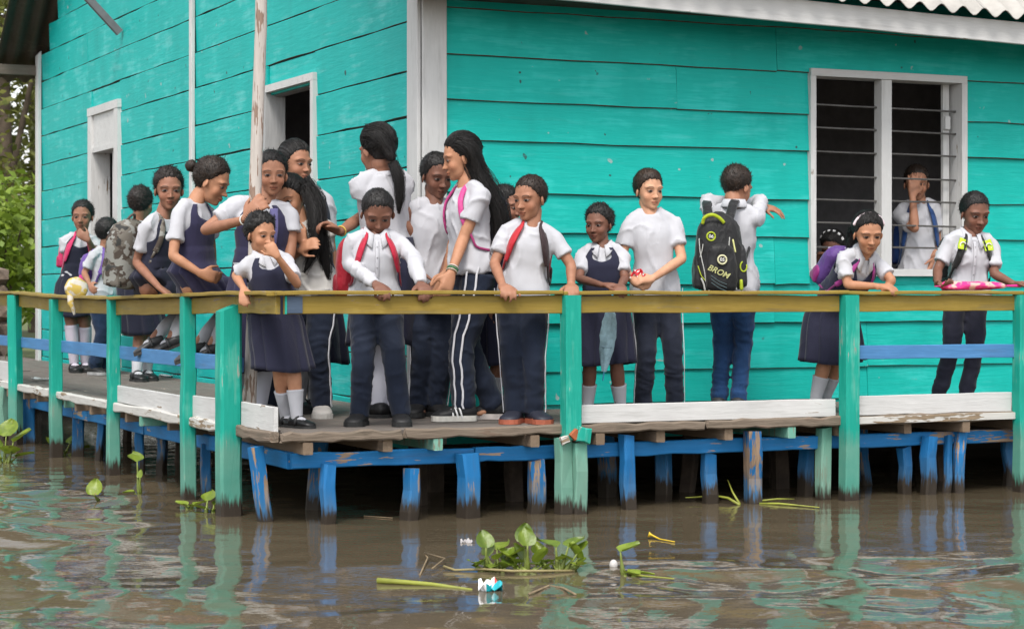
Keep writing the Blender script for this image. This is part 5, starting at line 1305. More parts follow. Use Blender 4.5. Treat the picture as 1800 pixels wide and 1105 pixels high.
def make_pinafore(g, root, hem_z, color=NAVY, flare=1.0, neck='scoop', pleats=10, name='pinafore', bib=True, drape=None, top_s=.955):
    """one cloth shell from the shoulder straps to the skirt hem"""
    H = g.H; ns = 96; V = []; F = []; q = g.q
    ss = np.linspace(top_s, .36, 22) if bib else np.linspace(.42, .36, 3)
    th = np.linspace(0, 2 * math.pi, ns, endpoint=False); keep = []
    for i, s in enumerate(ss):
        c, a, b = g.ring(s, .019 + .006 * H * (s < .5))
        arm = np.interp(s, [.60, .66, .72, .80, .95], [1.25, 1.02, .84, .76, .72])
        nf = np.interp(s, {'scoop': [.74, .775, .80, .85, .95], 'v': [.66, .70, .76, .85, .95], 'high': [.80, .84, .86, .9, .95]}[neck], {'scoop': [-.6, -.02, .30, .44, .46], 'v': [-.3, 0, .16, .36, .46], 'high': [-.6, -.02, .3, .42, .46]}[neck])
        nb_ = np.interp(s, [.80, .845, .87, .95], [-.6, -.02, .36, .44])
        for t in th:
            ct, st_ = math.cos(t), math.sin(t); e = 2 / 2.3
            V.append(c + a * math.copysign(abs(ct) ** e, ct) + b * math.copysign(abs(st_) ** e, st_)); lat = abs(ct)
            keep.append(min(arm - lat, lat - (nf if st_ > 0 else nb_)) if bib else 1.0)
    nb = len(ss)
    # skirt: falls from the waist, pleated and flared
    cw, aw, bw = g.ring(.36, .025); cz = cw[2]; m = 16; la, fa = nrm(aw), nrm(bw); A0, B0 = np.linalg.norm(aw), np.linalg.norm(bw)
    la = nrm(np.array([la[0], la[1], 0])); fa = nrm(np.array([fa[0], fa[1], 0])); ph = random.uniform(0, 6)
    mid = (g.leg['L'][1] + g.leg['R'][1]) / 2; hipc = g.pelvis
    for i in range(1, m + 1):
        k = i / m; z = cz + (hem_z - cz) * k
        spread = 1 + (.46 * flare) * k ** .85; hipb = .016 * H * min(1, k * 4)
        cx = cw + (np.array([hipc[0], hipc[1], 0]) - np.array([cw[0], cw[1], 0])) * min(1, k * 3); cx = cx + (np.array([mid[0], mid[1], 0]) - np.array([hipc[0], hipc[1], 0])) * max(0, k - .25) * .9
        if drape is not None: cx = cx + np.array(drape) * k
        for t in th:
            fr_ = ((pleats * t + ph + .6 * math.sin(2 * t)) / (2 * math.pi)) % 1.0; pl = 1 + (.08 + .11 * k) * min(1, k * 4) * ((fr_ / .82 if fr_ < .82 else (1 - fr_) / .18) - .6) + .035 * k * math.sin(3 * t + ph)
            zz = z + .010 * H * math.sin(2 * t + ph) * k
            V.append(np.array([cx[0], cx[1], zz]) + la * (A0 * spread + hipb) * pl * math.cos(t) + fa * (B0 * spread + hipb) * pl * math.sin(t)); keep.append(1.0)
    tot = nb + m; ed = {}
    def cut(i, j):
        k = (min(i, j), max(i, j))
        if k not in ed:
            x = keep[i] / (keep[i] - keep[j]); ed[k] = len(V); V.append(V[i] + (V[j] - V[i]) * x)
        return ed[k]
    for i in range(tot - 1):
        for j in range(ns):
            ids = (i * ns + j, i * ns + (j + 1) % ns, (i + 1) * ns + (j + 1) % ns, (i + 1) * ns + j)
            if all(keep[x] > 0 for x in ids): F.append(ids); continue
            poly = []
            for a_, b_ in zip(ids, ids[1:] + ids[:1]):
                if keep[a_] > 0: poly.append(a_)
                if (keep[a_] > 0) != (keep[b_] > 0): poly.append(cut(a_, b_))
            if len(poly) >= 3: F.append(tuple(poly))
    V = np.array(V); seed = int(q['hip'][0]) % 83
    V = V + .0045 * H * vnoise(V * 9, seed)[:, None] * np.array([.7, .7, .2])
    o = mesh_obj(name, V - g.base, F, M_heavy, root, smooth=True); o.color = color
    md = o.modifiers.new('t', 'SOLIDIFY'); md.thickness = .006; md.offset = 1
    return o
def make_shoe(g, root, s, kind='mary', color=(.012, .012, .013, 1), sole=(.03, .03, .03, 1), sock=None, sock_top=.11, toe=None, stripes=False):
    H = g.H; an = g.leg[s][2]; q = g.q
    ft = nrm(np.array([*(toe if toe is not None else q.get('toes', {}).get(s, g.RP[1]))[:3]], float)); fl = nrm(np.cross(ft, (0, 0, 1))); up = nrm(np.cross(fl, ft))
    L = .155 * H; ground = an - up * .048 * H; heel = ground - ft * .042 * H
    # stations along the foot: k, half width, top height
    st = [(0, .020, .040), (.04, .026, .046), (.18, .030, .050), (.34, .029, .050), (.5, .031, .040), (.68, .036, .031), (.84, .034, .026), (.95, .024, .020), (1.0, .010, .014)]
    if kind == 'sneaker': st = [(k, w * 1.12, h * 1.18) for k, w, h in st]
    V = []; F = []; ns = 14
    for (k, w, h) in st:
        c = heel + ft * L * k
        for j in range(ns):
            a = 2 * math.pi * j / ns; x = math.cos(a); y = math.sin(a)
            x = math.copysign(abs(x) ** .8, x); yy = (y * .5 + .5) if y > 0 else .5 * (1 - abs(y) ** .5)
            V.append(c + fl * x * w * H + up * (.012 * H * .6 + yy * h * H))
    for i in range(len(st) - 1):
        for j in range(ns): F.append((i * ns + j, i * ns + (j + 1) % ns, (i + 1) * ns + (j + 1) % ns, (i + 1) * ns + j))
    F.append(tuple(range(ns - 1, -1, -1))); F.append(tuple((len(st) - 1) * ns + j for j in range(ns)))
    sh = mesh_obj('shoe', np.array(V) - g.base, F, M_leather if kind == 'mary' else M_trim, root, smooth=True); sh.color = color
    if kind == 'mary':    # opening shows the sock; a strap crosses the instep
        pass
    # sole
    V = []; F = []; hs = .013 * H if kind == 'mary' else .020 * H
    oc = [(heel + ft * L * k, w * H * 1.07) for k, w, h in [(-.015, .018, 0)] + st[1:-1] + [(1.01, .013, 0)]]; m = len(oc)
    for zz in (0.001, hs):
        for c, w in oc: V.append(c + fl * w + up * zz)
        for c, w in reversed(oc): V.append(c - fl * w + up * zz)
    n = 2 * m; F = [(j, (j + 1) % n, n + (j + 1) % n, n + j) for j in range(n)] + [tuple(range(n - 1, -1, -1)), tuple(range(n, 2 * n))]
    so = mesh_obj('sole', np.array(V) - g.base, F, M_rubber, sh); so.color = sole
    if kind == 'mary':
        P = [heel + ft * L * .40 + fl * w + up * h for (w, h) in ((.031 * H, .018 * H), (.026 * H, .042 * H), (0, .056 * H), (-.026 * H, .042 * H), (-.031 * H, .018 * H))]
        v, f = limb(P, [.0075 * H] * 5, 6, 9); o = mesh_obj('strap', v - g.base, f, M_leather, sh, smooth=True); o.color = color
        if sock is not None:   # sock over the instep
            v, f = ellipsoid(heel + ft * L * .36 + up * .036 * H, (.028 * H, .045 * H, .019 * H), np.stack([fl, ft, up]), 12, 8); o = mesh_obj('sock_instep', v - g.base, f, M_cloth, sh, smooth=True); o.color = sock
    if kind == 'sneaker':
        for i in range(3):    # laces
            P = [heel + ft * L * (.42 + .09 * i) + fl * w + up * (.054 - .009 * i) * H * hh_ for (w, hh_) in ((.020 * H, .92), (0, 1.08), (-.020 * H, .92))]
            v, f = limb(P, [.0035] * 3, 5, 5); o = mesh_obj('lace', v - g.base, f, M_trim, sh); o.color = (.35, .35, .35, 1) if not stripes else (.05, .05, .05, 1)
    if stripes:
        for sd in (-1, 1):
            for i in range(3):
                a0 = heel + ft * L * (.36 + .10 * i) + fl * sd * .035 * H + up * .014 * H; a1 = heel + ft * L * (.43 + .085 * i) + fl * sd * .024 * H + up * (.054 - .006 * i) * H; mid = (a0 + a1) / 2 + fl * sd * .006 * H
                v, f = limb([a0, mid, a1], [.0055] * 3, 6, 6); o = mesh_obj('shoe_stripe', v - g.base, f, M_trim, sh); o.color = (.75, .75, .75, 1)
    if sock is not None:
        kn = g.leg[s][1]; top = an + nrm(kn - an) * sock_top * H
        Lc = np.linalg.norm(kn - an); fr = [min(1, x * sock_top * H / Lc) for x in (0, .33, .66, 1.0)]
        rad = [np.interp(x, [0, .35, .7, 1.0], [.0225, .0315, .0375, .037]) * H * g.b ** .5 + .004 for x in fr]
        rad[-1] += .003
        v, f = limb([an - up * .02 * H] + [an + (kn - an) * x for x in fr[1:]], [.0255 * H] + rad[1:], 14, 13, round_ends=False)
        o = mesh_obj('sock', v - g.base, f, M_cloth, root, smooth=True); o.color = sock
    return sh
def ribbon(root, P, w, th, mat, color, name, normal_ref, base, taper=None, m=18):
    """flat strap along points P lying with its face along normal_ref"""
    Q = spline(P, m); V = []; F = []
    for i in range(m):
        t = nrm(Q[min(i + 1, m - 1)] - Q[max(i - 1, 0)]); nr_ = np.asarray(normal_ref(Q[i]) if callable(normal_ref) else normal_ref, float); nr_ = nrm(nr_ - t * np.dot(nr_, t)); s = np.cross(t, nr_); ww = w * (taper[min(i * len(taper) // m, len(taper) - 1)] if taper else 1)
        for (a, b) in ((-1, 0), (-.8, 1), (.8, 1), (1, 0)): V.append(Q[i] + s * ww / 2 * a + nr_ * th * b - base)
    for i in range(m - 1):
        for k in range(4): F.append((4 * i + k, 4 * i + (k + 1) % 4, 4 * i + 4 + (k + 1) % 4, 4 * i + 4 + k))
    F += [(3, 2, 1, 0), tuple(4 * (m - 1) + k for k in range(4))]
    o = mesh_obj(name, V, F, mat, root, smooth=True); o.color = color; return o
def on_chest(g, s, lat, add=.012):
    """point on the front (or back) of the clothed torso: s along the spine, lat -1..1 across (+ = person's left); returns front and back points"""
    c, a, b = g.ring(s, add + .010); st_ = math.sqrt(max(0, 1 - min(1, abs(lat)) ** 2.3)) ** (2 / 2.3)
    return c + a * lat + b * st_, c + a * lat - b * st_
def make_lap(g, pin, color):
    """skirt cloth stretched over the thighs of someone seated"""
    H = g.H; sp = Soup(); h = (g.leg['L'][0] + g.leg['R'][0]) / 2; k = (g.leg['L'][1] + g.leg['R'][1]) / 2; e = h + (k - h) * .88; up = np.array([0, 0, 1.0]); t = nrm(e - h); s = nrm(np.cross(t, up)); q = np.cross(s, t)
    v, f = loft([(h + (e - h) * x, s * (.115 + .02 * x) * H, q * (.068 - .006 * x) * H) for x in np.linspace(-.1, 1, 9)], 26, 2.6); v = v + .006 * vnoise(v * 12, 3)[:, None]
    o = mesh_obj('skirt_front', v - g.base, f, M_heavy, pin, smooth=True); o.color = color
def backpack(g, label, colors, size=(.30, .40, .15), strap=None, group='school backpacks', trim=None, offset=(0, 0, 0), strap_w=.05, tilt=0.0, straps='LR', hang=.60, detail=True, name='backpack', mat=None):
    M_nylon = mat or globals()['M_nylon']
    """bag on the back of figure g: body, front pocket, top handle and shoulder straps"""
    H = g.H; w, h, d = size; c, a, b = g.ring(hang); l, f, u = g.lc, g.fc, g.up
    cen = c - f * (np.linalg.norm(b) + d * .5 + .012) + l * offset[0] + f * offset[1] + u * offset[2]
    root = thing(name, cen - u * h / 2, label, 'backpack', group); base = cen - u * h / 2
    if tilt: l, u = l * math.cos(tilt) + u * math.sin(tilt), u * math.cos(tilt) - l * math.sin(tilt)
    def shell(nm, ce, w_, h_, d_, mat, col, par, ex=3.2, topr=.72, amp=.006):
        rings = []
        for k in np.linspace(0, 1, 13):
            sw = min(1, .80 + 1.6 * k) * (1 if k < .6 else 1 - (1 - topr) * ((k - .6) / .4) ** 2); e = min(1, k / .07, (1 - k) / .10) ** .5 if 0 < k < 1 else .35
            rings.append((ce + u * h_ * (k - .5), l * w_ / 2 * sw * max(e, .35), f * d_ / 2 * sw * max(e, .35) * (1.12 - .3 * k)))
        v, ff = loft(rings, 28, ex); v = v + (amp * vnoise(v * 14, 5) + amp * .5 * vnoise(v * 31, 6))[:, None] * np.array([1, 1, .4]); o = mesh_obj(nm, v - base, ff, mat, par, smooth=True); o.color = col; return o
    bag = shell('bag', cen, w, h, d, M_nylon, colors[0], root)
    if detail:
        pk = shell('front_pocket', cen - f * d * .42 - u * h * .20, w * .74, h * .46, d * .5, M_nylon, colors[1], root)
        for sg in (-1, 1): shell('side_pocket', cen + l * sg * w * .46 - u * h * .27, w * .16, h * .34, d * .6, M_nylon, colors[1], root, amp=.003)
        # zip line
        Pz = [cen + l * w * .42 * x - f * (d * .30) + u * (h * .30 + .10 * h * (1 - x * x)) for x in np.linspace(-1, 1, 7)]
        v, ff = limb(Pz, [.005] * 7, 6, 14); o = mesh_obj('zip', v - base, ff, M_trim, root, smooth=True); o.color = trim or (.3, .3, .3, 1)
    Ph = [cen + u * h * .47 + l * w * .12, cen + u * h * .56 + l * w * .05 + f * d * .1, cen + u * h * .56 - l * w * .05 + f * d * .1, cen + u * h * .47 - l * w * .12]
    v, ff = limb(Ph, [.009] * 4, 8, 10); o = mesh_obj('handle', v - base, ff, M_trim, root, smooth=True); o.color = trim or colors[0]
    sc = strap or colors[0]
    for s in straps:
        sg = 1 if s == 'L' else -1; col = sc[s] if isinstance(sc, dict) else sc; lat = .60 * sg
        p1f, p1b = on_chest(g, .93, lat * .95, .006); p0f, p0b = on_chest(g, .80, lat * .8, .008)
        top = (p1f + p1b) / 2 + g.up * .022 * H
        fr = [on_chest(g, s_, sg * la, .013)[0] for (s_, la) in ((.86, .56), (.78, .62), (.70, .70), (.62, .79), (.56, .87))]
        lo_ = [on_chest(g, s_, sg * la, .018)[0] for (s_, la) in ((.56, .87), (.48, .94), (.40, .98))]
        c5 = g.ring(.36, .035); lo_.append(c5[0] + c5[1] * sg * .97 - c5[2] * .45)
        nref = lambda x: (x - (g.ring(.75)[0] + g.up * np.dot(x - g.ring(.75)[0], g.up)))
        ribbon(root, [p0b, p1b * .6 + top * .4, top, p1f * .6 + top * .4 + g.fc * .01] + fr, strap_w, .009, M_nylon, col, 'strap', lambda x: nref(x) + g.up * .02, base, None, 26)
        ribbon(root, lo_, strap_w * .45, .005, M_nylon, tuple(x * .6 for x in col[:3]) + (1,), 'strap_web', nref, base, None, 12)
    return root, cen, (l, f, u), base
PEOPLE = []
def person(q, label, clothes, group='children on the boardwalk', name='person', category='person'):
    g = skeleton(q); root = thing(name, g.base, label, category, group); g.root = root
    make_body(g, root); make_hair(g, root); clothes(g, root); PEOPLE.append(g); return g
# ================================================================ THE CHILDREN
def RW(px, Y, back=.035, z=1.282):         # wrist resting on the front rail under pixel column px
    Yr = W(t_of(px, 0), 0)[1] + back; return (px, CY - (z - EYE) / Yr * FPX, Yr - Y)
def SRW(px, Y, back=.05, z=1.278):        # the same on the side rail
    p = W(back, n_of(px, back)); return (px, CY - (z - EYE) / p[1] * FPX, p[1] - Y)
DOWN = (0, 0, -1); FWD = (0, -1, -.12)
RAILHAND = dict(d=(0, -1, -.15), n=(0, 0, -1), curl=.62, spread=.25, big=1.12)
SK1, SK2, SK3, SK4 = S(146, 103, 83), S(160, 114, 90), S(178, 129, 100), S(120, 83, 68)
BLK = (.010, .009, .009, 1); BRN = (.022, .014, .010, 1)

# --- boy in white T-shirt with red straps, both hands on the rail
def c_(g, r):
    make_pants(g, r, stripe=1, width=.95); make_shirt(g, r, 'tee', sleeve=.66, hem=.10)
    for s, t in (('L', (.45, -.9, 0)), ('R', (-.3, -.95, 0))): make_shoe(g, r, s, 'sneaker', (.02, .022, .035, 1), (.40, .11, .06, 1), toe=t)
G15 = person(dict(Y=11.93, H=1.42, hip=(918, None, .03), neck=(936, 392), yaw=-4, head=(931, 348), hh=79, hy=-38, hp=8, skin=SK2, wide=1.02,
    arms=dict(R=[(869, 463, -.04), RW(884, 11.93)], L=[(1004, 466, -.04), RW(1004, 11.93)]), hands=dict(R=dict(RAILHAND, d=(.25, -1, -.15), side=(1, 0, 0)), L=dict(RAILHAND, curl=.7, side=(-1, 0, 0))),
    feet=dict(R=(905, .0), L=(940, -.02)), hair=dict(style='boy', th=.018, color=BRN, quiff=.4)),
    'boy in white T-shirt with red backpack straps, both hands on the rail', c_)
backpack(G15, 'red and black backpack of the boy gripping the rail beside the middle post', [(.25, .012, .02, 1), (.03, .01, .012, 1)], (.27, .36, .13), strap=dict(R=(.42, .02, .03, 1), L=(.035, .02, .022, 1)), strap_w=.055)

# --- boy in long white shirt looking down
def c_(g, r):
    make_pants(g, r, width=.92); make_shirt(g, r, 'long', sleeve=.66, hem=.06, collar=True)
    for s, t in (('L', (.15, -1, 0)), ('R', (-.25, -1, 0))): make_shoe(g, r, s, 'sneaker', (.014, .014, .015, 1), (.02, .02, .02, 1), toe=t)
G11 = person(dict(Y=11.72, H=1.35, hip=(660, None, .04), neck=(661, 408), yaw=8, head=(664, 374), hh=80, hy=10, hp=30, skin=SK4, wide=1.06, build=1.08, buttons=1, thin=.8,
    arms=dict(R=[(614, 464, .0), RW(662, 11.72, .05, 1.29)], L=[(728, 452, -.1), RW(740, 11.72, .05, 1.29)]), hands=dict(R=dict(RAILHAND, d=(.35, -1, -.25), side=(1, 0, 0)), L=dict(RAILHAND, d=(.3, -1, -.3), side=(-1, 0, 0))),
    feet=dict(R=(632, -.02), L=(704, -.02)), hair=dict(style='boy', th=.018, color=BLK)),
    'stocky boy in long-sleeved white shirt looking down at his hands on the rail', c_)
backpack(G11, 'red backpack of the boy who looks down', [(.30, .012, .025, 1), (.20, .01, .02, 1)], (.34, .38, .14), strap=(.40, .015, .04, 1), strap_w=.045, offset=(-.05, 0, -.02))

# --- little girl in pinafore, hand to mouth
def c_(g, r):
    make_shirt(g, r, 'tee', sleeve=.72, hem=.3, collar=True); make_pinafore(g, r, z_of(650, .1, .5), NAVY, .5)
    for s, t in (('L', (.75, -.7, 0)), ('R', (.5, -.9, 0))): make_shoe(g, r, s, 'mary', sock=WHITE, sock_top=.13, toe=t)
G7 = person(dict(Y=11.55, H=1.19, hip=(484, None, .02), neck=(463, 446), yaw=22, head=(459, 411), hh=70, hy=42, hp=8, skin=SK3, wide=1.04,
    arms=dict(R=[(414, 484, 0), (429, 508, -.12)], L=[(523, 500, -.10), (487, 450, -.24)]), hands=dict(R=dict(d=(.1, -.8, -.6), n=(.2, -.1, -1), curl=.35, side=(1, 0, 0)), L=dict(d=(-.55, .1, .8), n=(-.3, .9, .2), curl=.9, side=(-1, 0, 0))),
    feet=dict(R=(503, .06), L=(522, -.06)), hair=dict(style='girl', th=.06, curly=.045, color=BLK, frizz=160, blobs=[((0.12, -.40, .72), (.16, .13, .14))])),
    'small girl in navy pinafore at the corner with her hand to her mouth', c_)

# --- tall girl in profile, track trousers, long black hair
def c_(g, r):
    make_pants(g, r, stripe=2, width=1.0, side_out=dict(L=(-.35, -1, 0), R=(-.2, 1, 0))); make_shirt(g, r, 'tee', sleeve=.60, hem=.16)
    make_shoe(g, r, 'L', 'sneaker', (.012, .012, .013, 1), (.62, .60, .55, 1), toe=(-1, -.28, 0), stripes=True); make_shoe(g, r, 'R', 'sneaker', (.012, .012, .013, 1), (.55, .5, .48, 1), toe=(-.95, .2, 0))
G13 = person(dict(Y=12.2, H=1.66, hip=(832, None, 0), neck=(822, 322), yaw=-62, head=(808, 277), hh=79, hy=-78, hp=12, skin=SK3, build=.95,
    arms=dict(L=[(815, 418, -.14), (793, 480, -.28)], R=[(800, 415, .12), (785, 480, .10)]), hands=dict(L=dict(d=(-.3, -.35, -.9), n=(-.5, .9, 0), curl=.4, side=(-1, 0, 0)), R=dict(d=(-.4, -.2, -.9), n=(.4, -.9, 0), side=(-1, 0, 0))),
    feet=dict(L=(815, -.08), R=(868, .10)), knees=dict(L=(812, 612, -.10)),
    hair=dict(style='girl', th=.06, color=BLK, frizz=30, back=.2, locks=[dict(pts=[(815, 262, -.02), (836, 300, -.03), (862, 345, -.04), (880, 395, -.04), (868, 462, -.03)], spread=[.07, .065, .075, .065, .018], n=70, wave=.010), dict(pts=[(800, 248, -.08), (826, 262, -.09), (842, 300, -.06), (868, 350, -.06)], spread=[.03, .045, .045, .03], n=40, wave=.006)])),
    'tall girl in profile with long black hair, white T-shirt and double-striped track trousers', c_)
for i, z in enumerate((478, 484, 491)):
    p = at(794 - i, z, 11.93); a, e, w = G13.arm['L']; d = nrm(w - e); s = nrm(np.cross(d, (0, 1, .1))); u2 = np.cross(d, s); c = w - d * (.012 + .014 * i)
    v, f = limb([c + (s * math.cos(k) + u2 * math.sin(k)) * .031 for k in np.linspace(0, 6.283, 14)], [.0042] * 14, 6, 27, round_ends=False)
    o = mesh_obj('bracelet', v - G13.base, f, M_trim, G13.root, smooth=True); o.color = [(.5, .45, .35, 1), (.06, .25, .12, 1), (.6, .55, .5, 1)][i]
backpack(G13, 'pink and navy backpack hidden under the tall girl\'s long hair', [(.03, .03, .06, 1), (.35, .03, .14, 1)], (.27, .38, .13), strap=(.50, .06, .22, 1), strap_w=.035)

# --- boy in sleeveless top
def c_(g, r):
    make_pants(g, r, stripe=1, width=.95); make_shirt(g, r, 'tank', WHITE, hem=.12)
    for s, t in (('L', (.5, -.8, 0)), ('R', (-.3, -1, 0))): make_shoe(g, r, s, 'sneaker', (.013, .013, .014, 1), (.03, .03, .03, 1), toe=t)
G12 = person(dict(Y=12.5, H=1.56, hip=(752, None, .05), neck=(764, 352), yaw=18, head=(768, 309), hh=78, hy=30, hp=14, skin=SK4,
    arms=dict(R=[(722, 425, -.02), (738, 480, -.12)], L=[(800, 425, .02), (775, 492, -.14)]), hands=dict(L=dict(d=(-.7, -.2, -.5), n=(0, .3, -1), side=(0, -1, 0))), feet=dict(R=(737, .05), L=(766, .02)), hair=dict(style='boy', th=.030, color=BLK)),
    'boy in white sleeveless top standing against the white corner board', c_)

# --- woman with ponytail, back turned
def c_(g, r):
    make_shirt(g, r, 'tee', sleeve=.64, hem=.24); make_pinafore(g, r, z_of(606, .9, .9), NAVY, .55, bib=False, name='skirt')
    for s, t in (('L', (-.6, .4, 0)), ('R', (-.5, .6, 0))): make_shoe(g, r, s, 'mary', sock=(.55, .55, .62, 1), sock_top=.25, toe=t)
G10 = person(dict(Y=12.42, H=1.70, hip=(684, None, .02), neck=(672, 300), yaw=-152, head=(661, 264), hh=80, hy=-136, hp=8, skin=SK1, build=1.02,
    arms=dict(R=[(626, 388, .05), (597, 408, -.12)], L=[(724, 405, .03), (700, 455, .15)]), hands=dict(R=dict(d=(-.6, -.3, .35), n=(0, -.2, -1), curl=.7, side=(0, 0, 1))),
    feet=dict(R=(664, .0), L=(692, .05)), hair=dict(style='girl', th=.075, color=BLK, back=.3, frizz=20, line=-.04, locks=[dict(pts=[(690, 285, -.10), (700, 310, -.12), (703, 345, -.12), (701, 376, -.11)], spread=[.028, .036, .030, .008], n=40, wave=.005), dict(pts=[(640, 232, -.08), (668, 240, -.11), (692, 285, -.11)], spread=[.05, .06, .03], n=40, wave=.003)])),
    'tall girl in white T-shirt with her back turned and a long ponytail', c_)
a, e, w = G10.arm['R']; d = nrm(w - e); s = nrm(np.cross(d, (0, 1, .1))); u2 = np.cross(d, s)
v, f = limb([w - d * .02 + (s * math.cos(k) + u2 * math.sin(k)) * .031 for k in np.linspace(0, 6.283, 14)], [.0045] * 14, 6, 27, round_ends=False); o = mesh_obj('bracelet', v - G10.base, f, M_trim, G10.root, smooth=True); o.color = (.6, .4, .08, 1)

# --- girl behind the tall one (only slivers show)
def c_(g, r):
    make_shirt(g, r, 'tee', hem=.3); make_pinafore(g, r, z_of(640, 2, 1), NAVY, .8)
    for s in 'LR': make_shoe(g, r, s, 'mary', sock=WHITE, sock_top=.14, toe=(.5, -.8, 0))
G14 = person(dict(Y=12.68, H=1.36, hip=(882, None, 0), neck=(886, 398), yaw=35, head=(890, 363), hh=70, hy=60, hp=5, skin=SK1, feet=dict(R=(864, 0), L=(893, .05)), hair=dict(style='girl', th=.05, curly=.02, color=BLK)),
    'girl half hidden behind the long-haired girl, white sock showing below', c_)
backpack(G14, 'turquoise and pink patterned backpack glimpsed behind the long-haired girl', [(.02, .16, .17, 1), (.45, .05, .2, 1)], (.26, .34, .14), strap=(.5, .06, .2, 1), strap_w=.04)

# --- girl with long wavy hair over her chest
def c_(g, r):
    make_pants(g, r, stripe=1, width=1.0); make_shirt(g, r, 'tee', (.55, .53, .50, 1), sleeve=.62, hem=.08)
    for s, t in (('L', (.15, -1, 0)), ('R', (-.4, -.8, 0))): make_shoe(g, r, s, 'sneaker', (.42, .40, .38, 1), (.5, .48, .45, 1), toe=t)
G8 = person(dict(Y=12.45, H=1.50, hip=(553, None, 0), neck=(531, 386), yaw=-18, head=(511, 350), hh=78, hy=-28, hp=14, hr=-12, skin=SK3, wide=.98,
    arms=dict(L=[(570, 470, -.02), (538, 425, -.14)], R=[(498, 462, 0), (528, 440, -.15)]), hands=dict(L=dict(d=(-.6, -.2, .5), n=(0, 1, 0), curl=.4, side=(0, 0, 1))),
    feet=dict(L=(565, 0), R=(478, .15)), hair=dict(style='girl', th=.06, color=BLK, frizz=40, locks=[dict(pts=[(531, 320, -.02), (553, 350, -.06), (560, 400, -.10), (571, 450, -.12), (577, 492, -.11)], spread=[.05, .055, .05, .04, .012], n=70, wave=.014), dict(pts=[(536, 326, -.08), (550, 360, -.13), (554, 400, -.16), (552, 440, -.17), (534, 480, -.17)], spread=[.025, .035, .04, .035, .01], n=50, wave=.016)])),
    'girl with long wavy black hair over her chest and a cream T-shirt', c_)

# --- girl looking right, in the doorway behind
def c_(g, r):
    make_shirt(g, r, 'tee', sleeve=.66, hem=.3, collar=True); make_pinafore(g, r, z_of(640, .6, 1.4), NAVY, .8)
    for s in 'LR': make_shoe(g, r, s, 'mary', sock=WHITE, sock_top=.2, toe=(.4, -.9, 0))
G9 = person(dict(Y=13.0, H=1.64, hip=(540, None, 0), neck=(531, 329), yaw=30, head=(521, 287), hh=76, hy=48, hp=2, skin=SK2,
    feet=dict(R=(524, 0), L=(552, 0)), hair=dict(style='girl', th=.05, color=BLK, frizz=40, blobs=[((0, -.44, .62), (.15, .14, .15))])),
    'tall girl in pinafore and white collar gazing right, in front of the open door', c_)

# --- older girl holding the pole
def c_(g, r):
    make_shirt(g, r, 'tee', sleeve=.60, hem=.3); make_pinafore(g, r, z_of(652, .3, 1.0), (.030, .028, .066, 1), .45, 'v')
    for s, t in (('L', (.3, -.9, 0)), ('R', (-.4, -.9, 0))): make_shoe(g, r, s, 'mary', sock=(.55, .55, .62, 1), sock_top=.24, toe=t)
_pp = pb_ + (ptop - pb_) * ((at(0, 366, pb_[1])[2] - pb_[2]) / (ptop[2] - pb_[2]))
_hx = CX + _pp[0] / _pp[1] * FPX
G6 = person(dict(Y=12.25, H=1.58, hip=(458, None, .0), neck=(463, 354), yaw=6, head=(478, 306), hh=77, hy=14, hp=4, skin=SK2, build=1.05,
    arms=dict(R=[(361, 404, -.10), (_hx - 17, 386, float(_pp[1]) - 12.25 - .055)], L=[(512, 430, -.02), (500, 490, -.10)]), shoulder=dict(R=(418, 362, .0)),
    hands=dict(R=dict(d=(.62, -.12, .75), n=(.35, 1, -.1), curl=.55, side=(-.7, 0, .7), spread=.28, big=1.1)), feet=dict(R=(408, .20), L=(455, .0)), kneebend=.3,
    hair=dict(style='girl', th=.05, color=BLK, curly=.02, frizz=60, blobs=[((.05, -.42, .6), (.16, .14, .16))])),
    'older girl gripping the whitewashed pole, elbow raised over the rail', c_)
a, e, w = G6.arm['R']; d = nrm(w - e); s = nrm(np.cross(d, (0, 1, .1))); u2 = np.cross(d, s)
v, f = limb([w - d * .015 + (s * math.cos(k) + u2 * math.sin(k)) * .030 for k in np.linspace(0, 6.283, 14)], [.004] * 14, 6, 27, round_ends=False); o = mesh_obj('bracelet', v - G6.base, f, M_trim, G6.root, smooth=True); o.color = (.7, .7, .65, 1)
_f1, _ = on_chest(G6, .92, .5); _f2, _ = on_chest(G6, .7, .42); _f3, _ = on_chest(G6, .52, .38)
ribbon(G6.root, [_f1, _f2, _f3], .05, .008, M_cloth, (.13, .12, .26, 1), 'sash', G6.fc, G6.base)

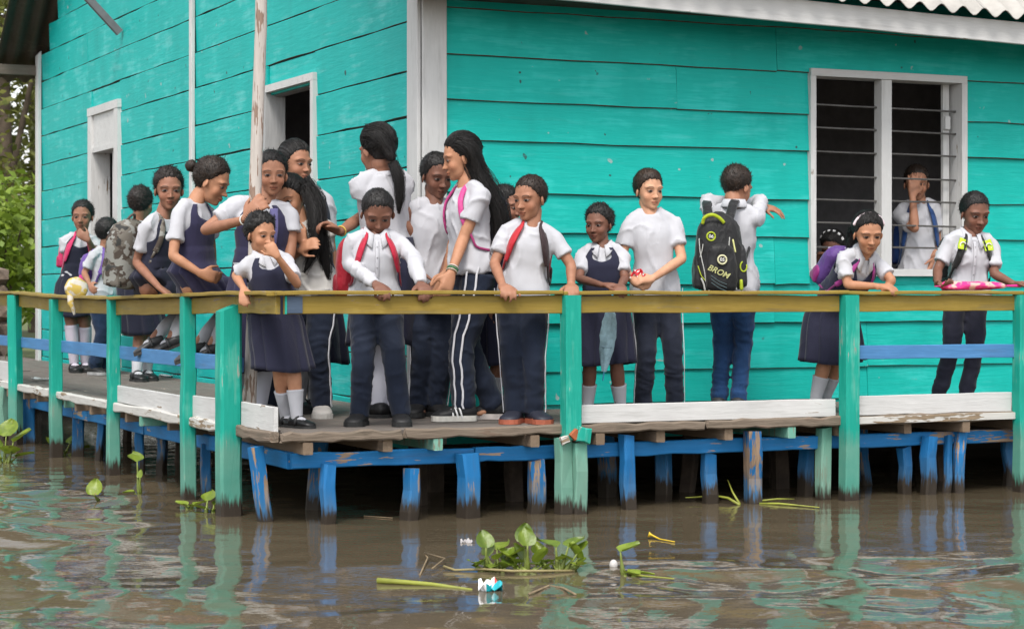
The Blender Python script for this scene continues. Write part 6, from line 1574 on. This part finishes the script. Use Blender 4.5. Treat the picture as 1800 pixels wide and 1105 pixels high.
# --- girl with a bun, sitting on the side rail in profile
def c_(g, r):
    make_shirt(g, r, 'tee', sleeve=.66, hem=.25); make_lap(g, make_pinafore(g, r, 1.16, (.030, .028, .066, 1), .8, 'scoop', drape=(-.03, -.06, 0)), (.030, .028, .066, 1))
    for s in 'LR': make_shoe(g, r, s, 'mary', (.05, .05, .052, 1), (.06, .055, .05, 1), sock=WHITE, sock_top=.20)
rail_p = lambda px, off: W(off, n_of(px, off))
_p5 = rail_p(345, .02)
G5 = person(dict(Y=float(_p5[1]), H=1.42, hip=(345, 497, .02), neck=(340, 352, .0), yaw=62, pyaw=75, head=(374, 319, .02), hh=78, hy=80, hp=24, skin=SK3, hunch=.02,
    arms=dict(R=[(304, 450, -.19), (352, 480, -.20)], L=[(372, 440, .20), (372, 500, .28)]), hands=dict(R=dict(d=(.9, .25, -.25), n=(0, 1, 0), curl=.5, side=(0, 0, 1))),
    knees=dict(R=(430, 520, .22), L=(425, 522, .34)), feet=dict(R=(372, .10, .36), L=(345, .16, .36)), toes=dict(R=(-.86, -.2, -.35), L=(-.86, -.2, -.35)),
    hair=dict(style='girl', th=.055, curly=.02, color=(.020, .013, .009, 1), frizz=70, blobs=[((0, -.60, .62), (.14, .14, .14)), ((0, -.47, .62), (.08, .12, .09))])),
    'girl with a hair bun sitting on the side rail, smiling down in profile', c_)

# --- girl beside her with the grey backpack
def c_(g, r):
    make_shirt(g, r, 'tee', sleeve=.66, hem=.25); make_lap(g, make_pinafore(g, r, 1.14, (.018, .019, .036, 1), .8, 'scoop'), (.018, .019, .036, 1))
    for s in 'LR': make_shoe(g, r, s, 'mary', (.05, .05, .052, 1), (.06, .055, .05, 1), sock=WHITE, sock_top=.20)
_p4 = rail_p(268, .03)
G4 = person(dict(Y=float(_p4[1]), H=1.40, hip=(272, 500, .04), neck=(285, 378, .0), yaw=58, pyaw=65, head=(297, 333, 0), hh=72, hy=16, hp=4, skin=SK1,
    arms=dict(R=[(240, 462, -.06), SRW(280, float(_p4[1]), -.01)], L=[(318, 455, .05), (322, 512, .05)]), hands=dict(R=dict(d=(.75, -.25, -.5), n=(0, 0, -1), curl=.4, side=(0, 1, 0))),
    knees=dict(R=(345, 525, .26), L=(345, 525, .40)), feet=dict(R=(300, .12, .38), L=(270, .2, .38)), toes=dict(R=(-.86, -.2, -.35), L=(-.86, -.2, -.35)),
    hair=dict(style='girl', th=.055, curly=.045, color=(.018, .012, .010, 1), frizz=80)),
    'girl with short curly hair sitting on the side rail wearing a camouflage backpack', c_)
backpack(G4, 'brown and grey camouflage backpack on the girl sitting on the rail', [(.085, .07, .058, 1), (.05, .042, .038, 1)], (.32, .46, .22), strap=(.05, .055, .05, 1), strap_w=.04, hang=.50, offset=(-.05, -.01, -.02), tilt=.10, mat=M_camo)

# --- far left group on the side walkway
def c_(g, r):
    make_shirt(g, r, 'tee', sleeve=.6, hem=.3); make_pinafore(g, r, z_of(556, .8, 8), (.012, .013, .026, 1), .7)
    for s in 'LR': make_shoe(g, r, s, 'mary', sock=(.55, .50, .58, 1), sock_top=.24, toe=(.3, -.9, 0))
G1 = person(dict(Y=19.6, H=1.58, hip=(135, None, 0), neck=(143, 412), yaw=10, head=(145, 380), hh=53, hy=0, hp=3, skin=SK1,
    arms=dict(R=[(118, 455, -.05), (128, 490, -.1)], L=[(166, 445, -.08), (156, 422, -.22)]), hands=dict(L=dict(d=(-.7, 0, .5), n=(0, 1, 0), side=(0, 0, 1), curl=.6)),
    feet=dict(R=(131, -.1), L=(150, 0)), hair=dict(style='girl', th=.05, color=BLK, curly=.01), vox=.010),
    'girl in dark pinafore standing at the far end by the white-framed door', c_)
backpack(G1, 'bright pink backpack of the girl at the far end', [(.50, .03, .11, 1), (.35, .02, .08, 1)], (.40, .36, .15), strap=(.50, .03, .11, 1), strap_w=.07, hang=.70)
def c_(g, r):
    make_shirt(g, r, 'tee', sleeve=.7, hem=.15); make_pants(g, r, (.02, .04, .085, 1), mat=M_denim)
    for s in 'LR': make_shoe(g, r, s, 'sneaker', (.02, .02, .02, 1), (.4, .4, .4, 1), toe=(.7, -.5, 0))
G2 = person(dict(Y=18.9, H=1.36, hip=(180, None, 0), neck=(184, 436), yaw=55, head=(192, 410), hh=49, hy=110, hp=6, skin=SK2,
    arms=dict(R=[(148, 480, -.1), (158, 500, -.3)]), feet=dict(R=(166, -.05), L=(186, .1)), hair=dict(style='girl', th=.06, color=BLK, curly=.02), vox=.010),
    'child in white shirt and blue trousers turned away, second from the far end', c_)
backpack(G2, 'small purple backpack with a pink pocket on the turned-away child', [(.12, .06, .26, 1), (.50, .04, .20, 1)], (.26, .34, .13), strap=(.13, .07, .28, 1), strap_w=.05)
def c_(g, r):
    make_shirt(g, r, 'tee', sleeve=.7, hem=.3, collar=True); make_pinafore(g, r, z_of(585, .8, 7), (.014, .015, .03, 1), .7)
    for s in 'LR': make_shoe(g, r, s, 'mary', sock=WHITE, sock_top=.10, toe=(.5, -.8, 0))
G3 = person(dict(Y=17.6, H=1.55, hip=(242, None, 0), neck=(243, 396), yaw=150, head=(249, 358), hh=56, hy=160, hp=5, skin=SK2,
    feet=dict(R=(258, .1), L=(240, -.1)), toes=dict(L=(.5, -.8, 0), R=(.5, -.8, 0)), hair=dict(style='girl', th=.06, curly=.05, color=(.016, .011, .010, 1), frizz=40, line=-.06), vox=.009),
    'girl with dark curly hair turned away behind the girls on the rail', c_)

# --- small girl right of the middle post
def c_(g, r):
    make_shirt(g, r, 'tee', sleeve=.7, hem=.3, collar=True); make_pinafore(g, r, z_of(634, 3, .6), NAVY, .85)
    for s, t in (('L', (.15, -1, 0)), ('R', (-.15, -1, 0))): make_shoe(g, r, s, 'mary', (.03, .035, .06, 1), sock=WHITE, sock_top=.12, toe=t)
G16 = person(dict(Y=12.42, H=1.22, hip=(1061, None, 0), neck=(1059, 430), yaw=-6, head=(1052, 394), hh=66, hy=-28, hp=4, skin=SK4, wide=1.04,
    arms=dict(R=[(1018, 490, -.12), RW(1058, 12.42, .10, 1.29)], L=[(1098, 490, -.10), RW(1090, 12.42, .06)]), hands=dict(R=dict(d=(1, -.3, 0), n=(0, 0, -1), side=(0, -1, 0), curl=.2), L=dict(RAILHAND, side=(-1, 0, 0))),
    feet=dict(R=(1033, 0), L=(1091, 0)), hair=dict(style='girl', th=.06, curly=.03, color=BLK, frizz=70, blobs=[((.10, -.12, 1.02), (.08, .08, .08)), ((-.10, -.14, 1.0), (.08, .08, .08)), ((0, -.35, .85), (.1, .1, .1))])),
    'small girl in pinafore just right of the middle rail post, hair in tufts', c_)

# --- boy in white T-shirt with a wrapper
def c_(g, r):
    make_pants(g, r, (.015, .019, .034, 1), stripe=1, width=.86); make_shirt(g, r, 'tee', sleeve=.64, hem=.12)
    for s in 'LR': make_shoe(g, r, s, 'sneaker', (.02, .02, .022, 1), (.05, .05, .05, 1), toe=(.25, -.95, 0))
G17 = person(dict(Y=12.62, H=1.42, hip=(1153, None, 0), neck=(1143, 370), yaw=6, head=(1141, 334), hh=70, hy=26, hp=4, skin=S(196, 149, 120), thin=.78,
    arms=dict(R=[(1092, 455, -.04), (1108, 489, -.22)], L=[(1199, 455, -.06), (1146, 490, -.26)]), hands=dict(R=dict(d=(.5, -.5, -.2), n=(.6, .2, -.4), side=(0, -.3, 1), curl=.6), L=dict(d=(-.8, -.4, 0), n=(-.2, .5, -.5), side=(0, -.2, 1), curl=.7)),
    feet=dict(R=(1130, 0), L=(1186, 0)), hair=dict(style='boy', th=.042, color=(.028, .017, .011, 1), quiff=.5, line=-.02)),
    'light-skinned boy in white T-shirt holding a red wrapper in both hands', c_)
bm = bmesh.new(); bmesh.ops.create_grid(bm, x_segments=7, y_segments=6, size=.5)
for v_ in bm.verts: x, y = v_.co.x, v_.co.y; v_.co = Vector((x * .10, .018 * math.sin(9 * x + 6 * y), y * .085 + .012 * math.cos(8 * x)))
me = bpy.data.meshes.new('candy_wrapper'); bm.to_mesh(me); bm.free()
for m in (plain('wrapper_scarlet', (.62, .03, .05), .3, .1), plain('wrapper_cream', (.8, .7, .68), .3, .1)): me.materials.append(m)
for i, p_ in enumerate(me.polygons): p_.material_index = 1 if (i * 7) % 5 == 0 else 0
_w = (G17.arm['L'][2] + G17.arm['R'][2]) / 2 + np.array([-.02, -.05, .02])
o = link_mesh('candy_wrapper', me, None, None, _w, (0.2, .5, 0)); o.scale = (.75, .75, .75); tag(o, 'crumpled red snack wrapper in the hands of the boy in white', 'wrapper'); o.modifiers.new('t', 'SOLIDIFY').thickness = .002

# --- boy with face hidden in his arm, back to us
def c_(g, r):
    make_pants(g, r, (.020, .062, .165, 1), mat=M_denim, width=.80, name='jeans'); make_shirt(g, r, 'long', hem=.0, collar=True)
    for s in 'LR': make_shoe(g, r, s, 'sneaker', (.03, .03, .03, 1), (.3, .3, .3, 1), toe=(.3, .9, 0))
G18 = person(dict(Y=13.0, H=1.50, hip=(1288, None, .02), neck=(1291, 360), yaw=166, head=(1296, 328, .06), hh=72, hy=135, hp=18, hr=0, skin=SK2, thin=.75,
    arms=dict(R=[(1336, 354, .16), (1318, 358, .30)], L=[(1243, 354, .18), (1338, 362, .20)]), hands=dict(L=dict(d=(.9, -.2, -.25), n=(0, .3, -1), side=(0, -.5, 1), curl=.25, spread=.35)),
    feet=dict(R=(1298, 0), L=(1264, .05)), hair=dict(style='boy', th=.030, color=BRN, curly=.008)),
    'boy in jeans with his back turned, hiding his face in his arm', c_)

# --- girl leaning on the rail by the second post
def c_(g, r):
    make_shirt(g, r, 'tee', sleeve=.72, hem=.3, collar=True); make_pinafore(g, r, z_of(634, 4, .5), NAVY, 1.15, 'v')
    for s in 'LR': make_shoe(g, r, s, 'mary', sock=WHITE, sock_top=.13, toe=(-.7, -.6, 0))
G19 = person(dict(Y=12.78, H=1.30, hip=(1460, None, .22), neck=(1521, 444, -.04), yaw=14, pyaw=25, head=(1526, 410, -.10), hh=71, hy=8, hp=16, skin=SK3, wide=1.04,
    arms=dict(R=[(1490, 501, -.10), RW(1544, 12.78, .02, 1.285)], L=[(1568, 492, -.06), RW(1560, 12.78, .05, 1.285)]), hands=dict(R=dict(d=(.8, -.5, -.1), n=(.2, .3, -1), side=(0, 0, 1), curl=.6), L=dict(d=(-.1, -.9, -.3), n=(-.5, 0, -.8), side=(-.5, 0, 1), curl=.7)),
    feet=dict(R=(1432, .15), L=(1448, .30)), hair=dict(style='girl', th=.045, color=BLK, frizz=20, back=.4, locks=[dict(pts=[(1506, 400, .06), (1500, 415, .10), (1490, 440, .10)], spread=[.04, .045, .01], n=30)])),
    'girl in pinafore with white collar leaning on the rail on folded arms', c_)
# hair band with a rosette
V = [head_pt(G19, (.40 * math.sin(a), .03, .60 + .415 * math.cos(a))) for a in np.linspace(-1.25, 1.25, 15)]
v, f = limb(V, [.010] * 15, 8, 29); v = v + .003 * vnoise(v * 70, 3)[:, None]; o = mesh_obj('headband', v - G19.base, f, M_cloth, G19.root, smooth=True); o.color = (.75, .62, .66, 1)
backpack(G19, 'purple and magenta backpack on the girl leaning on her arms', [(.10, .045, .20, 1), (.22, .02, .14, 1)], (.26, .30, .15), strap=(.30, .04, .20, 1), strap_w=.035, hang=.52, trim=(.4, .35, .5, 1))

# --- boy at the right with lime straps
def c_(g, r):
    make_pants(g, r, (.018, .019, .034, 1), width=.80); make_shirt(g, r, 'tee', sleeve=.74, hem=.12, collar=True)
    for s in 'LR': make_shoe(g, r, s, 'sneaker', (.02, .02, .02, 1), (.05, .05, .05, 1), toe=(.2, -.95, 0))
G22 = person(dict(Y=13.25, H=1.42, hip=(1697, None, .05), neck=(1707, 410), yaw=8, head=(1714, 374), hh=72, hy=16, hp=16, skin=SK4, wide=1.0, buttons=1, thin=.72,
    arms=dict(R=[(1648, 474, -.06), RW(1648, 13.25, .10, 1.30)], L=[(1748, 482, -.06), RW(1782, 13.25, .06, 1.30)]), hands=dict(R=dict(d=(.35, -.8, -.15), n=(0, 0, 1), side=(-1, 0, 0), curl=.5), L=dict(d=(.9, -.4, .0), n=(0, -.2, -1), side=(0, -1, .3), curl=.7)),
    feet=dict(R=(1648, 0), L=(1696, 0)), hair=dict(style='boy', th=.018, color=BLK)),
    'boy in white shirt with lime-green straps at the right end of the rail', c_)
bk, cen, ax_, bs_ = backpack(G22, 'black backpack with lime-green shoulder pads on the boy at the right', [(.016, .016, .016, 1), (.02, .02, .02, 1)], (.30, .36, .14), strap=(.016, .016, .016, 1), strap_w=.05)
for sg in (1, -1):
    P = [on_chest(G22, s, .57 * sg, .024)[0] for s in (.915, .86, .80)]
    o = ribbon(bk, [P[0] + G22.up * .006, P[1], P[2]], .062, .008, M_nylon, (.45, .62, .03, 1), 'strap_pad', G22.fc, bs_)
    pc = P[1] + G22.fc * .014
    v, f = limb([pc + G22.lc * .018 * math.cos(k) + G22.up * .018 * math.sin(k) - G22.fc * .004 for k in np.linspace(.5, 5.9, 12)], [.004] * 12, 6, 16); o = mesh_obj('badge_ring', v - bs_, f, M_trim, bk, smooth=True); o.color = (.8, .82, .7, 1)

# --- inside the house
def c_(g, r):
    make_pants(g, r); make_shirt(g, r, 'tee', sleeve=.72, hem=.12)
    for s in 'LR': make_shoe(g, r, s, 'sneaker', toe=(.2, -.9, 0))
G20 = person(dict(Y=14.82, H=1.52, floor=.47, hip=(1615, None, 0), neck=(1616, 352), yaw=-5, head=(1611, 322), hh=62, hy=-5, hp=4, skin=SK2,
    arms=dict(R=[(1608, 402, -.20), (1604, 344, -.16)], L=[(1652, 420, -.02), (1640, 455, -.1)]), hands=dict(R=dict(d=(.15, .1, 1), n=(0, 1, 0), side=(1, 0, 0), curl=.15, spread=.3)),
    feet=dict(R=(1600, 0), L=(1630, 0)), hair=dict(style='boy', th=.030, color=BRN)),
    'boy inside the house behind the window bars, hand over his face', c_)
backpack(G20, 'blue backpack on the boy inside the window', [(.02, .06, .22, 1), (.015, .03, .12, 1)], (.34, .36, .14), strap=(.015, .05, .16, 1), strap_w=.05)
def c_(g, r):
    make_shirt(g, r, 'tee', (.05, .05, .06, 1), hem=.2); make_pants(g, r)
    for s in 'LR': make_shoe(g, r, s, 'sneaker', toe=(.2, -.9, 0))
G21 = person(dict(Y=14.72, H=1.12, floor=.47, hip=(1475, None, .0), neck=(1472, 462, -.02), yaw=-20, head=(1464, 436, -.05), hh=58, hy=-30, hp=20, skin=SK4,
    arms=dict(R=[(1432, 470, -.12), (1440, 446, -.22)], L=[(1510, 480, -.02), (1490, 460, -.2)]), hands=dict(R=dict(d=(.9, -.2, 0), n=(0, 0, -1), side=(0, -1, 0))),
    feet=dict(R=(1465, 0), L=(1488, 0)), hair=dict(style='girl', th=.05, color=BLK)),
    'child inside peering over the window sill with a checked hair band', c_)
V = [head_pt(G21, (.39 * math.sin(a), .02, .60 + .46 * math.cos(a))) for a in np.linspace(-1.2, 1.2, 13)]
for i in range(12):
    v, f = limb([V[i], V[i + 1]], [.011, .011], 8, 3, round_ends=False); o = mesh_obj('headband', v - G21.base, f, M_cloth, G21.root); o.color = (.75, .75, .75, 1) if i % 2 else (.02, .02, .02, 1)

run_jobs()
for g in PEOPLE: finish_body(g)
# ================================================================ THINGS THE CHILDREN CARRY
def text_mesh(txt, size, extrude=.0015, shear=0.0):
    cu = bpy.data.curves.new('lettering', 'FONT'); cu.body = txt; cu.size = size; cu.extrude = extrude; cu.align_x = 'CENTER'; cu.align_y = 'CENTER'; cu.shear = shear; cu.offset = size * .012
    o = bpy.data.objects.new('lettering', cu); COL.objects.link(o); dg = bpy.context.evaluated_depsgraph_get(); dg.update()
    me = bpy.data.meshes.new_from_object(o.evaluated_get(dg)); bpy.data.objects.remove(o); bpy.data.curves.remove(cu); return me
def place(me, name, mat, color, parent, base, cen, x, y, rot=0.0):
    """lay a flat mesh with its X along x and Y along y"""
    x, y = nrm(x), nrm(y); x2 = x * math.cos(rot) + y * math.sin(rot); y2 = y * math.cos(rot) - x * math.sin(rot); z = np.cross(x2, y2)
    n = len(me.vertices); co = np.empty(n * 3); me.vertices.foreach_get('co', co); co = co.reshape(-1, 3)
    co = cen - base + co[:, :1] * x2 + co[:, 1:2] * y2 + co[:, 2:] * z; me.vertices.foreach_set('co', co.ravel()); me.update()
    o = link_mesh(name, me, mat, parent); o.color = color; return o

# --- tall black and lime backpack on the boy hiding his face
g = G18; H = g.H
cen = at(1263, 444, 12.66); root = thing('backpack', cen - np.array([0, 0, .25]), 'tall black backpack with lime trim and round number badges on the jeans boy', 'backpack', 'school backpacks')
base = cen - np.array([0, 0, .25]); l = np.array([1.0, .1, 0]); l = nrm(l); f = nrm(np.array([.1, -1, 0])); u = np.array([0, 0, 1.0]); Wb, Hb, Db = .30, .50, .19
def shell2(nm, ce, w_, h_, d_, col, par, top=.62, ex=3.0, bot=.86, amp=.006):
    rings = []
    for k in np.linspace(0, 1, 17):
        sw = np.interp(k, [0, .25, .55, .8, 1], [bot, 1.0, .98, .86, top]); e = max(.3, min(1, k / .06, (1 - k) / .09) ** .5) if 0 < k < 1 else .3
        rings.append((ce + u * h_ * (k - .5), l * w_ / 2 * sw * e, f * d_ / 2 * sw * e * (1.1 - .25 * k)))
    v, ff = loft(rings, 32, ex); v = v + (amp * vnoise(v * 13, 15) + amp * .5 * vnoise(v * 29, 16))[:, None] * np.array([1, 1, .4]); o = mesh_obj(nm, v - base, ff, M_nylon, par, smooth=True); o.color = col; return o
BK = (.014, .014, .015, 1); LIME = (.36, .44, .02, 1); SILV = (.42, .42, .40, 1)
shell2('bag', cen, Wb, Hb, Db, BK, root, .5)
shell2('front_pocket', cen + f * .070 - u * .09, Wb * .66, .30, .11, BK, root, .7)
shell2('side_pocket', cen + l * .130 - u * .08 + f * .01, .08, .28, .14, (.018, .018, .02, 1), root, .6)
shell2('side_pocket', cen - l * .128 - u * .11, .065, .22, .13, (.018, .018, .02, 1), root, .6)
def front_y(x, z):   # depth of the bag's face at a height
    d = Db / 2 * np.interp(z / Hb + .5, [0, .25, .55, .8, 1], [.86, 1.0, .98, .86, .62]) * (1.1 - .25 * (z / Hb + .5)); return d * (1 - min(1, abs(x) / (Wb / 2)) ** 3) ** .33
def pt(px, py, out=.004, pocket=False):
    x = (px - 1263) / FPX * 12.6; z = -(py - 444) / FPX * 12.6; fy = front_y(x, z)
    if pocket: fy = max(fy, .075 + .052)
    return cen + l * x + u * z + f * (fy + out)
def cord(pts, r, col, nm, pocket=False):
    P = [pt(a, b, .002, pocket) for a, b in pts]; v, ff = limb(P, [r] * len(P), 6, len(P) * 4); o = mesh_obj(nm, v - base, ff, M_trim, root, smooth=True); o.color = col
cord([(1225, 420), (1226, 440), (1229, 458), (1233, 478), (1235, 495)], .0035, SILV, 'piping'); cord([(1231, 430), (1229, 442), (1226, 452)], .003, SILV, 'piping')
cord([(1278, 418), (1276, 436), (1273, 455), (1274, 480), (1279, 492)], .0035, SILV, 'piping'); cord([(1284, 422), (1288, 443)], .0055, (.6, .6, .25, 1), 'zip_pull')
cord([(1284, 458), (1284, 476), (1281, 490), (1276, 506)], .003, LIME, 'piping'); cord([(1223, 468), (1228, 485), (1236, 495), (1241, 508)], .003, LIME, 'piping')
cord([(1228, 490), (1232, 500), (1234, 510)], .006, SILV, 'reflective_strip'); cord([(1236, 493), (1240, 502), (1241, 511)], .006, SILV, 'reflective_strip')
cord([(1286, 484), (1281, 496), (1280, 508)], .006, SILV, 'reflective_strip'); cord([(1290, 490), (1287, 500), (1290, 509)], .006, SILV, 'reflective_strip')
# lime grab handle
P = [pt(1231, 394, .0), pt(1234, 383, .02), pt(1246, 378, .03), pt(1259, 383, .02), pt(1269, 392, .0)]
ribbon(root, P, .022, .008, M_nylon, LIME, 'handle', f, base)
# round badges with their numbers
for (px, py, r, col, txt) in ((1245, 416, .025, LIME, '06'), (1262, 457, .026, (.62, .60, .38, 1), '05')):
    c = pt(px, py, .004, py > 440)
    v, ff = limb([c + (l * math.cos(k) + u * math.sin(k)) * r for k in np.linspace(0, 6.283, 25)], [.0055] * 25, 6, 25, round_ends=False); o = mesh_obj('badge_ring', v - base, ff, M_trim, root, smooth=True); o.color = col
    place(text_mesh(txt, .030), 'lettering', M_trim, (.72, .72, .68, 1), root, base, c + f * .003, l, u, -.12)
c = pt(1255, 478, .006, True); place(text_mesh('BROM', .050, .001, .25), 'lettering', M_trim, (.46, .46, .20, 1), root, base, c, l, u, -.42)
for k in range(3): cord([(1243, 485 + 6 * k), (1256, 494 + 6 * k), (1270, 500 + 6 * k)], .0018, (.10, .15, .16, 1), 'piping', True)
# lime patch on the side pocket
c = cen + l * .138 - u * .085 + f * .080
v, ff = limb([c + l * .020 * math.cos(k) + u * .030 * math.sin(k) for k in np.linspace(2.0, 6.6, 14)], [.005] * 14, 6, 20); o = mesh_obj('side_patch', v - base, ff, M_trim, root, smooth=True); o.color = LIME
v, ff = limb([cen + l * .122 - u * .17 + f * .085, cen + l * .125 - u * .22 + f * .08], [.010, .012], 8, 4); o = mesh_obj('side_patch', v - base, ff, M_trim, root, smooth=True); o.color = LIME
# straps over the shoulders
for (a, b) in (((1246, 392), (1242, 358)), ((1278, 392), (1290, 356))):
    p0 = pt(*a, -.04); p1 = at(b[0], b[1], 12.86); p2 = at(b[0] + (2 if b[0] < 1270 else 6), b[1] + 2, 13.02); p3 = p2 + np.array([0, .05, -.12])
    ribbon(root, [p0, p0 * .5 + p1 * .5 + np.array([0, .0, .0]), p1, p2, p3], .058, .012, M_nylon, BK, 'strap', lambda x: np.array([0, -.6, .8]), base)
P = [at(1311, 398, 13.05), at(1318, 425, 12.98), at(1312, 450, 12.86), at(1303, 470, 12.72)]
ribbon(root, P, .022, .006, M_nylon, BK, 'strap', (.6, -.8, 0), base)

# --- folded umbrella hanging from the small girl's hand
top = at(1077, 514, 12.10); tip = at(1060, 668, 12.14); um = thing('umbrella', tip, 'folded pale blue umbrella hanging from the small girl\'s hand', 'umbrella')
ax_ = tip - top; L = np.linalg.norm(ax_); d = ax_ / L; s = nrm(np.cross(d, (0, 1, 0))); q2 = np.cross(d, s); rings = []
M_umb = plain('pale_blue_umbrella', (.30, .45, .52), .6, .25, 25, .2)
V = []; Fc = []; ns = 24
for i, (k, r) in enumerate(((.20, .012), (.24, .026), (.34, .036), (.5, .040), (.65, .034), (.8, .022), (.90, .012))):
    for j in range(ns):
        a = 2 * math.pi * j / ns + k * 3; rr = r * (1 + .22 * math.cos(4 * a) + .1 * math.sin(7 * a)); V.append(top + ax_ * k + s * rr * math.cos(a) + q2 * rr * math.sin(a) - tip)
for i in range(6):
    for j in range(ns): Fc.append((i * ns + j, i * ns + (j + 1) % ns, (i + 1) * ns + (j + 1) % ns, (i + 1) * ns + j))
mesh_obj('canopy', V, Fc, M_umb, um, smooth=True)
v, ff = limb([top + ax_ * .0, top + ax_ * .5, tip], [.006, .005, .004], 8, 9); mesh_obj('shaft', v - tip, ff, plain('blue_plastic', (.05, .30, .50), .4, .1), um, smooth=True)
v, ff = limb([top + ax_ * .01, top - d * .03, top - d * .04 + s * .025, top - d * .02 + s * .045, top + s * .05], [.009] * 5, 8, 14); mesh_obj('handle', v - tip, ff, plain('pink_handle', (.55, .10, .16), .4, .1), um, smooth=True)
v, ff = limb([top + ax_ * .62 + s * .036, top + ax_ * .62 + q2 * .036, top + ax_ * .62 - s * .036, top + ax_ * .62 - q2 * .036, top + ax_ * .62 + s * .036], [.005] * 5, 6, 17, round_ends=False); mesh_obj('tie', v - tip, ff, plain('umbrella_tie', (.2, .3, .36), .6), um, smooth=True)

# --- pink folded umbrella lying on the rail before the boy at the right
Yr = W(t_of(1710, 0), 0)[1]
A, B = W(t_of(1655, .0), .0, 1.285), W(t_of(1768, .0), .0, 1.288); um = thing('umbrella', (A + B) / 2 - np.array([0, 0, .03]), 'pink patterned folded umbrella lying on the rail at the right', 'umbrella'); b0 = (A + B) / 2 - np.array([0, 0, .03])
d = nrm(B - A); s = nrm(np.cross(d, (0, 0, 1))); q2 = np.array([0, 0, 1.0]); V = []; Fc = []; ns = 22; prof = [(0, .012), (.06, .030), (.2, .036), (.4, .032), (.6, .034), (.78, .030), (.92, .020), (1, .008)]
for i, (k, r) in enumerate(prof):
    c = A + (B - A) * k
    for j in range(ns):
        a = 2 * math.pi * j / ns; rr = r * (1 + .20 * math.cos(3 * a + 9 * k) + .14 * math.sin(5 * a - 14 * k)); V.append(c + s * rr * 1.5 * math.cos(a) + q2 * max(rr * .8 * math.sin(a), -.026) - b0)
for i in range(len(prof) - 1):
    for j in range(ns): Fc.append((i * ns + j, i * ns + (j + 1) % ns, (i + 1) * ns + (j + 1) % ns, (i + 1) * ns + j))
Fc.append(tuple(range(ns - 1, -1, -1))); Fc.append(tuple((len(prof) - 1) * ns + j for j in range(ns)))
mp_, nt, bs, lk = new_mat('pink_umbrella_print'); c = coords(nt, (1, 1, 1)); lk(mixc(nt, ramp(nt, noise(nt, c, 13, 2), .5, .58), (.72, .03, .22, 1), (.75, .42, .36, 1)), bs.inputs['Base Color']); bs.inputs['Roughness'].default_value = .5
mesh_obj('canopy', V, Fc, mp_, um, smooth=True)
v, ff = limb([B - d * .05, B + d * .03, B + d * .11], [.007, .007, .011], 8, 7); mesh_obj('handle', v - b0, ff, plain('magenta_plastic', (.65, .03, .25), .35, .1), um, smooth=True)
v, ff = limb([A + d * .02, A - d * .05], [.005, .004], 8, 3); mesh_obj('tip', v - b0, ff, plain('magenta_tip', (.5, .03, .2), .4, .1), um, smooth=True)

# --- yellow and white soft bag hung over the side rail
c = at(133, 520, 14.95 + .35)
p = W(-.05, n_of(133, -.05)); c = np.array([p[0], p[1], 1.25])
bag = thing('cloth_bag', c + np.array([0, 0, -.12]), 'yellow and white crumpled cloth bag hung over the side rail', 'bag'); b0 = c + np.array([0, 0, -.12])
v, ff = ellipsoid(c + np.array([0, -.01, .03]), (.085, .055, .075), None, 22, 14); v = v + .016 * np.stack([vnoise(v * 22, 3), vnoise(v * 22, 4), vnoise(v * 26, 5)], 1)
my, nt, bs, lk = new_mat('yellow_white_print'); cc = coords(nt, (1, 1, 1)); lk(mixc(nt, ramp(nt, noise(nt, cc, 16, 2), .47, .55), (.50, .36, .08, 1), (.55, .51, .45, 1)), bs.inputs['Base Color']); bs.inputs['Roughness'].default_value = .8
mesh_obj('pouch', v - b0, ff, my, bag, smooth=True)
v, ff = limb([c + np.array([-.03, -.03, 0]), c + np.array([-.02, -.055, -.08]), c + np.array([0, -.05, -.16])], [.03, .022, .008], 10, 9); v = v + .006 * vnoise(v * 30, 5)[:, None]; mesh_obj('flap', v - b0, ff, my, bag, smooth=True)
# --- litter on the deck
for (px, py, lab) in ((75, 670, 'white foam food tray lying on the side deck near the rear posts'), (297, 664, 'scrap of white paper on the deck by the side door')):
    Yd = FPX * (EYE - DECK) / (py - CY); p = at(px, py, Yd); bm = bmesh.new(); bmesh.ops.create_grid(bm, x_segments=5, y_segments=4, size=.5)
    for v_ in bm.verts: v_.co = Vector((v_.co.x * .16, v_.co.y * .11, .012 + .02 * (abs(v_.co.x) + abs(v_.co.y)) + random.uniform(-.004, .004)))
    me = bpy.data.meshes.new('food_tray'); bm.to_mesh(me); bm.free(); o = link_mesh('litter_tray' if px < 100 else 'paper_scrap', me, plain('white_litter', (.7, .7, .7), .7, .05), None, p); o.modifiers.new('t', 'SOLIDIFY').thickness = .004; tag(o, lab, 'litter')
